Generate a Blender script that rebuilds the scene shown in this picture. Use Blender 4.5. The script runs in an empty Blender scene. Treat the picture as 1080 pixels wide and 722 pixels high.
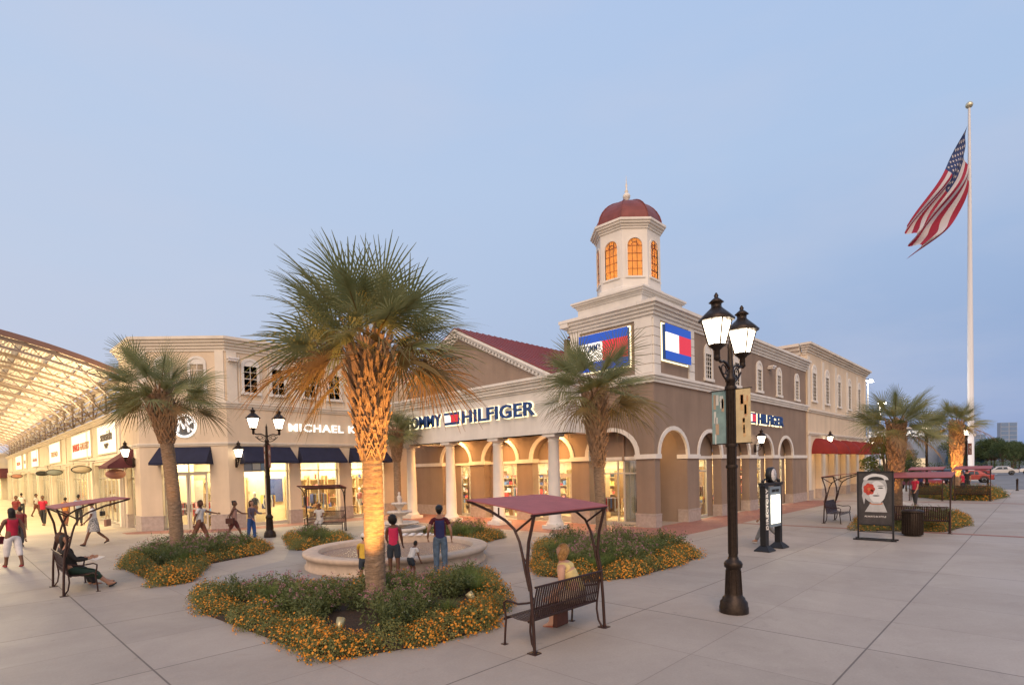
import bpy, bmesh, math, random
import numpy as np
from math import sin, cos, pi, radians, sqrt, atan2
from mathutils import Vector, Matrix

# ---------------------------------------------------------------- camera, sky, light, exposure
scene = bpy.context.scene
COL = scene.collection
cam_data = bpy.data.cameras.new('camera')
cam = bpy.data.objects.new('camera', cam_data)
COL.objects.link(cam)
cam_data.sensor_width = 36.0
cam_data.sensor_fit = 'HORIZONTAL'
cam_data.lens = 36.0 * 581.0 / 1080.0
cam_data.shift_y = 148.0 / 1080.0
cam_data.clip_start = 0.1
cam_data.clip_end = 4000.0
cam.matrix_world = (Matrix.Translation((0, 0, 2.65)) @ Matrix.Rotation(radians(44.05) - pi / 2, 4, 'Z')
                    @ Matrix.Rotation(pi / 2 + radians(-1.33), 4, 'X') @ Matrix.Rotation(radians(-1.38), 4, 'Z'))
scene.camera = cam

SUN_AZ, SUN_EL = radians(215.0), radians(14.0)      # afterglow low behind the camera
world = bpy.data.worlds.new('World')
scene.world = world
world.use_nodes = True
wn, wl = world.node_tree.nodes, world.node_tree.links
wn.clear()
w_out = wn.new('ShaderNodeOutputWorld')
w_bg = wn.new('ShaderNodeBackground')
w_bg2 = wn.new('ShaderNodeBackground')
w_add = wn.new('ShaderNodeAddShader')
sky = wn.new('ShaderNodeTexSky')
sky.sky_type = 'NISHITA'
sky.sun_disc = False
sky.sun_elevation = radians(2.0)
sky.sun_rotation = pi / 2 - SUN_AZ
wl.new(sky.outputs[0], w_bg.inputs[0])
w_bg.inputs[1].default_value = 0.012
# dusk colours over the height of the sky and from the afterglow side to the dark side
tc = wn.new('ShaderNodeTexCoord')
sep = wn.new('ShaderNodeSeparateXYZ')
wl.new(tc.outputs['Generated'], sep.inputs[0])
def wmath(op, a, b=None, c=None):
    n = wn.new('ShaderNodeMath'); n.operation = op
    for i, v in enumerate((a, b, c)):
        if v is None: continue
        if isinstance(v, (int, float)): n.inputs[i].default_value = v
        else: wl.new(v, n.inputs[i])
    return n.outputs[0]
def wramp(fac, stops):
    r = wn.new('ShaderNodeValToRGB')
    wl.new(fac, r.inputs[0])
    el = r.color_ramp.elements
    el[0].position, el[0].color = stops[0][0], (*stops[0][1], 1)
    el[1].position, el[1].color = stops[-1][0], (*stops[-1][1], 1)
    for p, c in stops[1:-1]:
        e = el.new(p); e.color = (*c, 1)
    return r.outputs[0]
def wmix(f, a, b, mode='MIX'):
    n = wn.new('ShaderNodeMix'); n.data_type = 'RGBA'; n.blend_type = mode
    if isinstance(f, (int, float)): n.inputs[0].default_value = f
    else: wl.new(f, n.inputs[0])
    for i, v in ((6, a), (7, b)):
        if isinstance(v, tuple): n.inputs[i].default_value = (*v, 1)
        else: wl.new(v, n.inputs[i])
    return n.outputs[2]
zz = sep.outputs[2]
# north side (left of the view, lavender and pale) against east side (right, blue)
left = wramp(zz, [(0.0, (.43, .45, .57)), (0.12, (.46, .50, .63)), (0.3, (.45, .525, .67)), (0.6, (.415, .515, .695)), (1.0, (.34, .46, .72))])
right = wramp(zz, [(0.0, (.15, .25, .48)), (0.07, (.17, .28, .53)), (0.2, (.235, .34, .555)), (0.45, (.335, .455, .66)), (1.0, (.34, .46, .72))])
glow = wramp(zz, [(0.0, (1.9, 1.3, .85)), (0.25, (1.6, 1.25, .95)), (0.6, (.72, .74, .80)), (1.0, (.34, .48, .82))])
az = wmath('ADD', wmath('MULTIPLY', sep.outputs[0], -0.62), wmath('MULTIPLY', sep.outputs[1], 0.78))
az = wmath('MULTIPLY_ADD', az, 0.62, 0.50)
az.node.use_clamp = True
west = wmath('ADD', wmath('MULTIPLY', sep.outputs[0], cos(SUN_AZ)), wmath('MULTIPLY', sep.outputs[1], sin(SUN_AZ)))
west = wmath('MULTIPLY_ADD', west, 1.1, -0.10)
west.node.use_clamp = True
colr = wmix(az, right, left)
nz = wn.new('ShaderNodeTexNoise')
mp = wn.new('ShaderNodeMapping')
mp.inputs['Scale'].default_value = (1.6, 1.6, 5.0)
wl.new(tc.outputs['Generated'], mp.inputs[0]); wl.new(mp.outputs[0], nz.inputs[0])
nz.inputs['Scale'].default_value = 1.4; nz.inputs['Detail'].default_value = 6; nz.inputs['Roughness'].default_value = .55
cl = wmath('MULTIPLY_ADD', nz.outputs[0], 3.2, -1.35)
cl.node.use_clamp = True
colr = wmix(wmath('MULTIPLY', cl, 0.34), colr, (.50, .52, .63))
colr = wmix(west, colr, glow)
wl.new(colr, w_bg2.inputs[0])
w_bg2.inputs[1].default_value = 1.0
wl.new(w_bg.outputs[0], w_add.inputs[0]); wl.new(w_bg2.outputs[0], w_add.inputs[1])
wl.new(w_add.outputs[0], w_out.inputs[0])

sun_d = bpy.data.lights.new('sun', 'SUN')
sun_d.energy = 1.6
sun_d.angle = radians(32)
sun_d.color = (1.0, .70, .49)
sun = bpy.data.objects.new('sun', sun_d)
COL.objects.link(sun)
sun.rotation_euler = Vector((cos(SUN_AZ) * cos(SUN_EL + .5), sin(SUN_AZ) * cos(SUN_EL + .5), sin(SUN_EL + .5))).to_track_quat('Z', 'Y').to_euler()
scene.view_settings.view_transform = 'Standard'
scene.view_settings.look = 'None'
scene.view_settings.exposure = 0.22
scene.view_settings.gamma = 1.0
scene.view_settings.use_curve_mapping = False
scene.render.engine = 'CYCLES'
scene.cycles.max_bounces = 6
scene.cycles.diffuse_bounces = 3
scene.cycles.glossy_bounces = 2
scene.cycles.transmission_bounces = 3
scene.cycles.transparent_max_bounces = 10
scene.cycles.sample_clamp_indirect = 4.0
scene.cycles.caustics_reflective = False
scene.cycles.caustics_refractive = False
scene.cycles.use_denoising = True
scene.cycles.use_light_tree = True

# ---------------------------------------------------------------- materials
MATS = {}
def mat(name, col, rough=.7, metal=0., noise=0., nscale=4., bump=0., bscale=40., emit=None, estr=0., spec=.4, stretch=None, col2=None, streak=0., backface=None, trans=0.):
    if name in MATS: return MATS[name]
    m = bpy.data.materials.new(name); m.use_nodes = True
    n, l = m.node_tree.nodes, m.node_tree.links
    b = n['Principled BSDF']
    b.inputs['Base Color'].default_value = (*col, 1)
    b.inputs['Roughness'].default_value = rough
    b.inputs['Metallic'].default_value = metal
    b.inputs['Specular IOR Level'].default_value = spec
    t = n.new('ShaderNodeTexCoord')
    src = t.outputs['Object']
    if stretch:
        mpn = n.new('ShaderNodeMapping'); mpn.inputs['Scale'].default_value = stretch
        l.new(src, mpn.inputs[0]); src = mpn.outputs[0]
    if noise > 0 or col2:
        x = n.new('ShaderNodeTexNoise'); x.inputs['Scale'].default_value = nscale; x.inputs['Detail'].default_value = 6
        x.inputs['Roughness'].default_value = .6
        l.new(src, x.inputs[0])
        r = n.new('ShaderNodeValToRGB')
        l.new(x.outputs[0], r.inputs[0])
        c2 = col2 or tuple(max(0, c * (1 + noise)) for c in col)
        c1 = col if col2 else tuple(c * (1 - noise) for c in col)
        r.color_ramp.elements[0].position = .32; r.color_ramp.elements[0].color = (*c1, 1)
        r.color_ramp.elements[1].position = .68; r.color_ramp.elements[1].color = (*c2, 1)
        out = r.outputs[0]
        if streak > 0:      # rain marks running down
            mps = n.new('ShaderNodeMapping'); mps.inputs['Scale'].default_value = (.9, .9, .10)
            l.new(t.outputs['Object'], mps.inputs[0])
            xs = n.new('ShaderNodeTexNoise'); xs.inputs['Scale'].default_value = 1.6; xs.inputs['Detail'].default_value = 5
            l.new(mps.outputs[0], xs.inputs[0])
            rs = n.new('ShaderNodeMapRange'); rs.inputs[1].default_value = .42; rs.inputs[2].default_value = .75
            rs.inputs[3].default_value = 1.0; rs.inputs[4].default_value = 1 - streak
            l.new(xs.outputs[0], rs.inputs[0])
            mm = n.new('ShaderNodeMix'); mm.data_type = 'RGBA'; mm.blend_type = 'MULTIPLY'; mm.inputs[0].default_value = 1
            l.new(out, mm.inputs[6]); l.new(rs.outputs[0], mm.inputs[7]); out = mm.outputs[2]
        l.new(out, b.inputs['Base Color'])
    if bump > 0:
        x2 = n.new('ShaderNodeTexNoise'); x2.inputs['Scale'].default_value = bscale; x2.inputs['Detail'].default_value = 4
        l.new(src, x2.inputs[0])
        bp = n.new('ShaderNodeBump'); bp.inputs['Strength'].default_value = bump; bp.inputs['Distance'].default_value = .02
        l.new(x2.outputs[0], bp.inputs['Height']); l.new(bp.outputs[0], b.inputs['Normal'])
    if emit:
        b.inputs['Emission Color'].default_value = (*emit, 1)
        b.inputs['Emission Strength'].default_value = estr
    if trans > 0:       # thin leaf or cloth: some light comes through
        tr = n.new('ShaderNodeBsdfTranslucent'); mx = n.new('ShaderNodeMixShader'); mx.inputs[0].default_value = trans
        bc = b.inputs['Base Color']
        if bc.is_linked: l.new(bc.links[0].from_socket, tr.inputs[0])
        else: tr.inputs[0].default_value = (*col, 1)
        l.new(b.outputs[0], mx.inputs[1]); l.new(tr.outputs[0], mx.inputs[2])
        l.new(mx.outputs[0], n['Material Output'].inputs[0])
    MATS[name] = m
    return m
def glass_mat(name, tint=(.95, .97, .95), refl=.10):
    m = bpy.data.materials.new(name); m.use_nodes = True
    n, l = m.node_tree.nodes, m.node_tree.links
    n.remove(n['Principled BSDF'])
    t = n.new('ShaderNodeBsdfTransparent'); t.inputs[0].default_value = (*tint, 1)
    g = n.new('ShaderNodeBsdfGlossy'); g.inputs['Roughness'].default_value = .03
    f = n.new('ShaderNodeLayerWeight'); f.inputs[0].default_value = .25
    mr = n.new('ShaderNodeMapRange'); mr.inputs[3].default_value = refl * .4; mr.inputs[4].default_value = refl * 4
    l.new(f.outputs['Facing'], mr.inputs[0])
    mx = n.new('ShaderNodeMixShader'); l.new(mr.outputs[0], mx.inputs[0])
    l.new(t.outputs[0], mx.inputs[1]); l.new(g.outputs[0], mx.inputs[2])
    l.new(mx.outputs[0], n['Material Output'].inputs[0])
    MATS[name] = m
    return m

M_BROWN = mat('brown_stucco', (.27, .198, .150), .9, noise=.10, nscale=.6, bump=.15, bscale=90, streak=.18)
M_CREAM = mat('cream_stucco', (.67, .54, .395), .9, noise=.06, nscale=.8, bump=.15, bscale=90, streak=.16)
M_CREAM2 = mat('pale_cream_stucco', (.68, .61, .49), .9, noise=.06, nscale=.8, bump=.1, bscale=90, streak=.12)
M_TRIM = mat('white_trim', (.72, .68, .62), .75, noise=.06, nscale=1.2, streak=.14)
M_TRIM_C = mat('cream_trim', (.70, .63, .53), .75, noise=.05, nscale=1.2, streak=.12)
M_STONE = mat('stone_base', (.40, .33, .29), .85, noise=.13, nscale=6, bump=.2, bscale=60)
M_ROOF = mat('red_metal_roof', (.22, .045, .042), .45, metal=.2, noise=.12, nscale=1.5)
M_DOME = mat('red_dome_metal', (.20, .055, .045), .5, metal=.25, noise=.15, nscale=3)
M_IRON = mat('dark_bronze_iron', (.035, .024, .018), .42, metal=.6, noise=.3, nscale=14, bump=.1, bscale=60)
M_BENCH = mat('brown_powder_coat', (.045, .022, .018), .45, metal=.3, noise=.25, nscale=20)
M_NAVY = mat('navy_awning_cloth', (.014, .016, .040), .85, noise=.15, nscale=3)
M_MAROON = mat('maroon_awning_cloth', (.11, .030, .035), .85, noise=.15, nscale=3, trans=.1)
M_REDAWN = mat('red_awning_cloth', (.22, .022, .016), .8, noise=.12, nscale=3, trans=.2)
M_CANOPY = mat('maroon_perforated_metal', (.30, .085, .088), .6, noise=.12, nscale=5)
M_ALU = mat('pale_aluminium', (.55, .50, .42), .4, metal=.4)
M_DKFRAME = mat('dark_window_frame', (.05, .045, .04), .4, metal=.4)
M_GLASS = glass_mat('shop_glass', refl=.16)
M_PANE = mat('dark_window_pane', (.015, .03, .075), .12, spec=.6)
M_WHITE = mat('white_paint', (.74, .70, .66), .5)
M_INT = mat('interior_cream_wall', (.80, .66, .44), .8)
M_FLOORI = mat('interior_floor', (.50, .38, .24), .4)
M_LED = mat('lit_ceiling_panel', (1, .9, .7), .5, emit=(1, .83, .52), estr=3.0)
M_LAMP = mat('glowing_lantern_glass', (1, .93, .8), .4, emit=(1, .84, .62), estr=6.0)
M_SIGNLIT = mat('lit_white_letter', (.9, .9, .9), .5, emit=(1, .97, .9), estr=.8)
M_HALO = mat('warm_sign_backlight', (1, .9, .6), .5, emit=(1, .84, .5), estr=1.5)
M_BLUE = mat('sign_blue', (.015, .05, .25), .45, emit=(.02, .10, .55), estr=.55)
M_SRED = mat('sign_red', (.45, .02, .04), .45, emit=(.75, .04, .06), estr=.55)
M_SWHITE = mat('sign_white', (.8, .78, .72), .45, emit=(1, .93, .8), estr=.75)
M_NAVYL = mat('sign_navy_letter', (.015, .06, .22), .5)
M_BLACK = mat('black_paint', (.012, .012, .014), .4)
M_SOIL = mat('dark_mulch', (.045, .028, .018), .95, noise=.4, nscale=20, bump=.6, bscale=50)

# ---------------------------------------------------------------- mesh building
class MB:
    """collects shapes; build() links them as ONE mesh object"""
    def __init__(s, M=None):
        s.v = []; s.f = []; s.mi = []; s.M = M or Matrix.Identity(4); s.cur = 0; s.sm = []
        s.smooth = False
    def add(s, vs, fs, mi=None, smooth=None):
        o = len(s.v)
        s.v.extend([tuple(s.M @ Vector(p)) for p in vs])
        k = s.cur if mi is None else mi
        sm = s.smooth if smooth is None else smooth
        for f in fs:
            s.f.append([i + o for i in f]); s.mi.append(k); s.sm.append(sm)
        return s
    def box(s, x0, x1, y0, y1, z0, z1, mi=None):
        v = [(x0, y0, z0), (x1, y0, z0), (x1, y1, z0), (x0, y1, z0), (x0, y0, z1), (x1, y0, z1), (x1, y1, z1), (x0, y1, z1)]
        return s.add(v, [(0, 3, 2, 1), (4, 5, 6, 7), (0, 1, 5, 4), (1, 2, 6, 5), (2, 3, 7, 6), (3, 0, 4, 7)], mi, False)
    def quad(s, a, b, c, d, mi=None): return s.add([a, b, c, d], [(0, 1, 2, 3)], mi, False)
    def tube(s, pts, r, n=8, mi=None, cap=True, smooth=True):
        pts = [Vector(p) for p in pts]
        rs = r if isinstance(r, (list, tuple)) else [r] * len(pts)
        vs = []; up = None
        for i, p in enumerate(pts):
            t = (pts[min(i + 1, len(pts) - 1)] - pts[max(i - 1, 0)])
            if t.length < 1e-9: t = Vector((0, 0, 1))
            t.normalize()
            if up is None:
                a = Vector((0, 0, 1)) if abs(t.z) < .9 else Vector((1, 0, 0))
                up = (a - t * a.dot(t)).normalized()
            else:
                up = up - t * up.dot(t)
                if up.length < 1e-6: up = t.orthogonal()
                up.normalize()
            w = t.cross(up)
            for k in range(n):
                a = 2 * pi * k / n + pi / n
                vs.append(tuple(p + (up * cos(a) + w * sin(a)) * rs[i]))
        fs = []
        for i in range(len(pts) - 1):
            for k in range(n):
                fs.append((i * n + k, i * n + (k + 1) % n, (i + 1) * n + (k + 1) % n, (i + 1) * n + k))
        s.add(vs, fs, mi, smooth)
        if cap:
            o = len(pts) - 1
            s.add(vs[:n], [tuple(range(n))], mi, False); s.add(vs[o * n:], [tuple(range(n))], mi, False)
        return s
    def lathe(s, prof, n=16, c=(0, 0), mi=None, rot=0., smooth=True, sx=1., sy=1.):
        vs = []; fs = []
        for (r, z) in prof:
            for k in range(n):
                a = 2 * pi * k / n + rot
                vs.append((c[0] + r * cos(a) * sx, c[1] + r * sin(a) * sy, z))
        for i in range(len(prof) - 1):
            for k in range(n):
                fs.append((i * n + k, i * n + (k + 1) % n, (i + 1) * n + (k + 1) % n, (i + 1) * n + k))
        s.add(vs, fs, mi, smooth)
        if prof[0][0] > 1e-4: s.add(vs[:n], [tuple(range(n))[::-1]], mi, False)
        if prof[-1][0] > 1e-4 and not (prof[0][0] < 1e-4 and abs(prof[-1][1] - prof[0][1]) < .02): s.add(vs[-n:], [tuple(range(n))], mi, False)
        return s
    def prism(s, pts, n0, n1, mi=None):
        """polygon in the (x,z) plane, thick from y=n0 to y=n1"""
        k = len(pts)
        vs = [(p[0], n0, p[1]) for p in pts] + [(p[0], n1, p[1]) for p in pts]
        fs = [tuple(range(k)), tuple(range(2 * k - 1, k - 1, -1))]
        for i in range(k): fs.append((i, (i + 1) % k, k + (i + 1) % k, k + i))
        return s.add(vs, fs, mi, False)
    def extrude_z(s, pts, z0, z1, mi=None):
        k = len(pts)
        vs = [(p[0], p[1], z0) for p in pts] + [(p[0], p[1], z1) for p in pts]
        fs = [tuple(range(k)), tuple(range(2 * k - 1, k - 1, -1))]
        for i in range(k): fs.append((i, (i + 1) % k, k + (i + 1) % k, k + i))
        return s.add(vs, fs, mi, False)
    def ell(s, c, r, n=12, m=8, mi=None, rz=0.):
        vs = []; fs = []
        cz, sz = cos(rz), sin(rz)
        for i in range(m + 1):
            t = pi * i / m
            for k in range(n):
                a = 2 * pi * k / n
                x, y, z = r[0] * sin(t) * cos(a), r[1] * sin(t) * sin(a), r[2] * cos(t)
                vs.append((c[0] + x * cz - y * sz, c[1] + x * sz + y * cz, c[2] + z))
        for i in range(m):
            for k in range(n): fs.append((i * n + k, (i + 1) * n + k, (i + 1) * n + (k + 1) % n, i * n + (k + 1) % n))
        return s.add(vs, fs, mi, True)
    def arch_pts(s, u, zs, r, n=14, e=1.):
        return [(u + r * cos(pi * i / n), zs + e * r * sin(pi * i / n)) for i in range(n + 1)]
    def ring(s, u, zs, ri, ro, n0, n1, mi=None, n=14, e=1.):
        o = s.arch_pts(u, zs, ro, n, e); i_ = s.arch_pts(u, zs, ri, n, e)
        for k in range(n): s.prism([o[k], o[k + 1], i_[k + 1], i_[k]], n0, n1, mi)
        return s
    def wall(s, u0, u1, z0, z1, ops, n0, n1, mi=None):
        """wall with openings (ua, ub, zb, zt, arched): zt is the top, or the springing line of a round arch"""
        ops = sorted(ops)
        u = u0
        for (a, b, zb, zt, ar) in ops:
            if a > u + 1e-4: s.box(u, a, n0, n1, z0, z1, mi)
            if zb > z0 + 1e-4: s.box(a, b, n0, n1, z0, zb, mi)
            if ar:
                r = (b - a) / 2; c = (a + b) / 2
                arc = s.arch_pts(c, zt, r, 16, float(ar))
                for k in range(16):
                    p, q = arc[k], arc[k + 1]
                    s.prism([p, (p[0], z1), (q[0], z1), q], n0, n1, mi)
            elif zt < z1 - 1e-4: s.box(a, b, n0, n1, zt, z1, mi)
            u = b
        if u < u1 - 1e-4: s.box(u, u1, n0, n1, z0, z1, mi)
        return s
    def mesh(s, name, mats, fix=True):
        me = bpy.data.meshes.new(name)
        me.from_pydata(s.v, [], s.f)
        for m in (mats if isinstance(mats, (list, tuple)) else [mats]): me.materials.append(m)
        me.polygons.foreach_set('material_index', s.mi)
        me.polygons.foreach_set('use_smooth', s.sm)
        if fix and len(s.f) < 60000:
            bm = bmesh.new(); bm.from_mesh(me)
            bmesh.ops.recalc_face_normals(bm, faces=bm.faces)
            bm.to_mesh(me); bm.free()
        me.update()
        return me
    def build(s, name, mats, parent=None, fix=True):
        o = bpy.data.objects.new(name, s.mesh(name, mats, fix))
        COL.objects.link(o)
        if parent: o.parent = parent
        return o

def tag(o, label=None, cat=None, group=None, kind=None):
    if label: o['label'] = label
    if cat: o['category'] = cat
    if group: o['group'] = group
    if kind: o['kind'] = kind
    return o
def thing(name, label, cat, loc=(0, 0, 0), rz=0., group=None, scale=1.):
    o = bpy.data.objects.new(name, None); COL.objects.link(o)
    o.location = loc; o.rotation_euler = (0, 0, rz); o.scale = (scale,) * 3
    o.empty_display_size = .2
    return tag(o, label, cat, group)
def copy_tree(o, parent=None):
    c = o.copy(); COL.objects.link(c)
    if parent: c.parent = parent
    for ch in list(o.children): copy_tree(ch, c)
    return c
def lamp(name, kind, loc, energy, color=(1, .78, .48), size=.1, aim=None, parent=None, sy=None, spot=60, blend=.4):
    d = bpy.data.lights.new(name, kind); d.energy = energy; d.color = color
    if kind == 'AREA':
        d.size = size
        if sy: d.shape = 'RECTANGLE'; d.size_y = sy
    else: d.shadow_soft_size = size
    if kind == 'SPOT': d.spot_size = radians(spot); d.spot_blend = blend
    o = bpy.data.objects.new(name, d); COL.objects.link(o); o.location = loc
    if aim is not None: o.rotation_euler = (Vector(loc) - Vector(aim)).to_track_quat('Z', 'Y').to_euler()
    if parent: o.parent = parent
    return o
def text_mesh(name, body, size, material, parent, loc, rot, depth=.04, bold=.012, spacing=1., align='CENTER', fit=None):
    c = bpy.data.curves.new(name, 'FONT')
    c.body = body; c.size = size; c.extrude = depth / 2; c.offset = bold; c.align_x = align; c.align_y = 'CENTER'
    c.space_character = spacing; c.resolution_u = 3
    t = bpy.data.objects.new(name, c); COL.objects.link(t)
    dg = bpy.context.evaluated_depsgraph_get()
    me = bpy.data.meshes.new_from_object(t.evaluated_get(dg))
    bpy.data.objects.remove(t); bpy.data.curves.remove(c)
    if fit:
        xs = [v.co.x for v in me.vertices]; ys = [v.co.y for v in me.vertices]
        kx, ky = fit[0] / (max(xs) - min(xs)), fit[1] / (max(ys) - min(ys))
        cx_, cy_ = (max(xs) + min(xs)) / 2, (max(ys) + min(ys)) / 2
        for v in me.vertices: v.co.x = (v.co.x - cx_) * kx; v.co.y = (v.co.y - cy_) * ky
    me.materials.clear(); me.materials.append(material)
    o = bpy.data.objects.new(name, me); COL.objects.link(o)
    if parent: o.parent = parent
    o.location = loc; o.rotation_euler = rot
    return o
def frame(ox, oy, ux, uy):
    """matrix whose x runs along a wall, whose y points INTO the wall, z up"""
    u = Vector((ux, uy, 0)).normalized(); n = Vector((0, 0, 1)).cross(u)
    return Matrix(((u.x, n.x, 0, ox), (u.y, n.y, 0, oy), (0, 0, 1, 0), (0, 0, 0, 1)))
def fr(root, ox, oy, ux, uy):
    return Matrix.Translation(-Vector(root.location)) @ frame(ox, oy, ux, uy)
def wtext(name, body, root, ox, oy, ux, uy, u, z, w, h, m, out=.05, depth=.05, bold=.012, spacing=1.0):
    """lettering on the wall whose frame is (ox, oy, ux, uy), centred at (u, z), w wide and h high"""
    M = frame(ox, oy, ux, uy)
    p = M @ Vector((u, -out, z))
    if root: p = p - Vector(root.location)
    return text_mesh(name, body, 1., m, root, p, (pi / 2, 0, atan2(uy, ux)), depth, bold, spacing, 'CENTER', (w, h))
rnd = random.Random(7)

# ---------------------------------------------------------------- ground, pavements, parking
def ground_material(name, base, var, jx, jy, sx, sy, tint=(.36, .27, .235), joint=True):
    m = bpy.data.materials.new(name); m.use_nodes = True
    n, l = m.node_tree.nodes, m.node_tree.links
    b = n['Principled BSDF']; b.inputs['Roughness'].default_value = .62; b.inputs['Specular IOR Level'].default_value = .45
    t = n.new('ShaderNodeTexCoord'); sp = n.new('ShaderNodeSeparateXYZ'); l.new(t.outputs['Object'], sp.inputs[0])
    def mth(op, a, c=None, d=None):
        k = n.new('ShaderNodeMath'); k.operation = op
        for i, v in enumerate((a, c, d)):
            if v is None: continue
            if isinstance(v, (int, float)): k.inputs[i].default_value = v
            else: l.new(v, k.inputs[i])
        return k.outputs[0]
    def noise(sc, det=6, ro=.6, w=0.):
        x = n.new('ShaderNodeTexNoise'); x.inputs['Scale'].default_value = sc; x.inputs['Detail'].default_value = det
        x.inputs['Roughness'].default_value = ro
        if w: x.inputs['Distortion'].default_value = w
        l.new(t.outputs['Object'], x.inputs[0]); return x.outputs[0]
    def mix(f, a, c, mode='MIX'):
        k = n.new('ShaderNodeMix'); k.data_type = 'RGBA'; k.blend_type = mode
        if isinstance(f, (int, float)): k.inputs[0].default_value = f
        else: l.new(f, k.inputs[0])
        for i, v in ((6, a), (7, c)):
            if isinstance(v, tuple): k.inputs[i].default_value = (*v, 1)
            else: l.new(v, k.inputs[i])
        return k.outputs[2]
    big = mth('MULTIPLY_ADD', noise(.35, 5, .6, .6), 2.2, -.6); big.node.use_clamp = True
    c = mix(big, base, var)
    stain = mth('MULTIPLY_ADD', noise(.9, 8, .7, 1.5), 4.0, -2.35); stain.node.use_clamp = True
    c = mix(mth('MULTIPLY', stain, .55), c, tuple(x * .62 for x in base))
    gum = mth('MULTIPLY_ADD', noise(5.5, 2, .4), 14.0, -10.1); gum.node.use_clamp = True
    c = mix(mth('MULTIPLY', gum, .35), c, tuple(x * .55 for x in base))
    wear = mth('MULTIPLY_ADD', noise(2.6, 9, .75, .8), 3.0, -1.35); wear.node.use_clamp = True
    c = mix(mth('MULTIPLY', wear, .24), c, tuple(min(1, x * 1.25) for x in var))
    fine = mth('MULTIPLY_ADD', noise(30, 4, .7), .35, .82)
    c = mix(1.0, c, fine, 'MULTIPLY')
    # each poured slab a little different
    wn_ = n.new('ShaderNodeTexWhiteNoise'); wn_.noise_dimensions = '2D'
    cb = n.new('ShaderNodeCombineXYZ')
    fx = mth('FLOOR', mth('DIVIDE', mth('SUBTRACT', sp.outputs[0], jx), sx)); fy = mth('FLOOR', mth('DIVIDE', mth('SUBTRACT', sp.outputs[1], jy), sy))
    l.new(fx, cb.inputs[0]); l.new(fy, cb.inputs[1]); l.new(cb.outputs[0], wn_.inputs[0])
    c = mix(1.0, c, mth('MULTIPLY_ADD', wn_.outputs[0], .10, .95), 'MULTIPLY')
    if joint:
        def line(coord, off, step, w):
            q = mth('DIVIDE', mth('SUBTRACT', coord, off), step)
            fr = mth('ABSOLUTE', mth('SUBTRACT', mth('SUBTRACT', q, mth('FLOOR', q)), .5))
            return mth('GREATER_THAN', fr, .5 - w / step)
        g = mth('MAXIMUM', line(sp.outputs[0], jx, sx, .007), line(sp.outputs[1], jy, sy, .007))
        g2 = mth('MAXIMUM', line(sp.outputs[0], jx, sx * 4, .013), line(sp.outputs[1], jy, sy * 2, .012))
        c = mix(mth('MULTIPLY', g, .40), c, (.10, .07, .06))
        c = mix(mth('MULTIPLY', g2, .6), c, (.05, .035, .03))
        bh = mth('MULTIPLY_ADD', mth('MAXIMUM', g, g2), -1.0, mth('MULTIPLY', noise(60, 4), .12))
    else: bh = mth('MULTIPLY', noise(60, 4), .2)
    bp = n.new('ShaderNodeBump'); bp.inputs['Strength'].default_value = .35; bp.inputs['Distance'].default_value = .01
    l.new(bh, bp.inputs['Height']); l.new(bp.outputs[0], b.inputs['Normal'])
    rr = mth('MULTIPLY_ADD', big, -.18, .68); l.new(rr, b.inputs['Roughness'])
    l.new(c, b.inputs['Base Color'])
    return m
M_CONC = ground_material('plaza_concrete', (.29, .245, .205), (.37, .318, .270), 1.95, 1.82, 1.77, 1.77)
M_ASPH = ground_material('parking_asphalt', (.115, .108, .105), (.15, .14, .135), 0, 0, 6, 6, joint=False)
M_GREYC = ground_material('bluish_grey_concrete', (.235, .215, .20), (.285, .26, .242), 1.95, 1.82, 1.77, 1.77)
def brick_material():
    m = bpy.data.materials.new('red_brick_paving'); m.use_nodes = True
    n, l = m.node_tree.nodes, m.node_tree.links
    b = n['Principled BSDF']; b.inputs['Roughness'].default_value = .7
    t = n.new('ShaderNodeTexCoord')
    k = n.new('ShaderNodeTexBrick'); k.inputs['Scale'].default_value = 4.5; l.new(t.outputs['Object'], k.inputs[0])
    k.inputs['Color1'].default_value = (.34, .135, .10, 1); k.inputs['Color2'].default_value = (.43, .19, .14, 1)
    k.inputs['Mortar'].default_value = (.25, .16, .13, 1); k.inputs['Mortar Size'].default_value = .012
    x = n.new('ShaderNodeTexNoise'); x.inputs['Scale'].default_value = .8; l.new(t.outputs['Object'], x.inputs[0])
    mm = n.new('ShaderNodeMix'); mm.data_type = 'RGBA'; mm.blend_type = 'MULTIPLY'; mm.inputs[0].default_value = .5
    l.new(k.outputs[0], mm.inputs[6]); l.new(x.outputs[0], mm.inputs[7]); l.new(mm.outputs[2], b.inputs['Base Color'])
    return m
M_BRICK = brick_material()
def sheet(name, pts, z, m, label=None):
    mb = MB(); mb.add([(x, y, z) for x, y in pts], [tuple(range(len(pts)))])
    o = mb.build(name, m); tag(o, label, None, None, 'structure')
    return o
sheet('ground', [(-2500, -2500), (2500, -2500), (2500, 2500), (-2500, 2500)], -.12, mat('far_ground', (.06, .065, .045), .95, noise=.3, nscale=.05))
mb = MB(); mb.box(-60, 62.0, -60, 150, -.3, 0)
tag(mb.build('plaza_pavement', M_CONC), 'broad pinkish grey concrete plaza scored into square slabs', None, None, 'structure')
mb = MB(); mb.box(61.9, 62.15, -60, 11.5, -.3, .02)
tag(mb.build('kerb', mat('kerb_concrete', (.5, .46, .42), .8, noise=.1)), 'pale concrete kerb between plaza and parking area', None, None, 'structure')
sheet('parking_area', [(62, -200), (260, -200), (260, 200), (62, 200)], -.10, M_ASPH, 'grey asphalt parking area behind the plaza')
mb = MB()
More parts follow.
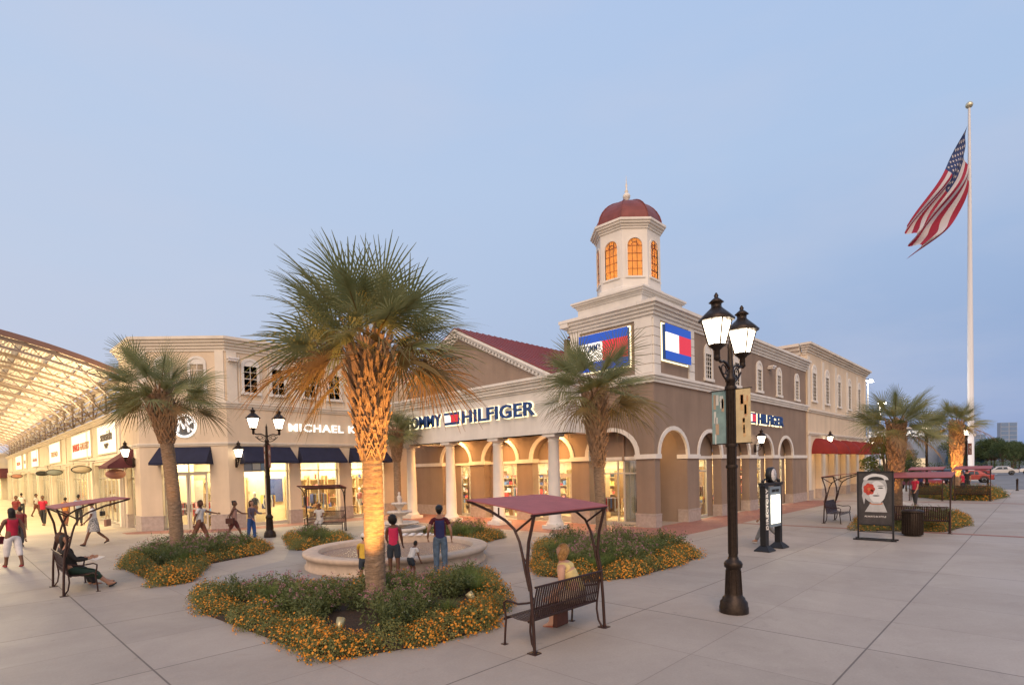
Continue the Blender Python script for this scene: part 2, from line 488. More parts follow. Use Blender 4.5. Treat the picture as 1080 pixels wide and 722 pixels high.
for k in range(14):
    mb.quad((92, -60 + k * 6.0, -.094), (97, -60 + k * 6.0, -.094), (97, -59.88 + k * 6.0, -.094), (92, -59.88 + k * 6.0, -.094))
    mb.quad((120, -60 + k * 6.0, -.094), (130, -60 + k * 6.0, -.094), (130, -59.88 + k * 6.0, -.094), (120, -59.88 + k * 6.0, -.094))
tag(mb.build('parking_marking', mat('road_paint', (.6, .58, .55), .8)), 'white painted bay lines on the asphalt', None, None, 'structure')
# brick aprons round the shops and the dark red band across the plaza
sheet('brick_paving', [(17.5, 9.9), (42.5, 9.9), (42.5, 12.3), (21.3, 12.3), (21.3, 29.95), (10.2, 29.95), (7.0, 32.9), (6.1, 32.9), (6.1, 31.8), (9.2, 28.6), (17.2, 28.0), (17.5, 25)], .004, M_BRICK, 'red brick paving laid along the shop fronts')
sheet('brick_band', [(24.9, -30), (25.25, -30), (25.25, 9.9), (24.9, 9.9)], .004, M_BRICK, 'narrow red brick band crossing the concrete plaza')
sheet('brick_band', [(43.0, -30), (43.4, -30), (43.4, 12.0), (43.0, 12.0)], .004, M_BRICK, 'farther brick band crossing the concrete plaza')
# greyer concrete ring walk between the beds
sheet('curved_path', [(4.6, 15.6), (7.4, 17.2), (9.0, 20.3), (12.6, 25.5), (17.2, 24.6), (17.2, 9.8), (15.5, 12.9), (11.3, 10.0), (10.3, 9.8), (8.0, 11.0), (5.5, 12.6)], .004, M_GREYC, 'bluish grey concrete walk round the fountain')
# arcade floor
sheet('arcade_floor', [(-14, 36), (6.5, 36), (6.5, 118), (-14, 118)], .004, ground_material('arcade_tiles', (.45, .36, .26), (.50, .41, .30), 0, 0, 2.4, 2.4), 'warm tiled walk under the arched canopy')

# ---------------------------------------------------------------- pieces shared by the buildings
def cornice(mb, u0, u1, z0, z1, out, n=4, back=.1, e0=0., e1=0.):
    """stepped moulding; e0, e1 widen the ends so that corners close"""
    for k in range(n):
        o = out * ((k + 1) / n) ** 1.3
        a, b = z0 + (z1 - z0) * k / n, z0 + (z1 - z0) * (k + 1) / n
        mb.box(u0 - e0 * o, u1 + e1 * o, -o, back - .002 * k, a, b)
def base_blocks(root, F, u0, u1, ops, h=.6, out=.035, thick=.45, end=False):
    """one stone plinth under every pier"""
    u = u0
    for (a, b) in sorted(ops) + [(u1, u1)]:
        if a > u + .02:
            mb = MB(F)
            for o, z0, z1 in ((out, 0, h - .06), (out + .015, h - .06, h)):
                mb.box(u - (o if u > u0 else 0), a + (o if a < u1 or end else 0), -o, thick + out, z0, z1)
            mb.build('stone_base', M_STONE, root)
        u = b
def shop_window(root, F, u0, u1, z0, z1, n, door=False, sill=.12, cols=2, m=None, transom=.62):
    """glazed shop front: frame, pane; u0..u1 across, n = how deep behind the wall face"""
    m = m or M_ALU
    f = MB(F)
    w = .05
    f.box(u0, u0 + w, n - .05, n + .05, z0, z1); f.box(u1 - w, u1, n - .05, n + .05, z0, z1)
    f.box(u0 + w, u1 - w, n - .05, n + .05, z1 - w, z1); f.box(u0 + w, u1 - w, n - .05, n + .05, z0, z0 + sill)
    zt = z1 - transom
    f.box(u0 + w, u1 - w, n - .04, n + .04, zt - .03, zt + .03)
    for k in range(1, cols):
        u = u0 + (u1 - u0) * k / cols
        f.box(u - .025, u + .025, n - .045, n + .045, z0 + sill, z1 - w)
    fo = f.build('window', m, root)
    g = MB(F); g.box(u0 + w, u1 - w, n - .006, n + .006, z0 + sill, z1 - w)
    g.build('pane', M_GLASS, fo)
    if door:
        d = MB(F)
        c = (u0 + u1) / 2
        for s_ in (-1, 1):
            a, b = (c - .95, c - .02) if s_ < 0 else (c + .02, c + .95)
            d.box(a, a + .09, n - .1, n - .052, z0, zt - .03); d.box(b - .09, b, n - .1, n - .052, z0, zt - .03)
            d.box(a + .09, b - .09, n - .1, n - .052, zt - .15, zt - .03); d.box(a + .09, b - .09, n - .1, n - .052, z0, z0 + .25)
            d.box(a + .09, b - .09, n - .098, n - .054, z0 + 1.0, z0 + 1.08)
        do = d.build('door', m, root)
        h = MB(F); h.tube([(c - .1, n - .16, .9), (c - .1, n - .16, 1.3)], .015, 6); h.tube([(c + .1, n - .16, .9), (c + .1, n - .16, 1.3)], .015, 6)
        h.build('handle', M_DKFRAME, do)
    return fo
def sash_window(root, F, u, z0, z1, w, cols=2, rows=4, trim=.14, e=1., arch=True, m=M_TRIM, keystone=False):
    """white framed upper window with a blind arch over it"""
    f = MB(F)
    a, b = u - w / 2, u + w / 2
    f.box(a - trim, a, -.06, .04, z0, z1); f.box(b, b + trim, -.06, .04, z0, z1)
    f.box(a - trim - .05, b + trim + .05, -.11, .04, z0 - .14, z0)
    if arch:
        f.ring(u, z1, w / 2 - .02, w / 2 + trim, -.06, .04, n=12, e=e)
        arc = f.arch_pts(u, z1, w / 2 - .02, 12, e)
        f.prism(arc, -.03, .04)
        f.box(a, b, -.045, .04, z1 - .05, z1)
    else: f.box(a - trim, b + trim, -.06, .04, z1, z1 + trim)
    fo = f.build('window', m, root)
    g = MB(F); g.box(a, b, .0, .02, z0, z1 - .05); g.build('pane', M_PANE, fo)
    k = MB(F)
    for i in range(1, cols): k.box(a + w * i / cols - .015, a + w * i / cols + .015, -.022, -.002, z0, z1 - .05)
    for i in range(1, rows): k.box(a, b, -.020, -.001, z0 + (z1 - z0) * i / rows - (.022 if i == rows // 2 else .014), z0 + (z1 - z0) * i / rows + (.022 if i == rows // 2 else .014))
    k.build('muntin', m, fo)
    return fo
GOODS = [mat('goods_' + n, c, .8) for n, c in (('white', (.75, .72, .68)), ('red', (.5, .04, .04)), ('navy', (.04, .06, .18)), ('tan', (.45, .28, .14)),
         ('black', (.03, .03, .03)), ('blue', (.12, .22, .45)), ('pink', (.65, .25, .25)), ('yellow', (.7, .5, .12)), ('brown', (.22, .10, .05)))]
def goods(root, F, u0, u1, n, rows, seed, folded=True, dens=.92, shelf=True):
    """shelves against the back wall of a shop with folded clothes or bags on them"""
    r = random.Random(seed)
    s_ = MB(F); g = MB(F)
    u = u0
    while u < u1 - .5:
        wbay = min(r.uniform(.9, 1.4), u1 - u)
        mode = r.random()
        if mode < .22:
            g.box(u + .15, u + wbay - .15, n - .06, n - .02, 1.1, 2.5, r.randrange(9))      # wall poster
            u += wbay; continue
        if shelf:
            s_.box(u, u + .03, n - .4, n, .1, 2.6); s_.box(u + wbay - .06, u + wbay - .03, n - .4, n, .1, 2.6)
        for z in rows:
            if shelf: s_.box(u + .03, u + wbay - .06, n - .4, n, z - .03, z)
            x = u + .1
            while x < u + wbay - .3:
                w = r.uniform(.14, .34); h = r.uniform(.08, .30)
                if r.random() < dens:
                    k = r.randrange(9)
                    if folded: g.box(x, x + w, n - .36, n - .06, z + .002, z + h, k)
                    else: g.lathe([(w * .5, z + .002), (w * .42, z + h), (w * .2, z + h + .03)], 8, (x + w / 2, n - .2), k)
                x += w + .05
        u += wbay + .12
    # garments on a rail half way back, and framed pictures
    u = u0 + .3
    while u < u1 - .9:
        if r.random() < .7:
            L_ = r.uniform(.7, 1.3); y = n - r.uniform(.9, 1.5); zt = r.uniform(1.2, 1.7)
            g.box(u, min(u + L_, u1 - .05), y - .01, y + .01, zt + .02, zt + .04, 4)
            x = u + .04
            while x < min(u + L_, u1 - .1):
                w = r.uniform(.03, .07); h = r.uniform(.45, .75); k = r.choice((0, 0, 1, 2, 3, 4, 5, 6, 7, 8, 8))
                g.box(x, x + w, y - .2, y + .2, zt - h, zt, k); x += w + .015
        u += r.uniform(1.2, 2.0)
    # tables in the window
    u = u0 + .5
    while u < u1 - 1:
        if r.random() < .6:
            s_.box(u, u + 1.0, .9, 1.5, .62, .68); s_.box(u + .05, u + .12, 1.0, 1.4, 0.02, .62); s_.box(u + .88, u + .95, 1.0, 1.4, 0.02, .62)
            for k in range(7): 
                x = u + .05 + k * .13; g.box(x, x + .11, 1.0, 1.4, .682, .72 + r.random() * .3, r.randrange(9))
        u += 1.7
    if shelf: s_.build('shelf_unit', mat('pale_wood_shelf', (.5, .36, .2), .6), root)
    tag(g.build('merchandise', GOODS, root), None, None, None, 'stuff')
def room(root, F, u0, u1, n0, n1, h, power, col=(1, .83, .52), sides=(1, 1), strips=True):
    r_ = MB(F)
    r_.box(u0, u1, n1, n1 + .1, 0, h); r_.box(u0, u1, n0, n1, h, h + .1)
    if sides[0]: r_.box(u0 - .1, u0 - .001, n0, n1 + .1, 0, h)
    if sides[1]: r_.box(u1 + .001, u1 + .1, n0, n1 + .1, 0, h)
    r_.build('interior_wall', M_INT, root)
    fl = MB(F); fl.box(u0, u1, n0 - .02, n1, .0, .02); fl.build('interior_floor', M_FLOORI, root)
    L = MB(F); u = u0 + .8
    while u < u1 - .3:
        L.box(u - .3, u + .3, n0 + .9, n0 + 1.1, h - .03, h - .004); u += 2.0
    L.build('ceiling_light', M_LED, root)
    nl = max(1, round((u1 - u0) / 6)); w = (u1 - u0) / nl
    for k in range(nl):
        power_ = power * 2.1; c = F @ Vector((u0 + w * (k + .5), (n0 + n1) / 2 - .2, h - .08))
        o = lamp('shop_light', 'AREA', c, power_ / nl, col, w * .8, None, root, min(1.2, (n1 - n0) * .5))
        o.rotation_euler = (0, 0, atan2(F[1][0], F[0][0]))
def mannequin(mb, x, y, top, bottom, white=0):
    """white shop dummy on a round foot, dressed"""
    mb.lathe([(.16, .03), (.16, .05), (.02, .06), (.02, .5)], 10, (x, y), white)
    mb.lathe([(.05, .5), (.13, .75), (.17, .92), (.13, 1.08)], 10, (x, y), bottom, sy=.7)
    mb.lathe([(.14, 1.02), (.15, 1.15), (.19, 1.34), (.17, 1.42), (.05, 1.47)], 10, (x, y), top, sy=.65)
    mb.lathe([(.045, 1.47), (.045, 1.53), (.09, 1.62), (.085, 1.72), (.03, 1.78)], 10, (x, y), white)
    for s in (-1, 1): mb.tube([(x + s * .18, y, 1.38), (x + s * .24, y, 1.12), (x + s * .2, y - .08, .9)], [.05, .04, .03], 6, white)

# ---------------------------------------------------------------- brown clothing store with tower
bs = thing('store_building', 'brown stucco corner store with arches, porch columns, red gable roof and domed tower', 'building', (21.4, 12.1, 0))
S = fr(bs, 0, 12.1, 1, 0); W = fr(bs, 21.4, 0, 0, -1)
AS = [23.13, 26.92, 30.70, 34.46, 38.2]; AW = [14.30, 17.92, 21.6, 25.34]
T = .45; RI = 1.28; EA = .86; ZS = 3.2
wm = MB(S)
wm.wall(21.85, 42.5, 0, 9.1, [(c - RI, c + RI, 0, ZS, EA) for c in AS], 0, T)
wm.M = W
wm.wall(-29.95, -12.1, 0, 6.7, [(-c - RI, -c + RI, 0, ZS, EA) for c in AW], 0, T)
wm.box(-16.5, -12.1, 0, T, 6.7, 9.1)
wm.prism([(-29.95, 6.7), (-29.95, 8.3), (-24.75, 10.8), (-16.5, 6.75), (-16.5, 6.7)], 0, T - .05)
wm.M = S
wm.box(21.86, 42.5, 5.0, 5.2, 6, 9.1)          # back of the parapet
wm.box(25.0, 25.3, T, 4.4, 6.7, 9.1)
wm.M = W; wm.box(-16.5, -16.2, T, 4.0, 6.7, 9.1)
# recessed bays behind the arches
wm.M = S
for i, c in enumerate(AS):
    d = 1.8 if i == 0 else .52
    if i:
        wm.box(c - RI - .1, c + RI + .1, d, d + .12, 3.05, 4.9)
    else:
        wm.box(c - RI - .04, c + RI + .4, d, d + .12, 2.95, 4.9)
        wm.box(22.75, c + RI + .4, d, d + .12, 0, 2.95)
        wm.box(c + RI, c + RI + .3, T, d, 0, 4.9)
    if i not in (0,): wm.box(c + .62, c + RI + .1, d, d + .12, 0, 3.05)
wm.M = W
for i, c in enumerate(AW):
    wm.box(-c - RI - .1, -c + RI + .1, .52, .64, 3.05, 4.9)
    if i == 2: wm.box(-c - RI - .1, -c - .35, .52, .64, 0, 3.05)
    if i == 3: wm.box(-c - RI - .1, -c - .1, .52, .64, 0, 3.05)
wm.build('wall', M_BROWN, bs)
base_blocks(bs, S, 21.85, 42.5, [(c - RI, c + RI) for c in AS])
base_blocks(bs, W, -29.95, -12.1, [(-c - RI, -c + RI) for c in AW], end=True)
st = MB(S); st.box(22.75, 24.4, 1.76, 1.80, 0, .6); st.build('stone_base', M_STONE, bs)
tr = MB(S)
for c in AS: tr.ring(c, ZS, RI - .01, RI + .20, -.05, .06, e=EA)
u = 21.4
for c in AS + [99]:
    e = min(c - RI, 42.5)
    tr.box(u - (.05 if u > 21.5 else 0.04), e + .05 if c < 99 else e, -.07, T + .05, 3.0, ZS)
    u = c + RI
for i, c in enumerate(AS): tr.box(c - RI, c + RI, (.44 if i else 1.7), (.56 if i else 1.85), 3.0, 3.14)
tr.M = W
for c in AW: tr.ring(-c, ZS, RI - .01, RI + .20, -.05, .06, e=EA)
u = -29.9
for c in AW[::-1] + [None]:
    e = -c - RI if c else -12.10
    tr.box(u - .05, e + (.05 if c else 0), -.07, T + .05, 3.0, ZS)
    if c: u = -c + RI; tr.box(-c - RI, -c + RI, .44, .56, 3.0, 3.14)
tr.build('arch_trim', M_TRIM, bs)
# bands and cornices
tr = MB(S)
for o, z0, z1 in ((.10, 6.30, 6.44), (.16, 6.44, 6.56), (.22, 6.56, 6.68)):
    tr.M = S; tr.box(21.4 - o, 42.5, -o, .02, z0, z1); tr.M = W; tr.box(-14.3, -12.122, -o, .02, z0, z1)
tr.build('string_course', M_TRIM, bs)
co = MB(S)
cornice(co, 21.4, 42.5, 9.05, 9.75, .42, 5, .5, 1, 0)
co.M = W; cornice(co, -16.5, -12.604, 9.05, 9.75, .42, 5, .5, 1, 0)
co.M = fr(bs, 0, 16.5, 1, 0); co.box(21.0, 26, -.1, .35, 9.4, 9.74)
co.build('cornice', M_TRIM, bs)
# the S-side roof deck
rf = MB(Matrix.Translation(-bs.location)); rf.box(21.8, 42.5, 12.5, 17, 9.1, 9.2)
A = (24.75, 10.95); e1, e2 = (16.3, 6.78), (33.2, 6.78)
for (p, q) in ((A, e1), (A, e2)):
    rf.add([(21.05, p[0], p[1]), (60, p[0], p[1]), (60, q[0], q[1]), (21.05, q[0], q[1]), (21.05, p[0], p[1] + .08), (60, p[0], p[1] + .08), (60, q[0], q[1] + .08), (21.05, q[0], q[1] + .08)],
           [(0, 1, 2, 3), (4, 5, 6, 7), (0, 1, 5, 4), (1, 2, 6, 5), (2, 3, 7, 6), (3, 0, 4, 7)])
    nrm = Vector((0, p[0] - q[0], p[1] - q[1]))
    for k in range(76):                     # standing seams
        x = 21.3 + k * .5
        rf.add([(x, p[0], p[1] + .08), (x + .03, p[0], p[1] + .08), (x + .03, q[0], q[1] + .08), (x, q[0], q[1] + .08), (x, p[0], p[1] + .12), (x + .03, p[0], p[1] + .12), (x + .03, q[0], q[1] + .12), (x, q[0], q[1] + .12)],
               [(4, 5, 6, 7), (0, 3, 7, 4), (1, 2, 6, 5)])
rf.build('roof', M_ROOF, bs)
rk = MB(Matrix.Translation(-bs.location))
for q in (e1, (30.0, 8.36)):
    dy, dz = q[0] - A[0], q[1] - A[1]; L = sqrt(dy * dy + dz * dz); ty, tz = dy / L, dz / L
    for (x0, x1, a, b) in ((21.02, 21.4, -.02, -.16), (21.14, 21.4, -.16, -.30), (21.30, 21.4, -.42, -.52)):
        P = [(x, A[0] + ty * s, A[1] + tz * s + h) for x in (x0, x1) for s in (0, L) for h in (a, b)]
        rk.add(P, [(0, 1, 3, 2), (4, 5, 7, 6), (0, 1, 5, 4), (2, 3, 7, 6), (0, 2, 6, 4), (1, 3, 7, 5)])
    k = .15
    while k < L - .1:
        y, z = A[0] + ty * k, A[1] + tz * k
        rk.box(21.17, 21.4, y - .07, y + .07, z - .43, z - .30); k += .27
rk.build('gable_trim', M_TRIM, bs)
# tower quoins and panels
def quoins(F, a, b, z0, z1):
    mb = MB(F); n = 6; h = (z1 - z0) / n
    for k in range(n): mb.box(a, b, -.07, .01, z0 + k * h + .035, z0 + (k + 1) * h)
    mb.box(a + .02, b - .02, -.03, .01, z0, z1)
    mb.build('quoin', M_TRIM, bs)
quoins(W, -12.95, -12.1, 6.69, 9.05); quoins(W, -16.5, -15.95, 6.69, 9.05)
quoins(S, 21.4, 21.95, 6.69, 9.05); quoins(S, 24.65, 25.2, 6.69, 9.05)
tw = MB(Matrix.Translation(-bs.location))
tw.box(21.4, 25.4, 12.5, 16.5, 9.74, 9.80)
cx0, cx1, cy0, cy1 = 21.75, 25.25, 12.8, 16.3
tw.box(cx0, cx1, cy0, cy1, 9.78, 10.30)
for k, o in enumerate((.05, .10, .20, .26)): tw.box(cx0 - o, cx1 + o, cy0 - o, cy1 + o, 10.30 + k * .08, 10.38 + k * .08)
tw.build('tower_base', M_TRIM, bs)
# cupola: an octagonal drum with eight arched amber windows
cc = (23.5, 14.55)
cu = MB(Matrix.Translation(-bs.location))
ap = 1.42; side = 2 * ap * math.tan(pi / 8)
cu.lathe([(ap / cos(pi / 8) + .12, 10.6), (ap / cos(pi / 8) + .12, 10.95), (ap / cos(pi / 8) + .04, 11.0)], 8, cc, rot=pi / 8, smooth=False)
for k in range(8):
    a = k * pi / 4
    ux, uy = -sin(a), cos(a)
    M = Matrix.Translation(-bs.location) @ frame(cc[0] + ap * cos(a) - ux * side / 2, cc[1] + ap * sin(a) - uy * side / 2, ux, uy)
    # frame's y points into the drum when u runs anticlockwise
    cu2 = MB(M)
    cu2.wall(0, side, 10.9, 13.7, [(side / 2 - .34, side / 2 + .34, 11.45, 12.85, 1.)], 0, .14)
    cu.v += [tuple(v) for v in cu2.v]; o = len(cu.v) - len(cu2.v)
    for f, mi in zip(cu2.f, cu2.mi): cu.f.append([i + o for i in f]); cu.mi.append(mi); cu.sm.append(False)
    wv = MB(M)
    wv.ring(side / 2, 12.85, .34, .42, -.04, .05, n=10)
    wv.box(side / 2 - .42, side / 2 - .34, -.04, .05, 11.45, 12.85); wv.box(side / 2 + .34, side / 2 + .42, -.04, .05, 11.45, 12.85); wv.box(side / 2 - .46, side / 2 + .46, -.06, .05, 11.37, 11.45)
    w_ = wv.build('window', M_TRIM, bs)
    pn = MB(M); pn.prism([(side / 2 - .34, 11.45), (side / 2 + .34, 11.45)] + pn.arch_pts(side / 2, 12.85, .34, 10), .05, .06)
    amber = mat('amber_translucent_glass', (.95, .68, .40), .4, trans=.85, noise=.1, nscale=6)
    pn.build('pane', amber, w_)
    mu = MB(M)
    for t in (-.11, .11): mu.box(side / 2 + t - .009, side / 2 + t + .009, .02, .048, 11.45, 13.1)
    for z in (11.8, 12.15, 12.5, 12.85): mu.box(side / 2 - .34, side / 2 + .34, .022, .047, z - .009, z + .009)
    mu.ring(side / 2, 12.85, .15, .17, .02, .046, n=8)
    mu.build('muntin', M_DOME, w_)
cu.build('cupola', M_TRIM, bs)
cn = MB(Matrix.Translation(-bs.location))
R8 = 1 / cos(pi / 8)
for k, o in enumerate((.05, .11, .20, .27)): cn.lathe([((ap + o) * R8, 13.62 + k * .1), ((ap + o) * R8, 13.72 + k * .1)], 8, cc, rot=pi / 8, smooth=False)
cn.lathe([(.0, 13.6), (ap * R8 - .2, 13.61)], 8, cc, rot=pi / 8, smooth=False)
cn.build('cupola_cornice', M_TRIM, bs)
dm = MB(Matrix.Translation(-bs.location))
dm.lathe([((ap + .08) * R8 * cos(t), 14.02 + 1.40 * sin(t)) for t in [i * pi / 2 / 10 for i in range(10)]] + [(.04, 15.42)], 8, cc, rot=pi / 8, smooth=False)
for k in range(8):
    a = pi / 8 + k * pi / 4
    dm.tube([(cc[0] + (ap + .09) * R8 * cos(t) * cos(a), cc[1] + (ap + .09) * R8 * cos(t) * sin(a), 14.03 + 1.40 * sin(t)) for t in [i * pi / 2 / 9 for i in range(10)]], .025, 5)
dm.build('dome', M_DOME, bs)
sp_ = MB(Matrix.Translation(-bs.location))
sp_.lathe([(.14, 15.40), (.10, 15.46), (.05, 15.55), (.16, 15.66), (.19, 15.76), (.14, 15.86), (.05, 15.92), (.10, 15.98), (.04, 16.08), (.05, 16.3), (.02, 16.4), (.005, 16.75)], 12, cc)
sp_.build('spire', M_TRIM, bs)
lamp('cupola_light', 'POINT', Vector((cc[0], cc[1], 11.25)) - Vector(bs.location), 120, (1, .66, .27), .15, None, bs)
# porch
po = MB(Matrix.Translation(-bs.location))
X0, X1, Y0, Y1 = 18.62, 19.38, 14.7, 27.0
po.box(X0, X1, Y0, Y1, 4.22, 6.15); po.box(X1, 21.38, Y0, Y0 + .6, 4.22, 6.15); po.box(X1, 21.38, Y1 - .6, Y1, 4.22, 6.15)
po.box(X1, 21.38, Y0 + .6, Y1 - .6, 4.5, 4.6)
po.box(X0 - .03, X1 + .03, Y0 - .03, Y1 + .03, 4.22, 4.42)
po.box(X0 - .05, 21.38, Y0 - .05, Y1 + .05, 6.15, 6.25); po.box(X0 - .14, 21.38, Y0 - .14, Y1 + .14, 6.25, 6.38)
po.box(X0 - .2, 21.38, Y0 - .2, Y1 + .2, 6.38, 6.52); po.box(X0 - .30, 21.38, Y0 - .30, Y1 + .30, 6.52, 6.62); po.box(X0 - .36, 21.38, Y0 - .36, Y1 + .36, 6.62, 6.74)
po.build('porch_entablature', M_TRIM, bs)
cols = None
for i, y in enumerate((15.75, 19.3, 22.95, 26.5)):
    c = MB()
    c.box(-.42, .42, -.42, .42, 0, .16)
    c.lathe([(.40, .16), (.41, .22), (.36, .28), (.34, .30), (.34, .34), (.285, .40), (.28, 1.5), (.235, 3.86), (.25, 3.88), (.26, 3.92), (.235, 3.94), (.235, 4.0), (.32, 4.08)], 24)
    c.box(-.36, .36, -.36, .36, 4.08, 4.22)
    if cols is None: cols = c.build('column', M_TRIM, bs); o = cols
    else: o = bpy.data.objects.new('column', cols.data); COL.objects.link(o); o.parent = bs
    o.location = Vector((19.0, y, 0)) - Vector(bs.location)
for y in (17.5, 21.1, 24.7):
    o = lamp('porch_light', 'AREA', Vector((20.3, y, 4.45)) - Vector(bs.location), 190, (1, .52, .18), 1.6, None, bs, .5)
for c in AW[1:]:
    dl = MB(Matrix.Translation(-bs.location)); dl.lathe([(.12, 4.46), (.12, 4.49)], 12, (20.3, c)); dl.build('downlight', M_LED, bs)
# soffit lights in the corner passage
lamp('passage_light', 'POINT', Vector((23.0, 13.3, 3.9)) - Vector(bs.location), 60, (1, .62, .28), .1, None, bs)
# shop fronts
for i, c in enumerate(AW):
    u0 = -c - RI - .05 if i < 2 else (-c - .35 if i == 2 else -c - .1)
    shop_window(bs, W, u0, -c + RI + .05, 0.02, 3.0, .52, door=(i == 1), cols=2)
for i, c in enumerate(AS):
    if i == 0: shop_window(bs, S, c - RI + .02, 22.75, .02, 2.95, 1.85, cols=2)
    else: shop_window(bs, S, c - RI, c + .62, .02, 3.0, .52, cols=2)
room(bs, W, -29.5, -14.05, .66, 4.2, 3.3, 620)
goods(bs, W, -29.3, -14.3, 4.15, (.35, .8, 1.25, 1.7, 2.15), 3)
goods(bs, W, -17.0, -14.3, 2.2, (.3, .65, 1.0, 1.4), 9)
room(bs, S, 25.4, 42, .66, 3.4, 3.3, 480)
goods(bs, S, 25.6, 41.8, 3.35, (.35, .8, 1.25, 1.7, 2.15), 5)
# dark promotional panel standing in the porch window
pp = thing('window_banner', 'dark red panel of white pictures standing in the first lit porch window', 'banner', (22.3, 24.9, 0))
q = MB(); q.box(0, .03, -.45, .45, .1, 2.3); q.build('panel', mat('dark_red_panel', (.14, .02, .02), .6), pp)
q = MB()
for z, r_ in ((1.95, .15), (1.45, .2), (.9, .22)): q.ell((-.012, .05 * (1 if z > 1.5 else -1), z), (.012, r_, r_ * .8), 10, 6)
q.build('picture', mat('panel_picture', (.6, .5, .45), .6), pp)
for i, u in enumerate((26.82, 30.35, 33.66, 37.0, 40.5)):
    sash_window(bs, S, u, 6.98, 8.25, .66, 3, 6, .15, 1.)
# small parapet floodlights
for i, u in enumerate((35.3,)):
    v = MB(S); v.box(u - .22, u + .22, -.30, .01, 8.42, 8.55); v.box(u - .26, u + .26, -.36, -.05, 8.52, 8.60); v.build('floodlight', M_WHITE, bs)

# shop signs on the brown store (each a thing)
def flag_sign(name, label, ox, oy, ux, uy, u0, u1, z0, z1, out, halo=.10):
    M = frame(ox, oy, ux, uy); p = M @ Vector(((u0 + u1) / 2, -out, z0))
    t = thing(name, label, 'sign', p)
    F = fr(t, ox, oy, ux, uy); h = z1 - z0; m = (u0 + u1) / 2
    b = MB(F); b.box(u0 + .02, u1 - .02, -out + .02, -.02, z0 + .02, z1 - .02); b.build('cabinet', M_NAVYL, t)
    b = MB(F); b.box(u0, u1, -out - .02, -out + .02, z1 - h * .24, z1); b.box(u0, u1, -out - .02, -out + .02, z0, z0 + h * .24); b.build('blue_stripe', M_BLUE, t)
    b = MB(F); b.box(u0, m, -out - .019, -out + .02, z0 + h * .24, z1 - h * .24); b.build('white_field', M_SWHITE, t)
    b = MB(F); b.box(m, u1, -out - .019, -out + .02, z0 + h * .24, z1 - h * .24); b.build('red_field', M_SRED, t)
    b = MB(F); g = halo
    b.box(u0 - g, u0, -.05, -.015, z0 - g, z1 + g); b.box(u1, u1 + g, -.05, -.015, z0 - g, z1 + g); b.box(u0, u1, -.05, -.015, z1, z1 + g); b.box(u0, u1, -.05, -.015, z0 - g, z0)
    b.build('backlight', M_HALO, t)
    return t
t = flag_sign('flag_sign', 'blue white and red sign on the tower side that faces the plaza lamp', 0, 12.1, 1, 0, 22.15, 24.5, 7.35, 8.9, .22, .06)
t = flag_sign('flag_sign', 'blue white and red sign on the tower side above the porch, partly behind a palm', 21.4, 0, 0, -1, -15.85, -13.2, 7.15, 8.85, .22, .06)
wtext('lettering', 'TOMMY', t, 21.4, 0, 0, -1, -15.1, 8.2, 1.0, .32, M_NAVYL, .26, .02)
def porch_sign():
    p = Vector((18.60, 20.9, 5.0))
    t = thing('store_sign', 'navy backlit lettering and small flag along the porch entablature', 'sign', p)
    a = (18.62, 0, 0, -1)
    for body, y0, y1 in (('TOMMY', 26.25, 23.0), ('HILFIGER', 21.3, 16.35)):
        o = wtext('lettering', body, t, *a, -(y0 + y1) / 2, 5.40, y0 - y1, .64, M_NAVYL, .13, .08, .022, 1.05)
        wtext('backlight', body, t, *a, -(y0 + y1) / 2, 5.40, (y0 - y1) * 1.012, .70, M_HALO, .03, .02, .035, 1.05)
    F = fr(t, *a)
    h = MB(F); h.box(-22.75, -21.6, -.13, -.05, 5.08, 5.72, 0); h.box(-22.71, -22.2, -.14, -.12, 5.21, 5.59, 1); h.box(-22.2, -21.64, -.14, -.12, 5.21, 5.59, 2)
    h.build('flag_emblem', [M_NAVYL, M_SWHITE, M_SRED], t)
    h = MB(F); h.box(-22.80, -21.55, -.04, -.02, 5.03, 5.77); h.build('backlight', M_HALO, t)
porch_sign()
t = thing('store_sign', 'small navy lettering with flag high on the brown side wall', 'sign', (34.5, 12.0, 5.1))
wtext('lettering', 'HILFIGER', t, 0, 12.1, 1, 0, 35.2, 5.30, 4.3, .60, M_NAVYL, .14, .08, .03)
wtext('backlight', 'HILFIGER', t, 0, 12.1, 1, 0, 35.2, 5.28, 4.36, .68, M_HALO, .03, .02, .045)
F = fr(t, 0, 12.1, 1, 0)
h = MB(F); h.box(31.65, 32.8, -.13, -.05, 5.02, 5.6, 0); h.box(31.7, 32.2, -.14, -.12, 5.1, 5.52, 1); h.box(32.2, 32.75, -.14, -.12, 5.1, 5.52, 2); h.build('flag_emblem', [M_NAVYL, M_SWHITE, M_SRED], t)
h = MB(F); h.box(31.6, 32.85, -.04, -.02, 4.97, 5.65); h.build('backlight', M_HALO, t)

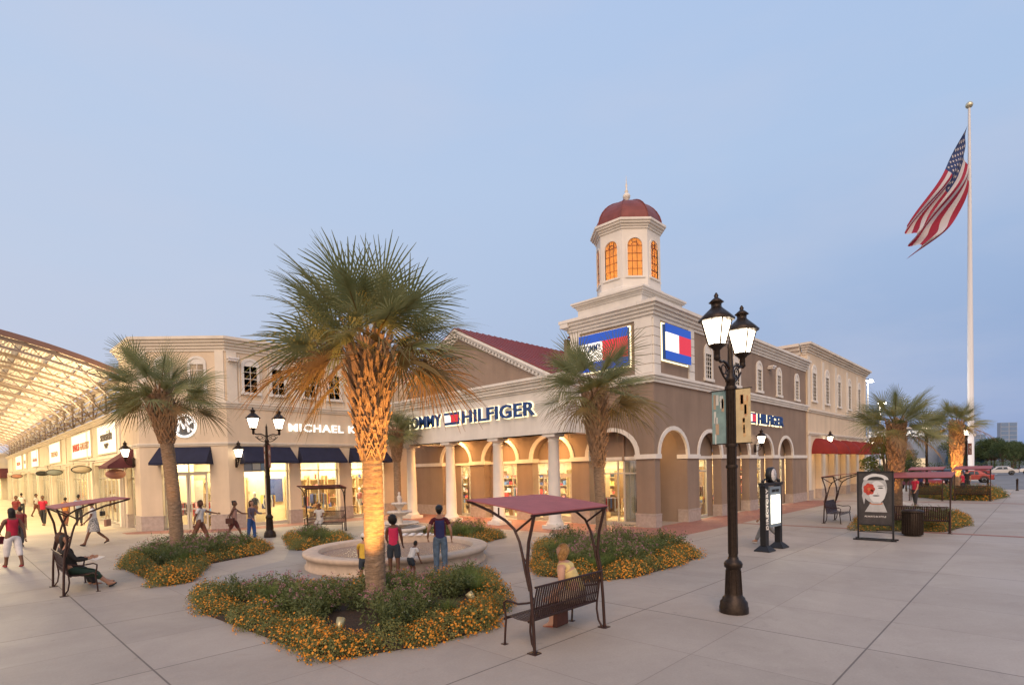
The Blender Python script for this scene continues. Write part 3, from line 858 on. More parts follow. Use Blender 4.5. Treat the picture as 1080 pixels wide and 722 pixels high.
# ---------------------------------------------------------------- cream corner store on the left
mk = thing('store_building', 'cream stucco corner store with navy awnings and paired upper windows', 'building', (10.2, 30, 0))
FX = fr(mk, 0, 30, 1, 0); FC = fr(mk, 7.0, 33.0, 3.2, -3.0); FY = fr(mk, 7.0, 0, 0, -1)
CL = sqrt(3.2 ** 2 + 3 ** 2)
bays = [(10.95, 13.35), (14.0, 16.35), (17.15, 19.4)]
wm = MB(FX)
wm.wall(10.2, 20.5, 0, 9.2, [(a, b, 0, 3.9, False) for a, b in bays], 0, .5)
wm.box(20.5, 21.38, .02, .5, 0, 9.2)
wm.M = FC; wm.wall(0, CL, 0, 9.2, [(1.05, 3.45, 0, 3.9, False)], 0, .5)
wm.M = FY; wm.wall(-36.5, -33.0, 0, 9.2, [(-36.0, -34.2, 0, 3.7, False)], 0, .5)
wm.M = Matrix.Translation(-mk.location); wm.box(7, 21.3, 36.5, 36.9, 4, 9.2); wm.box(7.5, 21.3, 33.5, 36.5, 9.0, 9.1); wm.box(10.5, 21.3, 30.5, 33.5, 9.0, 9.1)
wm.box(21.0, 21.38, 30.5, 36.5, 6, 9.2)
wm.build('wall', M_CREAM, mk)
base_blocks(mk, FX, 10.2, 20.5, bays, .75, .03, .5); base_blocks(mk, FC, 0, CL, [(1.05, 3.45)], .75, .03, .5)
base_blocks(mk, FY, -36.5, -33.0, [(-36.0, -34.2)], .75, .03, .5)
tr = MB(FX)
def trims(mb, a, b, e0, e1):
    for (z0, z1, o) in ((4.28, 4.36, .05), (4.36, 4.44, .09), (6.18, 6.28, .05), (6.28, 6.40, .10), (6.40, 6.5, .15)):
        mb.box(a - e0 * o, b + e1 * o, -o, .02, z0, z1)
    cornice(mb, a, b, 9.05, 9.75, .38, 5, .5, e0, e1)
trims(tr, 10.2, 21.3, .41, 0); tr.M = FC @ Matrix.Translation((0, 0, -.003)); trims(tr, 0, CL, .41, .41); tr.M = FY; trims(tr, -36.5, -33.0, 1, .41)
tr.build('cornice', M_TRIM_C, mk)
# shallow pilasters and raised panels of the upper storey
for F_, a, b in ((FX, 10.25, 10.75), (FX, 13.72, 14.0), (FX, 16.95, 17.3), (FX, 19.6, 20.1), (FC, .05, .5), (FC, 3.9, 4.33)):
    pl = MB(F_); pl.box(a, b, -.05, .01, 6.5, 9.05); pl.build('pilaster', M_TRIM_C, mk)
for c in (11.43, 12.88, 14.68, 16.17, 18.0, 19.3):
    pl = MB(FX); pl.box(c - .58, c - .53, -.03, .01, 6.62, 8.95); pl.box(c + .53, c + .58, -.03, .01, 6.62, 8.95); pl.box(c - .58, c + .58, -.03, .01, 6.56, 6.62); pl.build('panel_moulding', M_TRIM_C, mk)
for c in (11.43, 12.88, 14.68, 16.17, 18.0, 19.3): sash_window(mk, FX, c, 7.05, 8.45, .66, 2, 4, .13, .8)
for c in (1.35, 3.0): sash_window(mk, FC, c, 7.05, 8.45, .66, 2, 4, .13, .8)
v = MB(FX); v.box(10.3, 10.75, -.28, -.051, 8.55, 8.68); v.box(10.25, 10.8, -.32, -.06, 8.66, 8.74); v.build('floodlight', M_WHITE, mk)
for a, b in bays: shop_window(mk, FX, a, b, .02, 3.88, .3, cols=2, transom=.95, sill=.18)
shop_window(mk, FC, 1.05, 3.45, .02, 3.88, .3, door=True, cols=2, transom=.95)
shop_window(mk, FY, -36.0, -34.2, .02, 3.68, .3, cols=2, transom=.95)
room(mk, FX, 10.9, 20.6, .55, 3.2, 3.9, 520, sides=(0, 1)); goods(mk, FX, 11.0, 20.4, 3.15, (.6, 1.2, 1.8, 2.4), 21, False, .5)
room(mk, FC, -.2, CL + .4, .6, 3.4, 3.9, 170, sides=(0, 0)); goods(mk, FC, .4, 4.0, 3.0, (.6, 1.2, 1.8, 2.4), 22, False, .5)
room(mk, FY, -36.2, -34.0, .55, 2.6, 3.7, 70)
def awning(root, F, a, b, z0, z1, out, m, n0=-.01):
    w = MB(F); t = .03
    # sloping front, two sloped sides and a short valance
    P = [(a + .12, n0, z1), (b - .12, n0, z1), (b, -out, z0 + .0), (a, -out, z0 + .0)]
    w.add([(a, n0, z0), (a + .12, n0, z1), (b - .12, n0, z1), (b, n0, z0), (a, -out, z0 + .12), (b, -out, z0 + .12), (a, -out, z0), (b, -out, z0),
           (a + t, n0, z0), (a + t + .12, n0, z1 - t), (b - t - .12, n0, z1 - t), (b - t, n0, z0), (a + t, -out + t, z0 + .12), (b - t, -out + t, z0 + .12), (a + t, -out + t, z0), (b - t, -out + t, z0)],
          [(1, 2, 5, 4), (4, 5, 7, 6), (0, 1, 4, 6), (2, 3, 7, 5), (9, 12, 13, 10), (12, 14, 15, 13), (8, 14, 12, 9), (10, 13, 15, 11), (6, 7, 15, 14), (0, 6, 14, 8), (3, 11, 15, 7)])
    return w.build('awning', m, root)
awning(mk, FX, 10.75, 13.55, 3.32, 4.22, .75, M_NAVY); awning(mk, FX, 13.8, 16.5, 3.32, 4.22, .75, M_NAVY); awning(mk, FX, 16.95, 19.6, 3.32, 4.22, .75, M_NAVY)
awning(mk, FC, .85, 3.65, 3.32, 4.22, .75, M_NAVY)
awning(mk, FY, -36.45, -34.15, 3.25, 4.22, 1.15, M_MAROON)
for F_, a, b in ((FX, 11.0, 19.4), (FC, 1.1, 3.4)):
    k = a + .6
    while k < b:
        c = F_ @ Vector((k + .5, .15, 3.75)); lamp('soffit_light', 'POINT', c, 9, (1, .72, .38), .05, None, mk); k += 3.0
t = thing('store_sign', 'white halo lit lettering above the navy awnings', 'sign', (16.2, 29.9, 5.0))
wtext('lettering', 'MICHAEL KORS', t, 0, 30, 1, 0, 16.15, 5.30, 5.6, .44, M_SIGNLIT, .09, .06, .018, 1.12)
t = thing('round_emblem', 'round white backlit emblem over the corner door, half behind the palm', 'sign', frame(7, 33, 3.2, -3) @ Vector((2.3, -.1, 5.3)))
e = MB(fr(t, 7.0, 33.0, 3.2, -3.0))
e.ring(2.3, 5.3, .50, .60, -.10, -.03, n=20); 
e2 = MB(fr(t, 7.0, 33.0, 3.2, -3.0) @ Matrix.Translation((4.6, 0, 10.6)) @ Matrix.Rotation(pi, 4, 'Y')); e2.ring(2.3, 5.3, .50, .60, -.10, -.03, n=20)
o = len(e.v); e.v += e2.v; e.f += [[i + o for i in f] for f in e2.f]; e.mi += e2.mi; e.sm += e2.sm
e.build('ring', M_SIGNLIT, t)
# two crossed letters inside the ring
l_ = MB(fr(t, 7.0, 33.0, 3.2, -3.0))
def bar(mb, a, b, w=.045, n0=-.095, n1=-.04):
    d = Vector((b[0] - a[0], b[1] - a[1])); d.normalize(); nx, nz = -d.y * w, d.x * w
    mb.prism([(a[0] + nx, a[1] + nz), (b[0] + nx, b[1] + nz), (b[0] - nx, b[1] - nz), (a[0] - nx, a[1] - nz)], n0, n1)
for a, b in (((1.98, 5.0), (2.06, 5.6)), ((2.06, 5.6), (2.28, 5.15)), ((2.28, 5.15), (2.44, 5.66)), ((2.44, 5.66), (2.50, 4.98))): bar(l_, a, b)
for a, b in (((2.42, 5.32), (2.70, 5.52)), ((2.42, 5.30), (2.68, 5.06))): bar(l_, a, b, .04, -.09, -.035)
l_.build('lettering', M_SIGNLIT, t)
dk = MB(Matrix.Translation(-t.location) @ frame(7.0, 33.0, 3.2, -3.0) @ Matrix.Translation((2.3, -.03, 5.3)) @ Matrix.Rotation(pi / 2, 4, 'X'))
dk.lathe([(0, 0), (.5, 0), (.5, .012), (0, .012)], 24); dk.build('disc', mat('grey_sign_disc', (.15, .15, .15), .5), t)
# window pictures and dummies of the cream store
for x, c1, c2 in ((18.35, 6, 0), (11.9, 4, 8), (12.6, 3, 4)):
    d = thing('mannequin', {18.35: 'white shop dummy in a pale pink dress in the last lit window', 11.9: 'white shop dummy in black in the window behind the street lamp', 12.6: 'white shop dummy in tan in the window behind the street lamp'}[x], 'mannequin', (x, 31.2, .02))
    q = MB(); mannequin(q, 0, 0, 1, 2); q.build('dressed_body', [GOODS[0], GOODS[c1], GOODS[c2]], d)
pc = thing('window_poster', 'large black white and blue picture hung behind the glass under the second awning', 'poster', (12.1, 30.42, 2.9))
q = MB(); q.box(-1.0, .1, 0, .03, 0, .85, 0); q.box(-.98, -.6, -.01, 0, .05, .8, 1); q.box(-.55, -.15, -.012, 0, .1, .6, 2); q.box(-.1, .08, -.011, 0, 0.05, .8, 3)
q.build('print', [GOODS[4], mat('grey_print', (.25, .25, .28), .5), GOODS[0], GOODS[5]], pc)

# ---------------------------------------------------------------- long arcade on the left
ar = thing('arcade_building', 'long cream shop row with lit sign panels running away under the arched canopy', 'building', (7, 37, 0))
FA = fr(ar, 7.0, 0, 0, -1)
abays = [(-46.0 - 9.6 * k + 1.0, -37.6 - 9.6 * k) for k in range(8)]
wm = MB(FA); wm.wall(-113, -36.92, 0, 6.3, [(a, b, 0, 3.6, False) for a, b in abays[::-1]], 0, .4)
wm.M = Matrix.Translation(-ar.location); wm.box(7.4, 20, 36.95, 113, 6.0, 6.2)
wm.build('wall', M_CREAM2, ar)
tr = MB(FA)
for z0, z1, o in ((3.80, 3.92, .08), (3.92, 4.02, .14), (6.10, 6.2, .12), (6.2, 6.32, .2), (6.32, 6.42, .3)): tr.box(-113, -36.95, -o, .02, z0, z1)
k = -112.9
for a, b in abays: tr.box(b + .15, b + .55, -.12, .01, 0, 3.8); tr.box(a - .5, a - .1, -.12, .01, 0, 3.8)
for a, b in abays: tr.box(b + .02, b + .6, -.07, .01, 4.02, 6.1)
tr.build('cornice', M_TRIM_C, ar)
for a, b in abays: shop_window(ar, FA, a, b, .02, 3.58, .25, cols=6, transom=.8)
room(ar, FA, -112.5, -37.3, .5, 3.0, 3.7, 1500); goods(ar, FA, -85, -37.6, 2.95, (.5, 1.0, 1.5, 2.0), 31, True, .6)
words = [('seaside', 'VIP', (.08, .06, .05), (.08, .06, .05)), ('BANDS', 'GALLERY', (.5, .08, .05), (.45, .25, .15)), ('TREND', None, (.45, .3, .2), None), ('denim', None, (.4, .2, .2), None), ('co', None, (.3, .3, .3), None), ('MODA', None, (.6, .15, .1), None)]
for i, (y0, y1) in enumerate(((43.2, 37.8), (53.2, 45.4), (66.0, 59.0), (80.5, 74.0), (88.5, 86.0), (99, 91))):
    t = thing('lit_sign_panel', ['white sign panel with dark script nearest the corner store', 'wide white sign panel with red and brown capitals', 'square white sign panel with thin tan capitals', 'white sign panel with small wine lettering farther along the arcade', 'narrow white sign panel deep in the arcade', 'white sign panel with red capitals near the far end of the arcade'][i], 'sign', (7, (y0 + y1) / 2, 4.3), 0, 'lit sign panels along the arcade')
    F = fr(t, 7.0, 0, 0, -1)
    q = MB(F); q.box(-y0, -y1, -.07, -.002, 4.28, 5.95); q.build('panel', mat('glowing_sign_panel', (.9, .88, .8), .5, emit=(1, .90, .66), estr=.55), t)
    q = MB(F)
    for a, b, c, d in ((-y0 - .08, -y0, 4.2, 6.03), (-y1, -y1 + .08, 4.2, 6.03)): q.box(a, b, -.10, -.002, c, d)
    q.box(-y0, -y1, -.10, -.002, 5.95, 6.03); q.box(-y0, -y1, -.10, -.002, 4.2, 4.28); q.build('frame', M_TRIM_C, t)
    wd = words[i]; um = -(y0 + y1) / 2; wid = y0 - y1
    if wd[1] and i == 1:
        wtext('lettering', wd[0], t, 7, 0, 0, -1, um - wid * .24, 5.05, wid * .36, .55, mat('letter_a1', wd[2], .6), .09, .03, .02)
        wtext('lettering', wd[1], t, 7, 0, 0, -1, um + wid * .20, 5.05, wid * .44, .5, mat('letter_b1', wd[3], .6), .09, .03, .02)
    elif wd[1]:
        wtext('lettering', wd[0], t, 7, 0, 0, -1, um, 5.3, wid * .62, .6, mat('letter_a0', wd[2], .6), .09, .03, .02)
        wtext('lettering', wd[1], t, 7, 0, 0, -1, um, 4.7, wid * .24, .32, mat('letter_a0', wd[2], .6), .09, .03, .02)
    else: wtext('lettering', wd[0], t, 7, 0, 0, -1, um, 5.0, wid * .6, .45, mat('letter_' + str(i) + 'c', wd[2], .6), .09, .03, .02)
for i, (x, y, c) in enumerate(((6.2, 44.2, 0), (6.2, 56.5, 1), (6.1, 62.8, 2), (6.2, 88, 3))):
    t = thing('hanging_sign', ['oval cream sign with a dark rim hanging in the arcade nearest the corner', 'oval grey sign hanging second in the arcade row', 'oval black sign with a pale rim hanging third in the arcade row', 'small oval pink sign hanging deep in the arcade'][i], 'sign', (x, y, 3.35), 0, 'oval signs hung from the arcade wall')
    q = MB(Matrix.Rotation(pi / 2, 4, 'X')); q.lathe([(0, -.03), (.48, -.03), (.48, .03), (0, .03)], 20, sy=.42); q.build('board', [mat('sign_board%d' % i, [(.6, .5, .35), (.3, .34, .33), (.03, .03, .03), (.6, .3, .22)][i], .6)], t)
    q = MB(Matrix.Rotation(pi / 2, 4, 'X')); q.lathe([(.48, -.045), (.54, -.045), (.54, .045), (.48, .045), (.48, -.045)], 20, sy=.46); q.build('rim', M_DKFRAME if i != 2 else M_TRIM, t)
    q = MB(); q.tube([(-.4, 0, .3), (-.4, 0, .52)], .012, 5); q.tube([(.4, 0, .3), (.4, 0, .52)], .012, 5); q.tube([(-.6, 0, .52), (.8, 0, .52)], .018, 6); q.build('bracket', M_DKFRAME, t)
t = thing('hanging_sign', 'dark oval sign hanging under the maroon awning of the cream store', 'sign', (6.35, 35.1, 2.95))
q = MB(Matrix.Rotation(pi / 2, 4, 'X')); q.lathe([(0, -.03), (.45, -.03), (.45, .03), (0, .03)], 20, sy=.6); q.build('board', mat('rust_board', (.35, .16, .12), .6), t)
q = MB(); q.tube([(-.5 + .1 * k, 0, .28 + .22 * sin(pi * k / 10)) for k in range(11)], .02, 6); q.tube([(.5, 0, .3), (.65, 0, .4)], .02, 6); q.build('bracket', M_DKFRAME, t)

cp = thing('arched_canopy', 'steel barrel canopy with pale ribbed roof sheets spanning the shop street', 'canopy', (-3, 37, 0))
T0 = Matrix.Translation(-cp.location)
cz = lambda x: 10.33 - .0197 * (x + 2.96) ** 2
NR = 19
rib0 = None
for k in range(NR):
    if rib0 is None:
        q = MB(Matrix.Translation((3, 0, 0)))
        xs = [-13 + 20.2 * i / 24 for i in range(25)]
        for o0, o1, w in ((-.10, .08, .10), (-.50, -.38, .08)):
            vs = []; fs = []
            for x in xs:
                z = cz(x); vs += [(x, -w, z + o0), (x, w, z + o0), (x, w, z + o1), (x, -w, z + o1)]
            for i in range(24):
                for j in range(4): fs.append((i * 4 + j, i * 4 + (j + 1) % 4, i * 4 + 4 + (j + 1) % 4, i * 4 + 4 + j))
            q.add(vs, fs, None, False)
        for i in range(24):
            a, b = xs[i], xs[i + 1]
            q.tube([(a, 0, cz(a) - .43), ((a + b) / 2, 0, cz((a + b) / 2) - .05)], .025, 5); q.tube([((a + b) / 2, 0, cz((a + b) / 2) - .05), (b, 0, cz(b) - .43)], .025, 5)
        rib0 = q.build('rib', mat('grey_brown_steel', (.27, .21, .17), .5, metal=.2, noise=.15), cp); o = rib0
    else: o = bpy.data.objects.new('rib', rib0.data); COL.objects.link(o); o.parent = cp
    o.location = (0, 4.1 * k + .1, 0)
q = MB(T0)
for i in range(0, 17):
    x = -12.8 + i * 1.23
    q.box(x - .05, x + .05, 37.05, 37 + 4.1 * (NR - 1), cz(x) + .07, cz(x) + .19)
q.build('purlin', mat('grey_brown_steel', (.27, .21, .17)), cp)
# roof sheets: a ribbed strip in each bay, a clear slot left at every second purlin
q = MB(T0)
for k in range(NR - 1):
    y0, y1 = 37 + 4.1 * k + .12, 37 + 4.1 * (k + 1) + .08
    for i in range(16):
        xa, xb = -12.8 + i * 1.23 + .02, -12.8 + (i + 1) * 1.23 - .02
        n = 8; vs = []; fs = []
        for j in range(n * 2 + 1):
            x = xa + (xb - xa) * j / (2 * n); z = cz(x) + .24 + (.045 if j % 2 else 0)
            vs += [(x, y0, z), (x, y1, z)]
        for j in range(2 * n): fs.append((2 * j, 2 * j + 1, 2 * j + 3, 2 * j + 2))
        q.add(vs, fs, None, False)
q.build('roof_sheet', mat('pale_ribbed_sheet', (.74, .62, .42), .6, noise=.08, trans=.45), cp)
q = MB(T0)
for k in range(NR - 1):
    for z in range(6): q.box(7.22, 7.26, 37.15 + 4.1 * k, 37.1 + 4.1 * (k + 1), 6.45 + z * .33, 6.45 + z * .33 + .24)
q.build('louvre_panel', mat('pale_louvre', (.50, .43, .33), .6), cp)
q = MB(T0)
vs = []; fs = []
xs = [-13.2 + 20.6 * i / 30 for i in range(31)]
for x in xs: z = cz(x); vs += [(x, 36.80, z + .10), (x, 36.98, z + .10), (x, 36.98, z + .36), (x, 36.80, z + .36)]
for i in range(30):
    for j in range(4): fs.append((i * 4 + j, i * 4 + (j + 1) % 4, i * 4 + 4 + (j + 1) % 4, i * 4 + 4 + j))
q.add(vs, fs, None, False); q.build('fascia', mat('brown_fascia', (.20, .11, .085), .5), cp)
q = MB(T0)
for k in range(NR):
    y = 37.1 + 4.1 * k
    q.tube([(7.1, y, 6.2), (7.1, y, cz(7.1) + .1)], .06, 6); q.tube([(7.1, y, 6.6), (5.4, y, cz(5.4) - .4)], .045, 6)
    if k < NR - 1: q.tube([(7.1, y, 6.5), (7.1, y + 4.1, cz(7) - .2)], .03, 5); q.tube([(7.1, y, cz(7) - .2), (7.1, y + 4.1, 6.5)], .03, 5)
q.box(7.0, 7.2, 37, 37 + 4.1 * (NR - 1), cz(7.1) - .05, cz(7.1) + .12)
for k in range(NR): q.tube([(-13, 37.1 + 4.1 * k, 0), (-13, 37.1 + 4.1 * k, cz(-13))], .12, 8)
q.build('strut', mat('grey_brown_steel', (.27, .21, .17)), cp)
for k in range(5):
    y = 43 + 16 * k
    o = lamp('canopy_uplight', 'AREA', Vector((5.6, y, 6.7)) - Vector(cp.location), 1300, (1, .78, .46), .5, None, cp, 15)
    o.rotation_euler = (0, radians(180 - 25), 0)
    o = lamp('canopy_downlight', 'AREA', Vector((1.0, y, 7.2)) - Vector(cp.location), 1500, (1, .78, .44), 1.0, None, cp, 14)
for k in range(NR):
    q = MB(); q.box(-.12, .08, -.25, .25, 0, .12); q.tube([(.05, 0, .02), (1.2, 0, .0)], .02, 5)
    if k == 0: lf = q.build('light_fitting', M_ALU, cp); o = lf
    else: o = bpy.data.objects.new('light_fitting', lf.data); COL.objects.link(o); o.parent = cp
    o.location = Vector((5.85, 38.2 + 4.1 * k, 6.5)) - Vector(cp.location)
# building that closes the shop street
eb = thing('end_building', 'yellow lit shop front closing the far end of the canopied street', 'building', (0, 114, 0))
FE = fr(eb, 0, 114, 1, 0)
q = MB(FE); q.wall(-16, 9, 0, 7, [(-4, 0, 0, 3.2, False), (1.5, 6.2, 0, 3.2, False)], 0, .4); q.build('wall', M_CREAM2, eb)
q = MB(FE); q.box(-16, 9, -.15, .01, 3.7, 3.9); q.box(-16, 9, -.25, .01, 6.8, 7.1); q.build('cornice', M_TRIM_C, eb)
shop_window(eb, FE, -4, 0, .02, 3.2, .2, cols=3); shop_window(eb, FE, 1.5, 6.2, .02, 3.2, .2, cols=3)
room(eb, FE, -4.5, 6.6, .5, 3, 3.4, 600)
awning(eb, FE, 4.9, 8.2, 3.3, 4.8, 1.4, M_MAROON)

# ---------------------------------------------------------------- taller cream store beyond the brown one
fb = thing('store_building', 'tall cream stucco store with five red shell awnings beyond the brown store', 'building', (42.55, 12.1, 0))
FB = fr(fb, 0, 12.1, 1, 0)
ab = [(43.2, 46.0), (46.7, 49.5), (50.2, 53.0), (53.7, 56.5), (57.1, 59.5)]
q = MB(FB); q.wall(42.55, 60.2, 0, 10.5, [(a + .25, b - .25, .0, 3.6, False) for a, b in ab], -.10, .3)
for a, b in ab: q.box(a, b, .31, .4, 0, 3.7)
q.box(42.55, 43.0, .3, 14, 8, 10.5); q.box(59.8, 60.2, .3, 14, 0, 10.5); q.box(43, 59.8, 2, 14, 9.8, 9.9)
q.build('wall', M_CREAM, fb)
for a, b in ((42.55, 43.15), (46.05, 46.65), (49.55, 50.15), (53.05, 53.65), (56.5, 57.1), (59.6, 60.2)): 
    q = MB(FB); q.box(a, b, -.13, -.09, 6.6, 10.2); q.build('pilaster', M_TRIM_C, fb)
    q = MB(FB); q.box(a, b, -.13, -.09, .72, 4.6); q.build('pilaster', M_TRIM_C, fb)
q = MB(FB)
for z0, z1, o in ((4.62, 4.72, .16), (4.72, 4.84, .22), (6.25, 6.38, .17), (6.38, 6.52, .25)): q.box(42.5, 60.2, -o, -.09, z0, z1)
cornice(q, 42.55, 60.2, 10.3, 11.05, .5, 5, .2, 1, 1)
q.M = Matrix.Translation(-fb.location); 
for z0, z1, o in ((10.3, 10.6, .12), (10.6, 10.85, .3), (10.85, 11.05, .5)): q.box(42.55 - o, 42.7, 12.4, 26, z0, z1)
q.build('cornice', M_TRIM_C, fb)
base_blocks(fb, FB, 42.56, 60.2, [(a + .25, b - .25) for a, b in ab], .7, .13, .3)
for c in (44.1, 47.4, 50.8, 54.1, 57.5): sash_window(fb, fr(fb, 0, 12.0, 1, 0), c, 7.15, 9.15, .85, 3, 8, .17, 1.)
for a, b in ab:
    a, b = a + .1, b - .1
    q = MB(FB @ Matrix.Translation(((a + b) / 2, -.11, 3.3)))
    vs = []; fs = []; n, m = 16, 7
    for i in range(m + 1):
        t = pi / 2 * i / m
        for j in range(n + 1):
            p = pi * j / n
            vs.append((-(b - a) / 2 * cos(p) * cos(t), -1.35 * sin(p) * cos(t), 1.15 * sin(t)))
    for i in range(m):
        for j in range(n): o = i * (n + 1) + j; fs.append((o, o + 1, o + n + 2, o + n + 1))
    q.add(vs, fs, None, True); q.build('awning', M_REDAWN, fb, fix=False)
    c = Vector(((a + b) / 2, 11.75, 3.6)) - Vector(fb.location)
    lamp('soffit_light', 'POINT', c - Vector((0, 0, .55)), 22, (1, .68, .32), .08, None, fb)

# ---------------------------------------------------------------- lamps
def lantern_shape(root, p, s=1., glow=True, energy=45):
    """four sided tapering lantern with its base at p: glass, cage, roof"""
    x, y, z = p
    g = MB(); r0, r1 = .10 * s, .185 * s; R2 = sqrt(2)
    g.lathe([(r0 * R2 * .96, z + .02 * s), (r1 * R2 * .96, z + .42 * s)], 4, (x, y), rot=pi / 4, smooth=False)
    g.build('lantern_glass', M_LAMP, root)
    c = MB()
    for k in range(4):
        a = pi / 4 + k * pi / 2
        c.tube([(x + r0 * R2 * cos(a), y + r0 * R2 * sin(a), z), (x + r1 * R2 * cos(a), y + r1 * R2 * sin(a), z + .43 * s)], .014 * s, 5)
    for k in range(4):
        a = k * pi / 2
        c.tube([(x + r0 * cos(a), y + r0 * sin(a), z), (x + r1 * cos(a), y + r1 * sin(a), z + .43 * s)], .009 * s, 4)
    c.lathe([(.03 * s, z - .20 * s), (.055 * s, z - .16 * s), (.05 * s, z - .08 * s), (.10 * s, z - .03 * s), (r0 * R2, z), (r0 * R2, z + .02 * s)], 8, (x, y))
    c.build('lantern_cage', M_IRON, root)
    h = MB()
    h.lathe([(r1 * R2 * 1.12, z + .42 * s), (r1 * R2 * 1.15, z + .45 * s), (r1 * R2 * .85, z + .53 * s), (.10 * s, z + .64 * s), (.085 * s, z + .66 * s), (.085 * s, z + .72 * s), (.13 * s, z + .735 * s), (.07 * s, z + .79 * s), (.03 * s, z + .82 * s), (.04 * s, z + .85 * s), (.012 * s, z + .90 * s)], 8, (x, y), rot=pi / 8)
    h.build('lantern_roof', M_IRON, root)
    if energy: lamp('lantern_light', 'POINT', (x, y, z + .25 * s), energy, (1, .76, .46), .12 * s, None, root)
def street_lamp(name, label, loc, banners=None, energy=60, rz=0.):
    t = thing(name, label, 'street lamp', loc, rz, 'double lantern street lamps')
    b = MB()
    b.lathe([(.25, 0), (.25, .10), (.24, .12), (.235, .19), (.20, .23), (.19, .27), (.155, .30), (.15, .35), (.125, .78), (.13, .80), (.155, .82), (.16, .88), (.14, .92), (.10, .95), (.085, 1.0)], 20)
    for k in range(8):
        a = k * pi / 4; b.tube([(.152 * cos(a), .152 * sin(a), .34), (.13 * cos(a), .13 * sin(a), .76)], .012, 5)
    b.build('base', M_IRON, t)
    p = MB()
    p.lathe([(.078, 1.0), (.076, 4.12), (.09, 4.14), (.095, 4.19), (.07, 4.23), (.055, 4.29), (.065, 4.37), (.05, 4.43), (.04, 4.72), (.05, 4.75), (.02, 4.85), (.004, 4.92)], 16)
    for k in range(10):
        a = k * pi / 5; p.tube([(.077 * cos(a), .077 * sin(a), 1.05), (.075 * cos(a), .075 * sin(a), 4.08)], .009, 4)
    for z in (2.62, 3.0, 4.02): p.lathe([(.1, z - .03), (.105, z), (.1, z + .03)], 12)
    p.build('pole', M_IRON, t)
    a_ = MB()
    for s in (-1, 1):
        pts = [(s * (.06 + .49 * (i / 10)), 0, 4.37 + .10 * sin(pi * i / 10) - .02 * i / 10 + (.12 * max(0, i - 7) / 3)) for i in range(11)]
        a_.tube(pts, .026, 8)
        a_.tube([(s * (.07 + .40 * (i / 12)), 0, 4.13 + .22 * (i / 12) ** 2) for i in range(13)], .018, 6)
        a_.tube([(s * (.28 + .10 * cos(q)), 0, 4.32 + .08 * sin(q)) for q in [i * 2 * pi / 12 for i in range(13)]], .013, 5, cap=False)
        a_.tube([(s * (.15 + .05 * cos(q)), 0, 4.29 + .05 * sin(q)) for q in [i * 2 * pi / 10 for i in range(11)]], .011, 5, cap=False)
        a_.lathe([(.02, 4.43), (.06, 4.47), (.05, 4.53)], 8, (s * .55, 0))
    a_.build('arm', M_IRON, t)
    for s in (-1, 1): lantern_shape(t, (s * .55, 0, 4.69), 1.0, True, energy)
    if banners:
        for z in (3.99, 3.03): r = MB(); r.tube([(0, -.37, z), (0, .37, z)], .011, 6); r.build('banner_arm', M_IRON, t)
        for s, ms, seed in ((1, banners[0], 1), (-1, banners[1], 2)):
            q = MB()
            n = 8; rr = random.Random(seed)
            q.box(-.006, .006, min(s * .09, s * .345), max(s * .09, s * .345), 3.04, 3.98, 0)
            for k in range(9):
                y = s * rr.uniform(.14, .30); z = rr.uniform(3.1, 3.85); w, h = rr.uniform(.012, .035), rr.uniform(.04, .14)
                q.box(-.009, .009, y - w, y + w, z - h, z + h, rr.choice((1, 2)))
            q.build('banner', ms, t)
    return t
teal = [mat('banner_teal', (.20, .30, .29), .7, noise=.2), mat('banner_buff', (.42, .30, .20), .7), mat('banner_pale', (.55, .55, .5), .7)]
yell = [mat('banner_ochre', (.55, .44, .25), .7, noise=.15), mat('banner_tan', (.50, .27, .14), .7), mat('banner_tan2', (.58, .38, .18), .7)]
rust = [mat('banner_maroon', (.16, .06, .05), .7, noise=.2), mat('banner_rust', (.36, .16, .09), .7), mat('banner_pale', (.55, .55, .5), .7)]
street_lamp('street_lamp', 'tall bronze double lantern lamp with teal and ochre banners on the open plaza', (9.84, 4.03, 0), (teal, yell), 90, radians(0))
street_lamp('street_lamp', 'bronze double lantern lamp in front of the navy awnings', (9.82, 24.2, 0), (rust, rust), 90)
street_lamp('street_lamp', 'distant double lantern lamp between the two right hand palms', (51.7, 6.4, 0), None, 60)
street_lamp('street_lamp', 'farthest double lantern lamp with a rust banner near the flagpole', (61.0, 4.8, 0), (rust, rust), 60)
def wall_lantern(label, p, nx, ny):
    t = thing('wall_lantern', label, 'lantern', p, atan2(ny, nx), 'lanterns on the shop walls')
    b = MB(); b.lathe([(.05, -.42), (.07, -.36), (.05, -.1), (.07, 0), (.03, .08)], 8, (.05, 0))
    b.tube([(.06, 0, -.3), (.2, 0, -.34), (.36, 0, -.22), (.40, 0, -.08)], .02, 6); b.tube([(.06, 0, -.05), (.2, 0, .02), (.33, 0, -.05), (.3, 0, -.16), (.22, 0, -.14)], .014, 5)
    b.build('bracket', M_IRON, t)
    lantern_shape(t, (.40, 0, .08), .95, True, 26)
wall_lantern('lit lantern on the pilaster between the corner door and first navy awning', (10.55, 29.95, 3.55), 0, -1)
wall_lantern('lit lantern on the pilaster beside the maroon awning', (6.97, 33.9, 3.7), -1, 0)
wall_lantern('lit lantern on the brown side wall above the plaza sign post', (32.6, 12.03, 3.75), 0, -1)
wall_lantern('lit lantern on the tall cream store between red awnings', (46.35, 11.95, 4.1), 0, -1)
wall_lantern('lit lantern at the far end of the red awnings', (59.9, 11.95, 4.0), 0, -1)

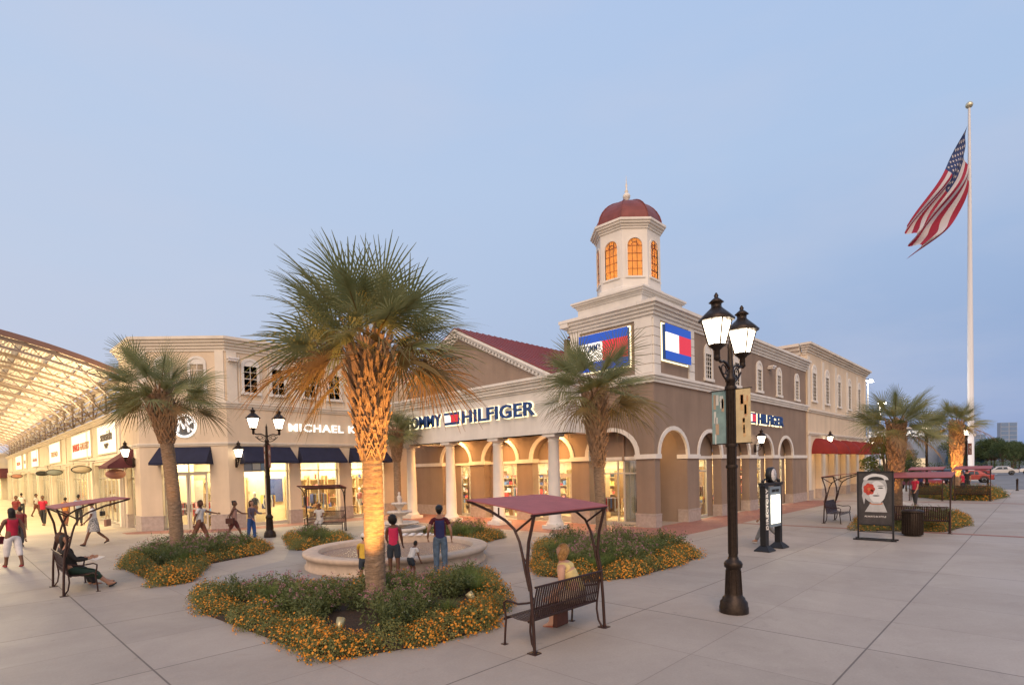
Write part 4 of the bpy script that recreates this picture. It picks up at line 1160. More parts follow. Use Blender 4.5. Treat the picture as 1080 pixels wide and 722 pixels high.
# ---------------------------------------------------------------- flag and pole
fp = thing('flagpole', 'very tall white flagpole at the edge of the parking area', 'flagpole', (94.5, 7.0, -.1))
q = MB(); q.lathe([(1.1, 0), (1.1, .5), (.6, .55), (.36, .6), (.34, 14), (.25, 30), (.14, 48.2), (.14, 48.4)], 18); q.build('pole', mat('flagpole_paint', (.66, .66, .68), .4), fp)
q = MB(); q.ell((0, 0, 48.75), (.42, .42, .42)); q.build('finial', mat('gilt', (.6, .55, .4), .3, metal=.6), fp)
fg = thing('flag', 'large striped american flag hanging limp from the tall flagpole', 'flag', (94.5, 7.0, 37.))
L_ = Vector((-.6952, .7187, 0)); D_ = Vector((.7187, .6952, 0))
NS, NT = 40, 26
def flag_point(s, t):
    # s along the fly, t down the hoist; the lower half gathers in folds near the pole
    px = 1.0 + 65 * s ** 1.12 - 9.5 * t * s - 1.5 * sin(t * 9) * s * (1 - s)
    py = 137 + 58 * t * (1 - .25 * s) + 102 * s ** .92 - 14 * t * s * s
    px -= (6.0 * t * sin(t * 7 + s * 2) * sin(pi * min(1, s * 1.1)))
    z = (137 + 360.5 - py)
    dep = .9 * sin(t * 15 + s * 5) * (.25 + s) * (.4 + t) + .5 * sin(s * 9 + t * 4)
    sc = 73.0 / 581.0
    return L_ * (px * sc + .1) + D_ * dep + Vector((0, 0, (482.5 - py) * sc + 2.65 - 37.0))
for nm, rule in (('red_stripe', 0), ('white_stripe', 1), ('canton', 2)):
    q = MB(); q.smooth = True
    idx = {}
    for i in range(NS + 1):
        for j in range(NT + 1): q.v.append(tuple(flag_point(i / NS, j / NT)))
    for i in range(NS):
        for j in range(NT):
            can = i < NS * .4 and j < 14
            k = 2 if can else (0 if (j // 2) % 2 == 0 else 1)
            if k == rule: o = i * (NT + 1) + j; q.f.append([o, o + 1, o + NT + 2, o + NT + 1]); q.mi.append(0); q.sm.append(True)
    o = q.build(nm, [mat('flag_red', (.36, .03, .06), .8, trans=.3), mat('flag_white', (.62, .58, .58), .8, trans=.3), mat('flag_blue', (.03, .05, .14), .8, trans=.2)][rule], fg, fix=False)
q = MB()
for r_ in range(9):
    for c_ in range(6 if r_ % 2 == 0 else 5):
        s = .4 * (c_ * 2 + 1 + (r_ % 2)) / 12; t = 7 / 13 * (r_ + .9) / 10
        p = flag_point(s, t) - D_ * .06; a = flag_point(s + .012, t) - flag_point(s, t); b = flag_point(s, t + .02) - flag_point(s, t)
        a.normalize(); b.normalize()
        vs = []
        for k in range(10):
            rr_ = .26 if k % 2 == 0 else .11; vs.append(tuple(p + a * rr_ * cos(k * pi / 5) + b * rr_ * sin(k * pi / 5)))
        q.add(vs, [tuple(range(10))])
q.build('star', mat('flag_white', (.62, .58, .58)), fg, fix=False)
bpy.data.objects[fg.children[-1].name]['kind'] = 'stuff'

# ---------------------------------------------------------------- fan palms
M_FROND = mat('palm_green', (.17, .19, .075), .55, noise=.35, nscale=3, trans=.4, col2=(.28, .28, .13))
M_FROND2 = mat('palm_old_frond', (.18, .125, .045), .7, noise=.3, nscale=3, trans=.25)
M_DEAD = mat('palm_dead_frond', (.24, .15, .07), .8, noise=.3, nscale=3, trans=.2)
M_TRUNK = mat('palm_trunk_fibre', (.25, .17, .11), .95, noise=.35, nscale=9, bump=.8, bscale=25, stretch=(1, 1, 5))
M_BOOT = mat('palm_leaf_boot', (.34, .215, .13), .85, noise=.35, nscale=8, bump=.4, bscale=40)
def fan(V, Fc, MI, base, yaw_, el, plen, flen, nseg, rr, mi, droop, spread=2.5):
    """one costapalmate frond: petiole, then narrow segments fanned about its tip, drooping at their ends"""
    d = Vector((cos(yaw_) * cos(el), sin(yaw_) * cos(el), sin(el)))
    side = Vector((-sin(yaw_), cos(yaw_), 0))
    up = side.cross(d) * -1
    if up.z < 0: up = -up
    # petiole bends down with its weight
    N = 5; pts = []
    for i in range(N + 1):
        t = i / N; pts.append(base + d * plen * t + Vector((0, 0, -droop * .25 * plen * t * t)))
    w = .022
    o = len(V)
    for p in pts:
        V.extend([p - side * w, p + side * w, p + up * w * .8]); w *= .85
    for i in range(N):
        for a in range(3): Fc.append((o + i * 3 + a, o + i * 3 + (a + 1) % 3, o + i * 3 + 3 + (a + 1) % 3, o + i * 3 + 3 + a)); MI.append(mi if mi else 1)
    tip = pts[-1]; dd = (pts[-1] - pts[-2]).normalized()
    roll = Matrix.Rotation(rr.uniform(-.95, .95), 3, dd); side = roll @ side; up = roll @ up
    for k in range(nseg):
        t = (k + .5) / nseg * 2 - 1
        a = t * spread * .5 * 1.25
        L = flen * (1 - .28 * abs(t) ** 1.5) * rr.uniform(.88, 1.08)
        root = tip - dd * .20 * abs(t) + dd * .10 * (1 - abs(t))
        sd = (dd * cos(a) + side * sin(a)); fold = up * (.10 + .22 * abs(t))
        ww = .0185 * (L / .9)
        dr = droop * rr.uniform(.5, 1.5)
        perp = (side * cos(a) - dd * sin(a))
        prev = None; M_ = 4
        tw = rr.uniform(-.25, .25)
        for i in range(M_ + 1):
            s = i / M_
            p = root + sd * (L * s) + fold * (L * s * (1 - s * .7)) + Vector((0, 0, -dr * L * .42 * s ** 2.4)) + perp * tw * .10 * s * s
            q = ww * (.55 + 1.2 * s - 1.7 * s * s) if s < 1 else .002
            q = max(q, .003)
            o = len(V); V.extend([p - perp * q, p + perp * q + up * q * .5])
            if prev is not None: Fc.append((prev, prev + 1, o + 1, o)); MI.append(mi)
            prev = o
def palm(label, loc, H, crown_r, nf, trunk_r, boots, seed, lean=(0, 0), dead=.25, boot_w=1.5, group='fan palms in the plaza beds', swell=1.5):
    """H: height where the crown springs; boots: height where the criss-cross leaf bases begin"""
    rr = random.Random(seed)
    t = thing('fan_palm', label, 'palm', loc, 0, group)
    def axis(z): s = z / H; return Vector((lean[0] * s * s, lean[1] * s * s, z))
    b = MB(); b.smooth = True
    n = 20; zs = []; z = -.1
    vs = []; fs = []
    rows = int(H / .055)
    for i in range(rows + 1):
        z = -.1 + (H + .1) * i / rows
        c = axis(max(z, 0)); r = trunk_r * (1.16 - .16 * min(1, z / .5) if z < .5 else 1.0) * (1 - .05 * z / H)
        ring = .5 + .5 * sin(z * 52 + 1.2 * sin(z * 7))
        for k in range(n):
            a = 2 * pi * k / n
            q = r * (1 + .05 * ring * (1 + .6 * sin(a * 3 + z * 9)) + rr.uniform(-.022, .022) * (trunk_r / .2))
            vs.append((c.x + q * cos(a), c.y + q * sin(a), z))
    for i in range(rows):
        for k in range(n): fs.append((i * n + k, i * n + (k + 1) % n, (i + 1) * n + (k + 1) % n, (i + 1) * n + k))
    b.add(vs, fs, None, False); b.build('trunk', M_TRUNK, t)
    # crossing split leaf bases
    q = MB()
    q.lathe([(trunk_r * .98, boots), (trunk_r * (1 + swell) / 2, boots + (H - boots) * .3), (trunk_r * swell, boots + (H - boots) * .6), (trunk_r * (swell - .05), H), (trunk_r * .7, H + .35), (.02, H + .45)], 14, (lean[0] * .6, lean[1] * .6))
    z = boots; row = 0
    while z < H + .12:
        k_ = (z - boots) / (H - boots + .01)
        grow = .35 + .65 * min(1, k_ * 2.0) if k_ < .5 else 1.0
        for j in range(9):
            a = 2 * pi * (j + .5 * (row % 2)) / 9 + rr.uniform(-.25, .25)
            c = axis(z); rad = Vector((cos(a), sin(a), 0)); tan_ = Vector((-sin(a), cos(a), 0))
            L = (.34 + rr.uniform(-.05, .12)) * grow * boot_w / 1.5; out = (.15 + rr.uniform(-.03, .07)) * grow * boot_w / 1.5
            core = trunk_r * (1.0 + (swell - 1) * min(1, k_ * 1.6)); root = c + rad * core * .95
            for s in (-1, 1):       # the split base spreads in a V that meets above
                p0 = root + tan_ * s * core * .42 + Vector((0, 0, -.04)); p1 = root + rad * out * .55 + tan_ * s * .02 + Vector((0, 0, L * .55)); p2 = root + rad * out + tan_ * s * rr.uniform(-.05, .02) + Vector((0, 0, L * 1.05))
                w0, w1, w2 = .042 * grow, .032 * grow, .020
                V = []
                for p, w in ((p0, w0), (p1, w1), (p2, w2)): V += [p - tan_ * w, p + tan_ * w, p + tan_ * w * .7 + rad * .028, p - tan_ * w * .7 + rad * .028]
                q.add(V, [(a0 + i, a0 + (i + 1) % 4, a0 + 4 + (i + 1) % 4, a0 + 4 + i) for a0 in (0, 4) for i in range(4)] + [(8, 9, 10, 11)], None, False)
        z += rr.uniform(.09, .13); row += 1
    q.build('leaf_bases', M_BOOT, t, fix=False)
    V = []; Fc = []; MI = []
    top = axis(H)
    ga = 2.399963
    for k in range(nf):
        f = (k + .5) / nf                       # 0 newest, 1 oldest
        el = math.asin(.94 - 1.14 * f) + rr.uniform(-.16, .16)
        yaw_ = k * ga + rr.uniform(-.2, .2)
        base = top + Vector((cos(yaw_) * trunk_r * .7, sin(yaw_) * trunk_r * .7, .30 * (1 - f) - .12 * f))
        pl = crown_r * ((.44 + .16 * rr.random()) if k % 5 else .30)
        fl = crown_r * (.46 + .10 * rr.random())
        old = f > 1 - dead
        mi = (1 if rr.random() < .6 else 2) if old else 0
        fan(V, Fc, MI, base, yaw_, el, pl, fl, 34, rr, mi, .22 + .38 * f + (.2 if old else 0), 2.9)
    me = bpy.data.meshes.new('crown'); me.from_pydata([tuple(v) for v in V], [], Fc)
    for m in (M_FROND, M_FROND2, M_DEAD): me.materials.append(m)
    me.polygons.foreach_set('material_index', MI); me.update()
    o = bpy.data.objects.new('crown', me); COL.objects.link(o); o.parent = t
    return t
palm('largest fan palm, its trunk lit gold from the ground, in the front flower bed', (5.9, 9.53, 0), 5.0, 2.15, 56, .195, 2.95, 11, (.04, .06), .27, 1.9)
palm('fan palm in the left flower bed before the corner door', (5.63, 21.8, 0), 5.4, 2.05, 38, .21, 3.9, 12, (-.30, .32), .10, 1.9)
palm('fan palm in the right flower bed before the porch columns', (14.9, 10.4, 0), 4.95, 2.1, 40, .17, 2.7, 13, (-.12, .12), .22, 1.7)
palm('small fan palm half hidden behind the large palm, near the fountain tiers', (17.4, 25.6, 0), 4.75, 1.7, 34, .19, 3.3, 14, (0, 0), .10, 1.5)
palm('fan palm behind the framed poster at the right', (26.72, 4.29, 0), 3.95, 1.72, 42, .20, 1.9, 15, (0, 0), .12, 1.2, swell=1.2)
palm('fan palm lit orange from below nearest the flagpole', (53.0, 4.75, 0), 5.2, 2.0, 38, .27, 1.6, 16, (0, 0), .12, 1.4, swell=1.25)
def uplight(label, loc, aim, energy, spot=40, lit=True):
    t = thing('ground_spotlight', label, 'spotlight', loc, atan2(aim[1] - loc[1], aim[0] - loc[0]), 'ground spotlights')
    q = MB(); q.lathe([(.05, 0), (.05, .03), (.015, .04), (.015, .16)], 8); q.build('stake', M_BLACK, t)
    q = MB(Matrix.Translation((0, 0, .2)) @ Matrix.Rotation(radians(35), 4, 'Y')); q.lathe([(.05, -.08), (.07, -.04), (.075, .10), (.068, .10), (.06, -.03)], 12); q.build('housing', mat('brass_housing', (.45, .38, .2), .4, metal=.5), t)
    q = MB(Matrix.Translation((0, 0, .2)) @ Matrix.Rotation(radians(35), 4, 'Y')); q.lathe([(0, .07), (.066, .07), (.066, .075), (0, .075)], 12); q.build('lens', M_LAMP if lit else M_ALU, t)
    o = lamp('spot_light', 'SPOT', Vector(loc) + Vector((0, 0, .42)), energy, (1, .47, .11), .05, aim, None, None, spot, .7)
uplight('ground spotlight in the front bed aimed up the largest palm', (4.45, 8.30, 0), (5.9, 9.5, 2.6), 1350, 60, False)
uplight('second ground spotlight in the front bed on the plaza side of the largest palm', (7.1, 8.05, 0), (5.95, 9.5, 3.0), 1250, 56, False)
uplight('yellow lit ground spotlight among the plants of the right bed', (15.6, 9.3, .05), (14.9, 10.4, 4), 260, 50)
uplight('ground spotlight in the left bed', (4.9, 20.6, 0), (5.6, 21.8, 4.6), 160, 50)
uplight('ground spotlight at the palm nearest the flagpole', (51.7, 4.4, 0), (53, 4.75, 3.6), 3000, 55)
uplight('ground spotlight behind the rubbish bin', (25.6, 4.6, 0), (26.7, 4.3, 3.6), 250, 55)

# ---------------------------------------------------------------- flower beds
def np_mesh(name, V, Fq, MI, mats):
    me = bpy.data.meshes.new(name)
    me.vertices.add(len(V)); me.vertices.foreach_set('co', np.asarray(V, dtype=np.float32).ravel())
    k = Fq.shape[1]
    me.loops.add(Fq.size); me.loops.foreach_set('vertex_index', Fq.astype(np.int32).ravel())
    me.polygons.add(len(Fq)); me.polygons.foreach_set('loop_start', np.arange(0, Fq.size, k, dtype=np.int32))
    me.polygons.foreach_set('loop_total', np.full(len(Fq), k, dtype=np.int32))
    me.polygons.foreach_set('material_index', np.asarray(MI, dtype=np.int32))
    for m in mats: me.materials.append(m)
    me.update(calc_edges=True); me.validate()
    return me
def leaf_cloud(rs, P, size, aspect, mi, N=None, flat=.0):
    """quads at points P, size each; N: normals to lean to"""
    n = len(P)
    a = rs.normal(size=(n, 3)); 
    if N is not None: a = a * .7 + N
    a /= np.linalg.norm(a, axis=1)[:, None]
    b = np.cross(a, rs.normal(size=(n, 3))); b /= np.linalg.norm(b, axis=1)[:, None]
    c = np.cross(a, b)
    s = (size * rs.uniform(.6, 1.3, n))[:, None]
    w = s * aspect
    V = np.stack([P - b * s, P - c * w, P + b * s, P + c * w], 1).reshape(-1, 3)
    F = np.arange(4 * n).reshape(n, 4)
    return V, F, np.full(n, mi)
def join(parts):
    V = []; Fq = []; M_ = []; o = 0
    for v, f, m in parts: V.append(v); Fq.append(f + o); M_.append(m); o += len(v)
    return np.concatenate(V), np.concatenate(Fq), np.concatenate(M_)
M_LEAF = mat('flower_leaf_green', (.10, .13, .04), .7, noise=.35, nscale=6, trans=.25, col2=(.17, .195, .065))
M_LEAFO = mat('olive_leaf', (.17, .17, .05), .7, noise=.3, nscale=6, trans=.25, col2=(.27, .24, .075))
M_ORANGE = mat('orange_flower', (.66, .22, .02), .6, noise=.25, nscale=12, col2=(.75, .36, .04), trans=.15)
M_PURPLE = mat('mauve_flower', (.36, .17, .20), .7, trans=.15)
M_DGREEN = mat('dark_leaf_green', (.07, .095, .03), .6, noise=.4, nscale=7, trans=.25, col2=(.13, .15, .05))
M_WFL = mat('white_flower', (.75, .7, .62), .6)
def mound_mesh(seed, nleaf=1500, nfl=150, r=.42, h=.40):
    rs = np.random.RandomState(seed)
    def pts(n, lo=.45, hi=1.0):
        u = rs.normal(size=(n, 3)); u[:, 2] = np.abs(u[:, 2]) * .9; u /= np.linalg.norm(u, axis=1)[:, None]
        rad = rs.uniform(lo, hi, n) ** .6
        lump = 1 + .14 * np.sin(u[:, 0] * 5 + seed) * np.cos(u[:, 1] * 6) + .07 * rs.normal(size=n)
        return u * (rad * lump)[:, None] * np.array([r, r, h]), u
    P, N = pts(nleaf); L = leaf_cloud(rs, P, .022, .42, 0, N)
    m = np.where(rs.rand(len(L[2])) < .55, 1, 0); L = (L[0], L[1], m)
    P, N = pts(nfl, .93, 1.08); Fl = leaf_cloud(rs, P, .021, .9, 2, N * 2)
    P2 = P + rs.normal(size=P.shape) * .008; Fl2 = leaf_cloud(rs, P2, .017, .9, 2, N)
    V, Fq, MI = join([L, Fl, Fl2])
    return np_mesh('flower_mound_mesh', V, Fq, MI, [M_LEAF, M_LEAFO, M_ORANGE])
def tall_mesh(seed, kind):
    rs = np.random.RandomState(seed)
    parts = []
    if kind == 'grass':
        n = 420; a = rs.uniform(0, 2 * pi, n); sp = rs.uniform(0, .42, n) ** .8; L = rs.uniform(.38, .62, n)
        V = []; Fq = []
        k = 0
        for i in range(n):
            d = np.array([cos(a[i]), sin(a[i]), 0]); p = np.array([-d[1], d[0], 0]) * .005; b = d * rs.uniform(0, .1)
            prev = None
            for j in range(4):
                s = j / 3; c = b + d * sp[i] * s * s * 1.1 + np.array([0, 0, L[i] * (s - .22 * s * s)])
                V += [c - p * (1 - .85 * s), c + p * (1 - .85 * s)]
                if j: Fq.append([k - 2, k - 1, k + 1, k])
                k += 2
        return np_mesh('grass_tuft_mesh', np.array(V), np.array(Fq), np.zeros(len(Fq)), [mat('grass_green', (.15, .20, .05), .7, noise=.3, nscale=8, trans=.3)])
    n = 26 if kind == 'mauve' else 20
    for i in range(n):
        a = rs.uniform(0, 2 * pi); o = np.array([cos(a), sin(a), 0]) * rs.uniform(0, .25); h = rs.uniform(.30, .62)
        tip = o * 1.8 + np.array([0, 0, h])
        m = 34; s = rs.uniform(.1, 1, m)[:, None]
        P = o * .4 * (1 - s) + tip * s + rs.normal(size=(m, 3)) * np.array([.05, .05, .02])
        parts.append(leaf_cloud(rs, P, .034, .34, 0))
        st = np.array([[0, 0, 0], [.004, 0, 0], tip + [.004, 0, 0], tip]); parts.append((st, np.array([[0, 1, 2, 3]]), np.array([0])))
        if kind == 'mauve' and i % 2 == 0:
            P = tip + rs.normal(size=(12, 3)) * .022 + [0, 0, .03]; parts.append(leaf_cloud(rs, P, .013, .9, 1))
        if kind == 'leafy' and i == 5 and seed == 5:
            P = tip + rs.normal(size=(3, 3)) * .01; parts.append(leaf_cloud(rs, P, .016, .9, 2))
    V, Fq, MI = join(parts)
    return np_mesh(kind + '_plant_mesh', V, Fq, MI, [M_DGREEN if kind == 'leafy' else M_LEAF, M_PURPLE, M_WFL])
MOUND = [mound_mesh(s, 1500, n) for s, n in ((1, 190), (2, 120), (3, 60), (4, 16))]
LEAFY = [tall_mesh(s, 'leafy') for s in (5, 6)]; MAUVE = [tall_mesh(s, 'mauve') for s in (7, 8)]; GRASS = [tall_mesh(9, 'grass')]
def inside(p, poly):
    c = False; n = len(poly)
    for i in range(n):
        (x1, y1), (x2, y2) = poly[i], poly[(i + 1) % n]
        if (y1 > p[1]) != (y2 > p[1]) and p[0] < (x2 - x1) * (p[1] - y1) / (y2 - y1) + x1: c = not c
    return c
def edge_dist(p, poly):
    best = 9
    for i in range(len(poly)):
        a = Vector(poly[i]); b = Vector(poly[(i + 1) % len(poly)]); ab = b - a; q = Vector(p)
        t = max(0, min(1, (q - a).dot(ab) / ab.length_squared)); best = min(best, (q - a - ab * t).length)
    return best
def plant(name, me, label, cat, loc, s, rz, group):
    o = bpy.data.objects.new(name, me); COL.objects.link(o); o.location = loc; o.scale = (s, s, s * rnd.uniform(.85, 1.15)); o.rotation_euler = (rnd.uniform(-.12, .12), rnd.uniform(-.12, .12), rz)
    return tag(o, label, cat, group)
def flower_bed(where, poly, clear=(), orange=.6, step=.50, tall=1., green=False, msc=.88):
    s = MB(); s.extrude_z(poly, -.02, .035); tag(s.build('planting_bed', M_SOIL), 'dark mulch of ' + where, None, None, 'structure')
    n = len(poly)
    for i in range(n):                           # the edging mounds
        a, b = Vector(poly[i]), Vector(poly[(i + 1) % n]); L = (b - a).length
        nn = Vector((-(b - a).y, (b - a).x)).normalized()
        mid = (a + b) / 2 + nn * .05
        if not inside(tuple(mid), poly): nn = -nn
        k = 0.
        while k < L:
            p = a + (b - a) * (k / L) + nn * rnd.uniform(.20, .34)
            if not any((p - Vector(c[:2])).length < c[2] for c in clear):
                m = rnd.choices((0, 1, 2, 3), (orange, .3, .3, 1 - orange))[0]
                plant('flower_mound', MOUND[m], 'low round mound of small orange flowers edging ' + where, 'flowering plant', (p.x, p.y, .0), msc * rnd.uniform(.85, 1.2), rnd.uniform(0, 6.3), 'flower mounds edging ' + where)
            k += rnd.uniform(.8, 1.15) * step
    xs = [p[0] for p in poly]; ys = [p[1] for p in poly]
    y = min(ys)
    while y < max(ys):
        x = min(xs)
        while x < max(xs):
            p = (x + rnd.uniform(-.2, .2), y + rnd.uniform(-.2, .2))
            if inside(p, poly) and edge_dist(p, poly) > .50 and not any((Vector(p) - Vector(c[:2])).length < c[2] for c in clear):
                r = rnd.random(); e = edge_dist(p, poly)
                if r < .24 and e < .95: plant('flower_mound', MOUND[rnd.choice((1, 2, 3))], 'low round mound of small orange flowers edging ' + where, 'flowering plant', (*p, .03), msc * rnd.uniform(.9, 1.15), rnd.uniform(0, 6.3), 'flower mounds edging ' + where)
                elif r < .44: plant('mauve_plant', rnd.choice(MAUVE), 'upright leafy plant with faded mauve heads inside ' + where, 'flowering plant', (*p, .03), tall * rnd.uniform(.85, 1.2), rnd.uniform(0, 6.3), 'mauve plants inside ' + where)
                elif r < .66: plant('grass_tuft', GRASS[0], 'fine bright green grass tuft inside ' + where, 'grass', (*p, .03), tall * rnd.uniform(.8, 1.1), rnd.uniform(0, 6.3), 'grass tufts inside ' + where)
                else: plant('leafy_plant', rnd.choice(LEAFY), 'dark green leafy plant inside ' + where, 'plant', (*p, .03), tall * rnd.uniform(.85, 1.15), rnd.uniform(0, 6.3), 'leafy plants inside ' + where)
            x += step * .92
        y += step * .92
flower_bed('the front flower bed', [(3.75, 7.35), (5.2, 6.75), (6.3, 6.75), (7.6, 7.5), (8.9, 9.2), (9.3, 10.2), (8.2, 10.4), (6.6, 10.9), (5.6, 12.2), (4.5, 13.3), (3.75, 13.4), (3.45, 11.8)], [(5.9, 9.53, .42), (4.45, 8.30, .48), (5.1, 8.85, .45), (7.1, 8.05, .48), (6.6, 8.7, .42)], .75)
flower_bed('the left flower bed', [(3.65, 19.8), (3.75, 15.6), (4.4, 15.8), (5.6, 18.4), (7.4, 19.2), (8.3, 20.4), (8.2, 22.2), (6.8, 23.2), (5.4, 23.0), (4.3, 22.3)], [(5.63, 21.8, .4), (4.9, 20.6, .2)], .55)
flower_bed('the right flower bed', [(10.3, 9.0), (10.5, 7.6), (11.5, 7.1), (13.4, 7.05), (15.2, 7.2), (16.2, 8.0), (16.7, 9.0), (16.3, 10.6), (15.2, 12.4), (14.1, 12.6), (12.5, 11.2), (11.0, 10.0)], [(14.9, 10.4, .35), (15.6, 9.3, .3)], .75)
flower_bed('the bed behind the fountain', [(12.4, 15.9), (13.6, 14.8), (15.3, 15.3), (15.8, 17.2), (15.2, 19.4), (13.7, 19.0), (13.0, 17.5)], [], .25)
flower_bed('the bed left of the fountain', [(8.6, 18.9), (9.9, 18.3), (11.0, 19.4), (11.6, 21.2), (11.4, 23.2), (9.9, 22.8), (9.2, 21.0)], [(9.82, 24.2, .5)], .3)
flower_bed('the bed behind the rubbish bin', [(24.4, 5.1), (25.6, 2.6), (28.4, 2.2), (31.6, 2.6), (32.0, 5.4), (28, 6.0)], [(26.72, 4.29, .4), (25.6, 4.6, .3)], .25)
flower_bed('the bed before the parking area', [(46.0, 4.6), (46.0, 2.6), (50, 2.2), (55.5, 3.0), (55.5, 6.6), (49, 6.6)], [(53, 4.75, .5), (51.7, 6.4, .5)], .1, .8, 1.2, False, 1.6)

# ---------------------------------------------------------------- leafy trees and the far tree line
M_TREE = mat('tree_leaf', (.045, .075, .028), .7, noise=.4, nscale=1.5, trans=.2, col2=(.08, .115, .04))
M_TREE2 = mat('tree_leaf_yellow_green', (.13, .16, .035), .7, noise=.3, nscale=1.5, trans=.3)
M_BARK = mat('bark', (.12, .085, .06), .95, noise=.3, nscale=12, bump=.5, bscale=30)
def tree_mesh(seed, H, R, n=5200, leaf=.13, m=None):
    rs = np.random.RandomState(seed); rr = random.Random(seed)
    b = MB(); th = H * .28
    b.tube([(0, 0, -.1), (.03, .02, th * .5), (0, 0, th)], [.035 * H * .8, .026 * H * .8, .022 * H * .8], 8)
    cl = []
    for k in range(13):
        a = k * 2.4 + rr.random(); el = rr.uniform(.15, 1.4); L = rr.uniform(.45, .85)
        p = Vector((cos(a) * cos(el) * R * L, sin(a) * cos(el) * R * L, th + sin(el) * (H - th) * .86 * L + H * .08))
        b.tube([(0, 0, th * .9), tuple(Vector((0, 0, th)) * .5 + p * .5), tuple(p)], [.016 * H, .01 * H, .004 * H], 5)
        cl.append((np.array(p), R * rr.uniform(.30, .48)))
    cl.append((np.array([0, 0, H * .78]), R * .5))
    P = []
    for c, r in cl:
        q = rs.normal(size=(n // len(cl), 3)); q /= np.linalg.norm(q, axis=1)[:, None]
        P.append(c + q * (r * rs.uniform(.35, 1.05, len(q)) ** .5)[:, None] * np.array([1, 1, .75]))
    V, Fq, MI = leaf_cloud(rs, np.concatenate(P), leaf, .55, 0)
    return b.mesh('tree_trunk_mesh', M_BARK), np_mesh('tree_crown_mesh', V, Fq, MI, [m or M_TREE])
def tree(label, loc, meshes, s=1., group=None):
    t = thing('leafy_tree', label, 'tree', loc, rnd.uniform(0, 6), group, s)
    for nm, me in zip(('trunk', 'crown'), meshes): o = bpy.data.objects.new(nm, me); COL.objects.link(o); o.parent = t
    return t
TR = [tree_mesh(s, 7.5, 3.6) for s in (1, 2, 3)]
TS = tree_mesh(5, 3.4, 1.7, 3500, .07); TY = tree_mesh(6, 5.0, 1.6, 3000, .09, M_TREE2)
tree('low dark green tree behind the framed poster, below the first right palm', (53.5, 9.9, 0), TS, .75)
tree('slim yellow green tree lit by the lamps beyond the poster palm', (48.0, 8.3, 0), TY, 1.0)
tree('round green bush tree under the distant lamp', (58.0, 8.6, 0), TS, .9)
for i in range(110):
    d = (150, 134)[i % 2] + rnd.uniform(-8, 14); lat = (66 if i % 2 == 0 else 118) + i * 1.7 + rnd.uniform(-2, 2)
    x, y = .7187 * d + .6952 * lat, .6952 * d - .7187 * lat
    tree('dark broad tree in the row beyond the parking area', (x, y, -.12), TR[i % 3], rnd.uniform(.8, 1.25), 'trees beyond the parking area')

# ---------------------------------------------------------------- fountain
M_CAST = mat('cast_stone', (.52, .40, .30), .75, noise=.12, nscale=5, bump=.15, bscale=50)
M_CAST2 = mat('pale_cast_stone', (.60, .53, .46), .75, noise=.12, nscale=7)
fo = thing('fountain', 'round stone fountain pool with thick rolled rim in front of the porch', 'fountain', (9.50, 14.06, 0), atan2(.6952, .7187))
SX, SY = 1.0, 1.0
q = MB(); R0 = 2.70
q.lathe([(R0 - .05, 0), (R0 - .05, .06), (R0 - .11, .08), (R0 - .11, .26), (R0 - .06, .30), (R0 - .01, .33), (R0 + .01, .38), (R0, .43), (R0 - .04, .45), (R0 - .40, .45), (R0 - .44, .42), (R0 - .44, .05)], 72, sx=SX, sy=SY)
q.build('basin_wall', M_CAST, fo)
q = MB(); q.lathe([(0, .06), (R0 - .4, .06)], 48, sx=SX, sy=SY); q.build('basin_floor', mat('pebble_floor', (.28, .22, .18), .8, noise=.5, nscale=40, bump=.5, bscale=60), fo)
wm_ = bpy.data.materials.new('fountain_water'); wm_.use_nodes = True
_n, _l = wm_.node_tree.nodes, wm_.node_tree.links
_b = _n['Principled BSDF']; _b.inputs['Base Color'].default_value = (.26, .19, .155, 1); _b.inputs['Roughness'].default_value = .12
_x = _n.new('ShaderNodeTexNoise'); _x.inputs['Scale'].default_value = 9; _x.inputs['Detail'].default_value = 3
_t = _n.new('ShaderNodeTexCoord'); _l.new(_t.outputs['Object'], _x.inputs[0])
_p = _n.new('ShaderNodeBump'); _p.inputs['Strength'].default_value = .8; _p.inputs['Distance'].default_value = .05
_l.new(_x.outputs[0], _p.inputs['Height']); _l.new(_p.outputs[0], _b.inputs['Normal'])
q = MB(); q.lathe([(0, .30), (R0 - .43, .30)], 48, sx=SX, sy=SY); q.build('water', wm_, fo)
# tiered centre on the raised far pool
t = thing('tiered_fountain', 'pale tiered stone fountain with a small statue behind the round pool', 'fountain', (12.85, 19.1, 0))
t.location = (12.5, 18.3, 0); t.scale = (.85, .85, .87)
q = MB(); q.lathe([(1.15, 0), (1.15, .1), (1.05, .14), (1.05, .42), (1.18, .48), (1.18, .58), (1.0, .60), (.98, .5), (.3, .42), (.2, .42)], 36); q.build('lower_pool', M_CAST2, t)
for nm, z, r in (('bowl', .62, .85), ('bowl', 1.12, .55), ('bowl', 1.5, .34)):
    q = MB(); q.lathe([(.10, z - .25), (.08, z - .12), (.12, z - .04), (r * .6, z + .05), (r, z + .14), (r + .03, z + .18), (r, z + .2), (r * .85, z + .17), (.1, z + .08)], 28)
    for k in range(14):
        a = k * pi / 7; q.ell((r * cos(a), r * sin(a), z + .15), (.05, .05, .05), 6, 4)
    q.build(nm, M_CAST2, t)
q = MB(); q.lathe([(.22, .4), (.16, .45), (.14, .9), (.08, 1.2), (.06, 1.7)], 14); q.build('stem', M_CAST2, t)
q = MB(); q.lathe([(.09, 1.68), (.07, 1.78), (.11, 1.92), (.08, 2.0), (.03, 2.04), (.06, 2.1), (.05, 2.16), (.01, 2.19)], 10); q.tube([(.08, 0, 1.95), (.16, 0, 1.85), (.12, 0, 1.75)], .025, 5); q.build('statue', M_CAST2, t)
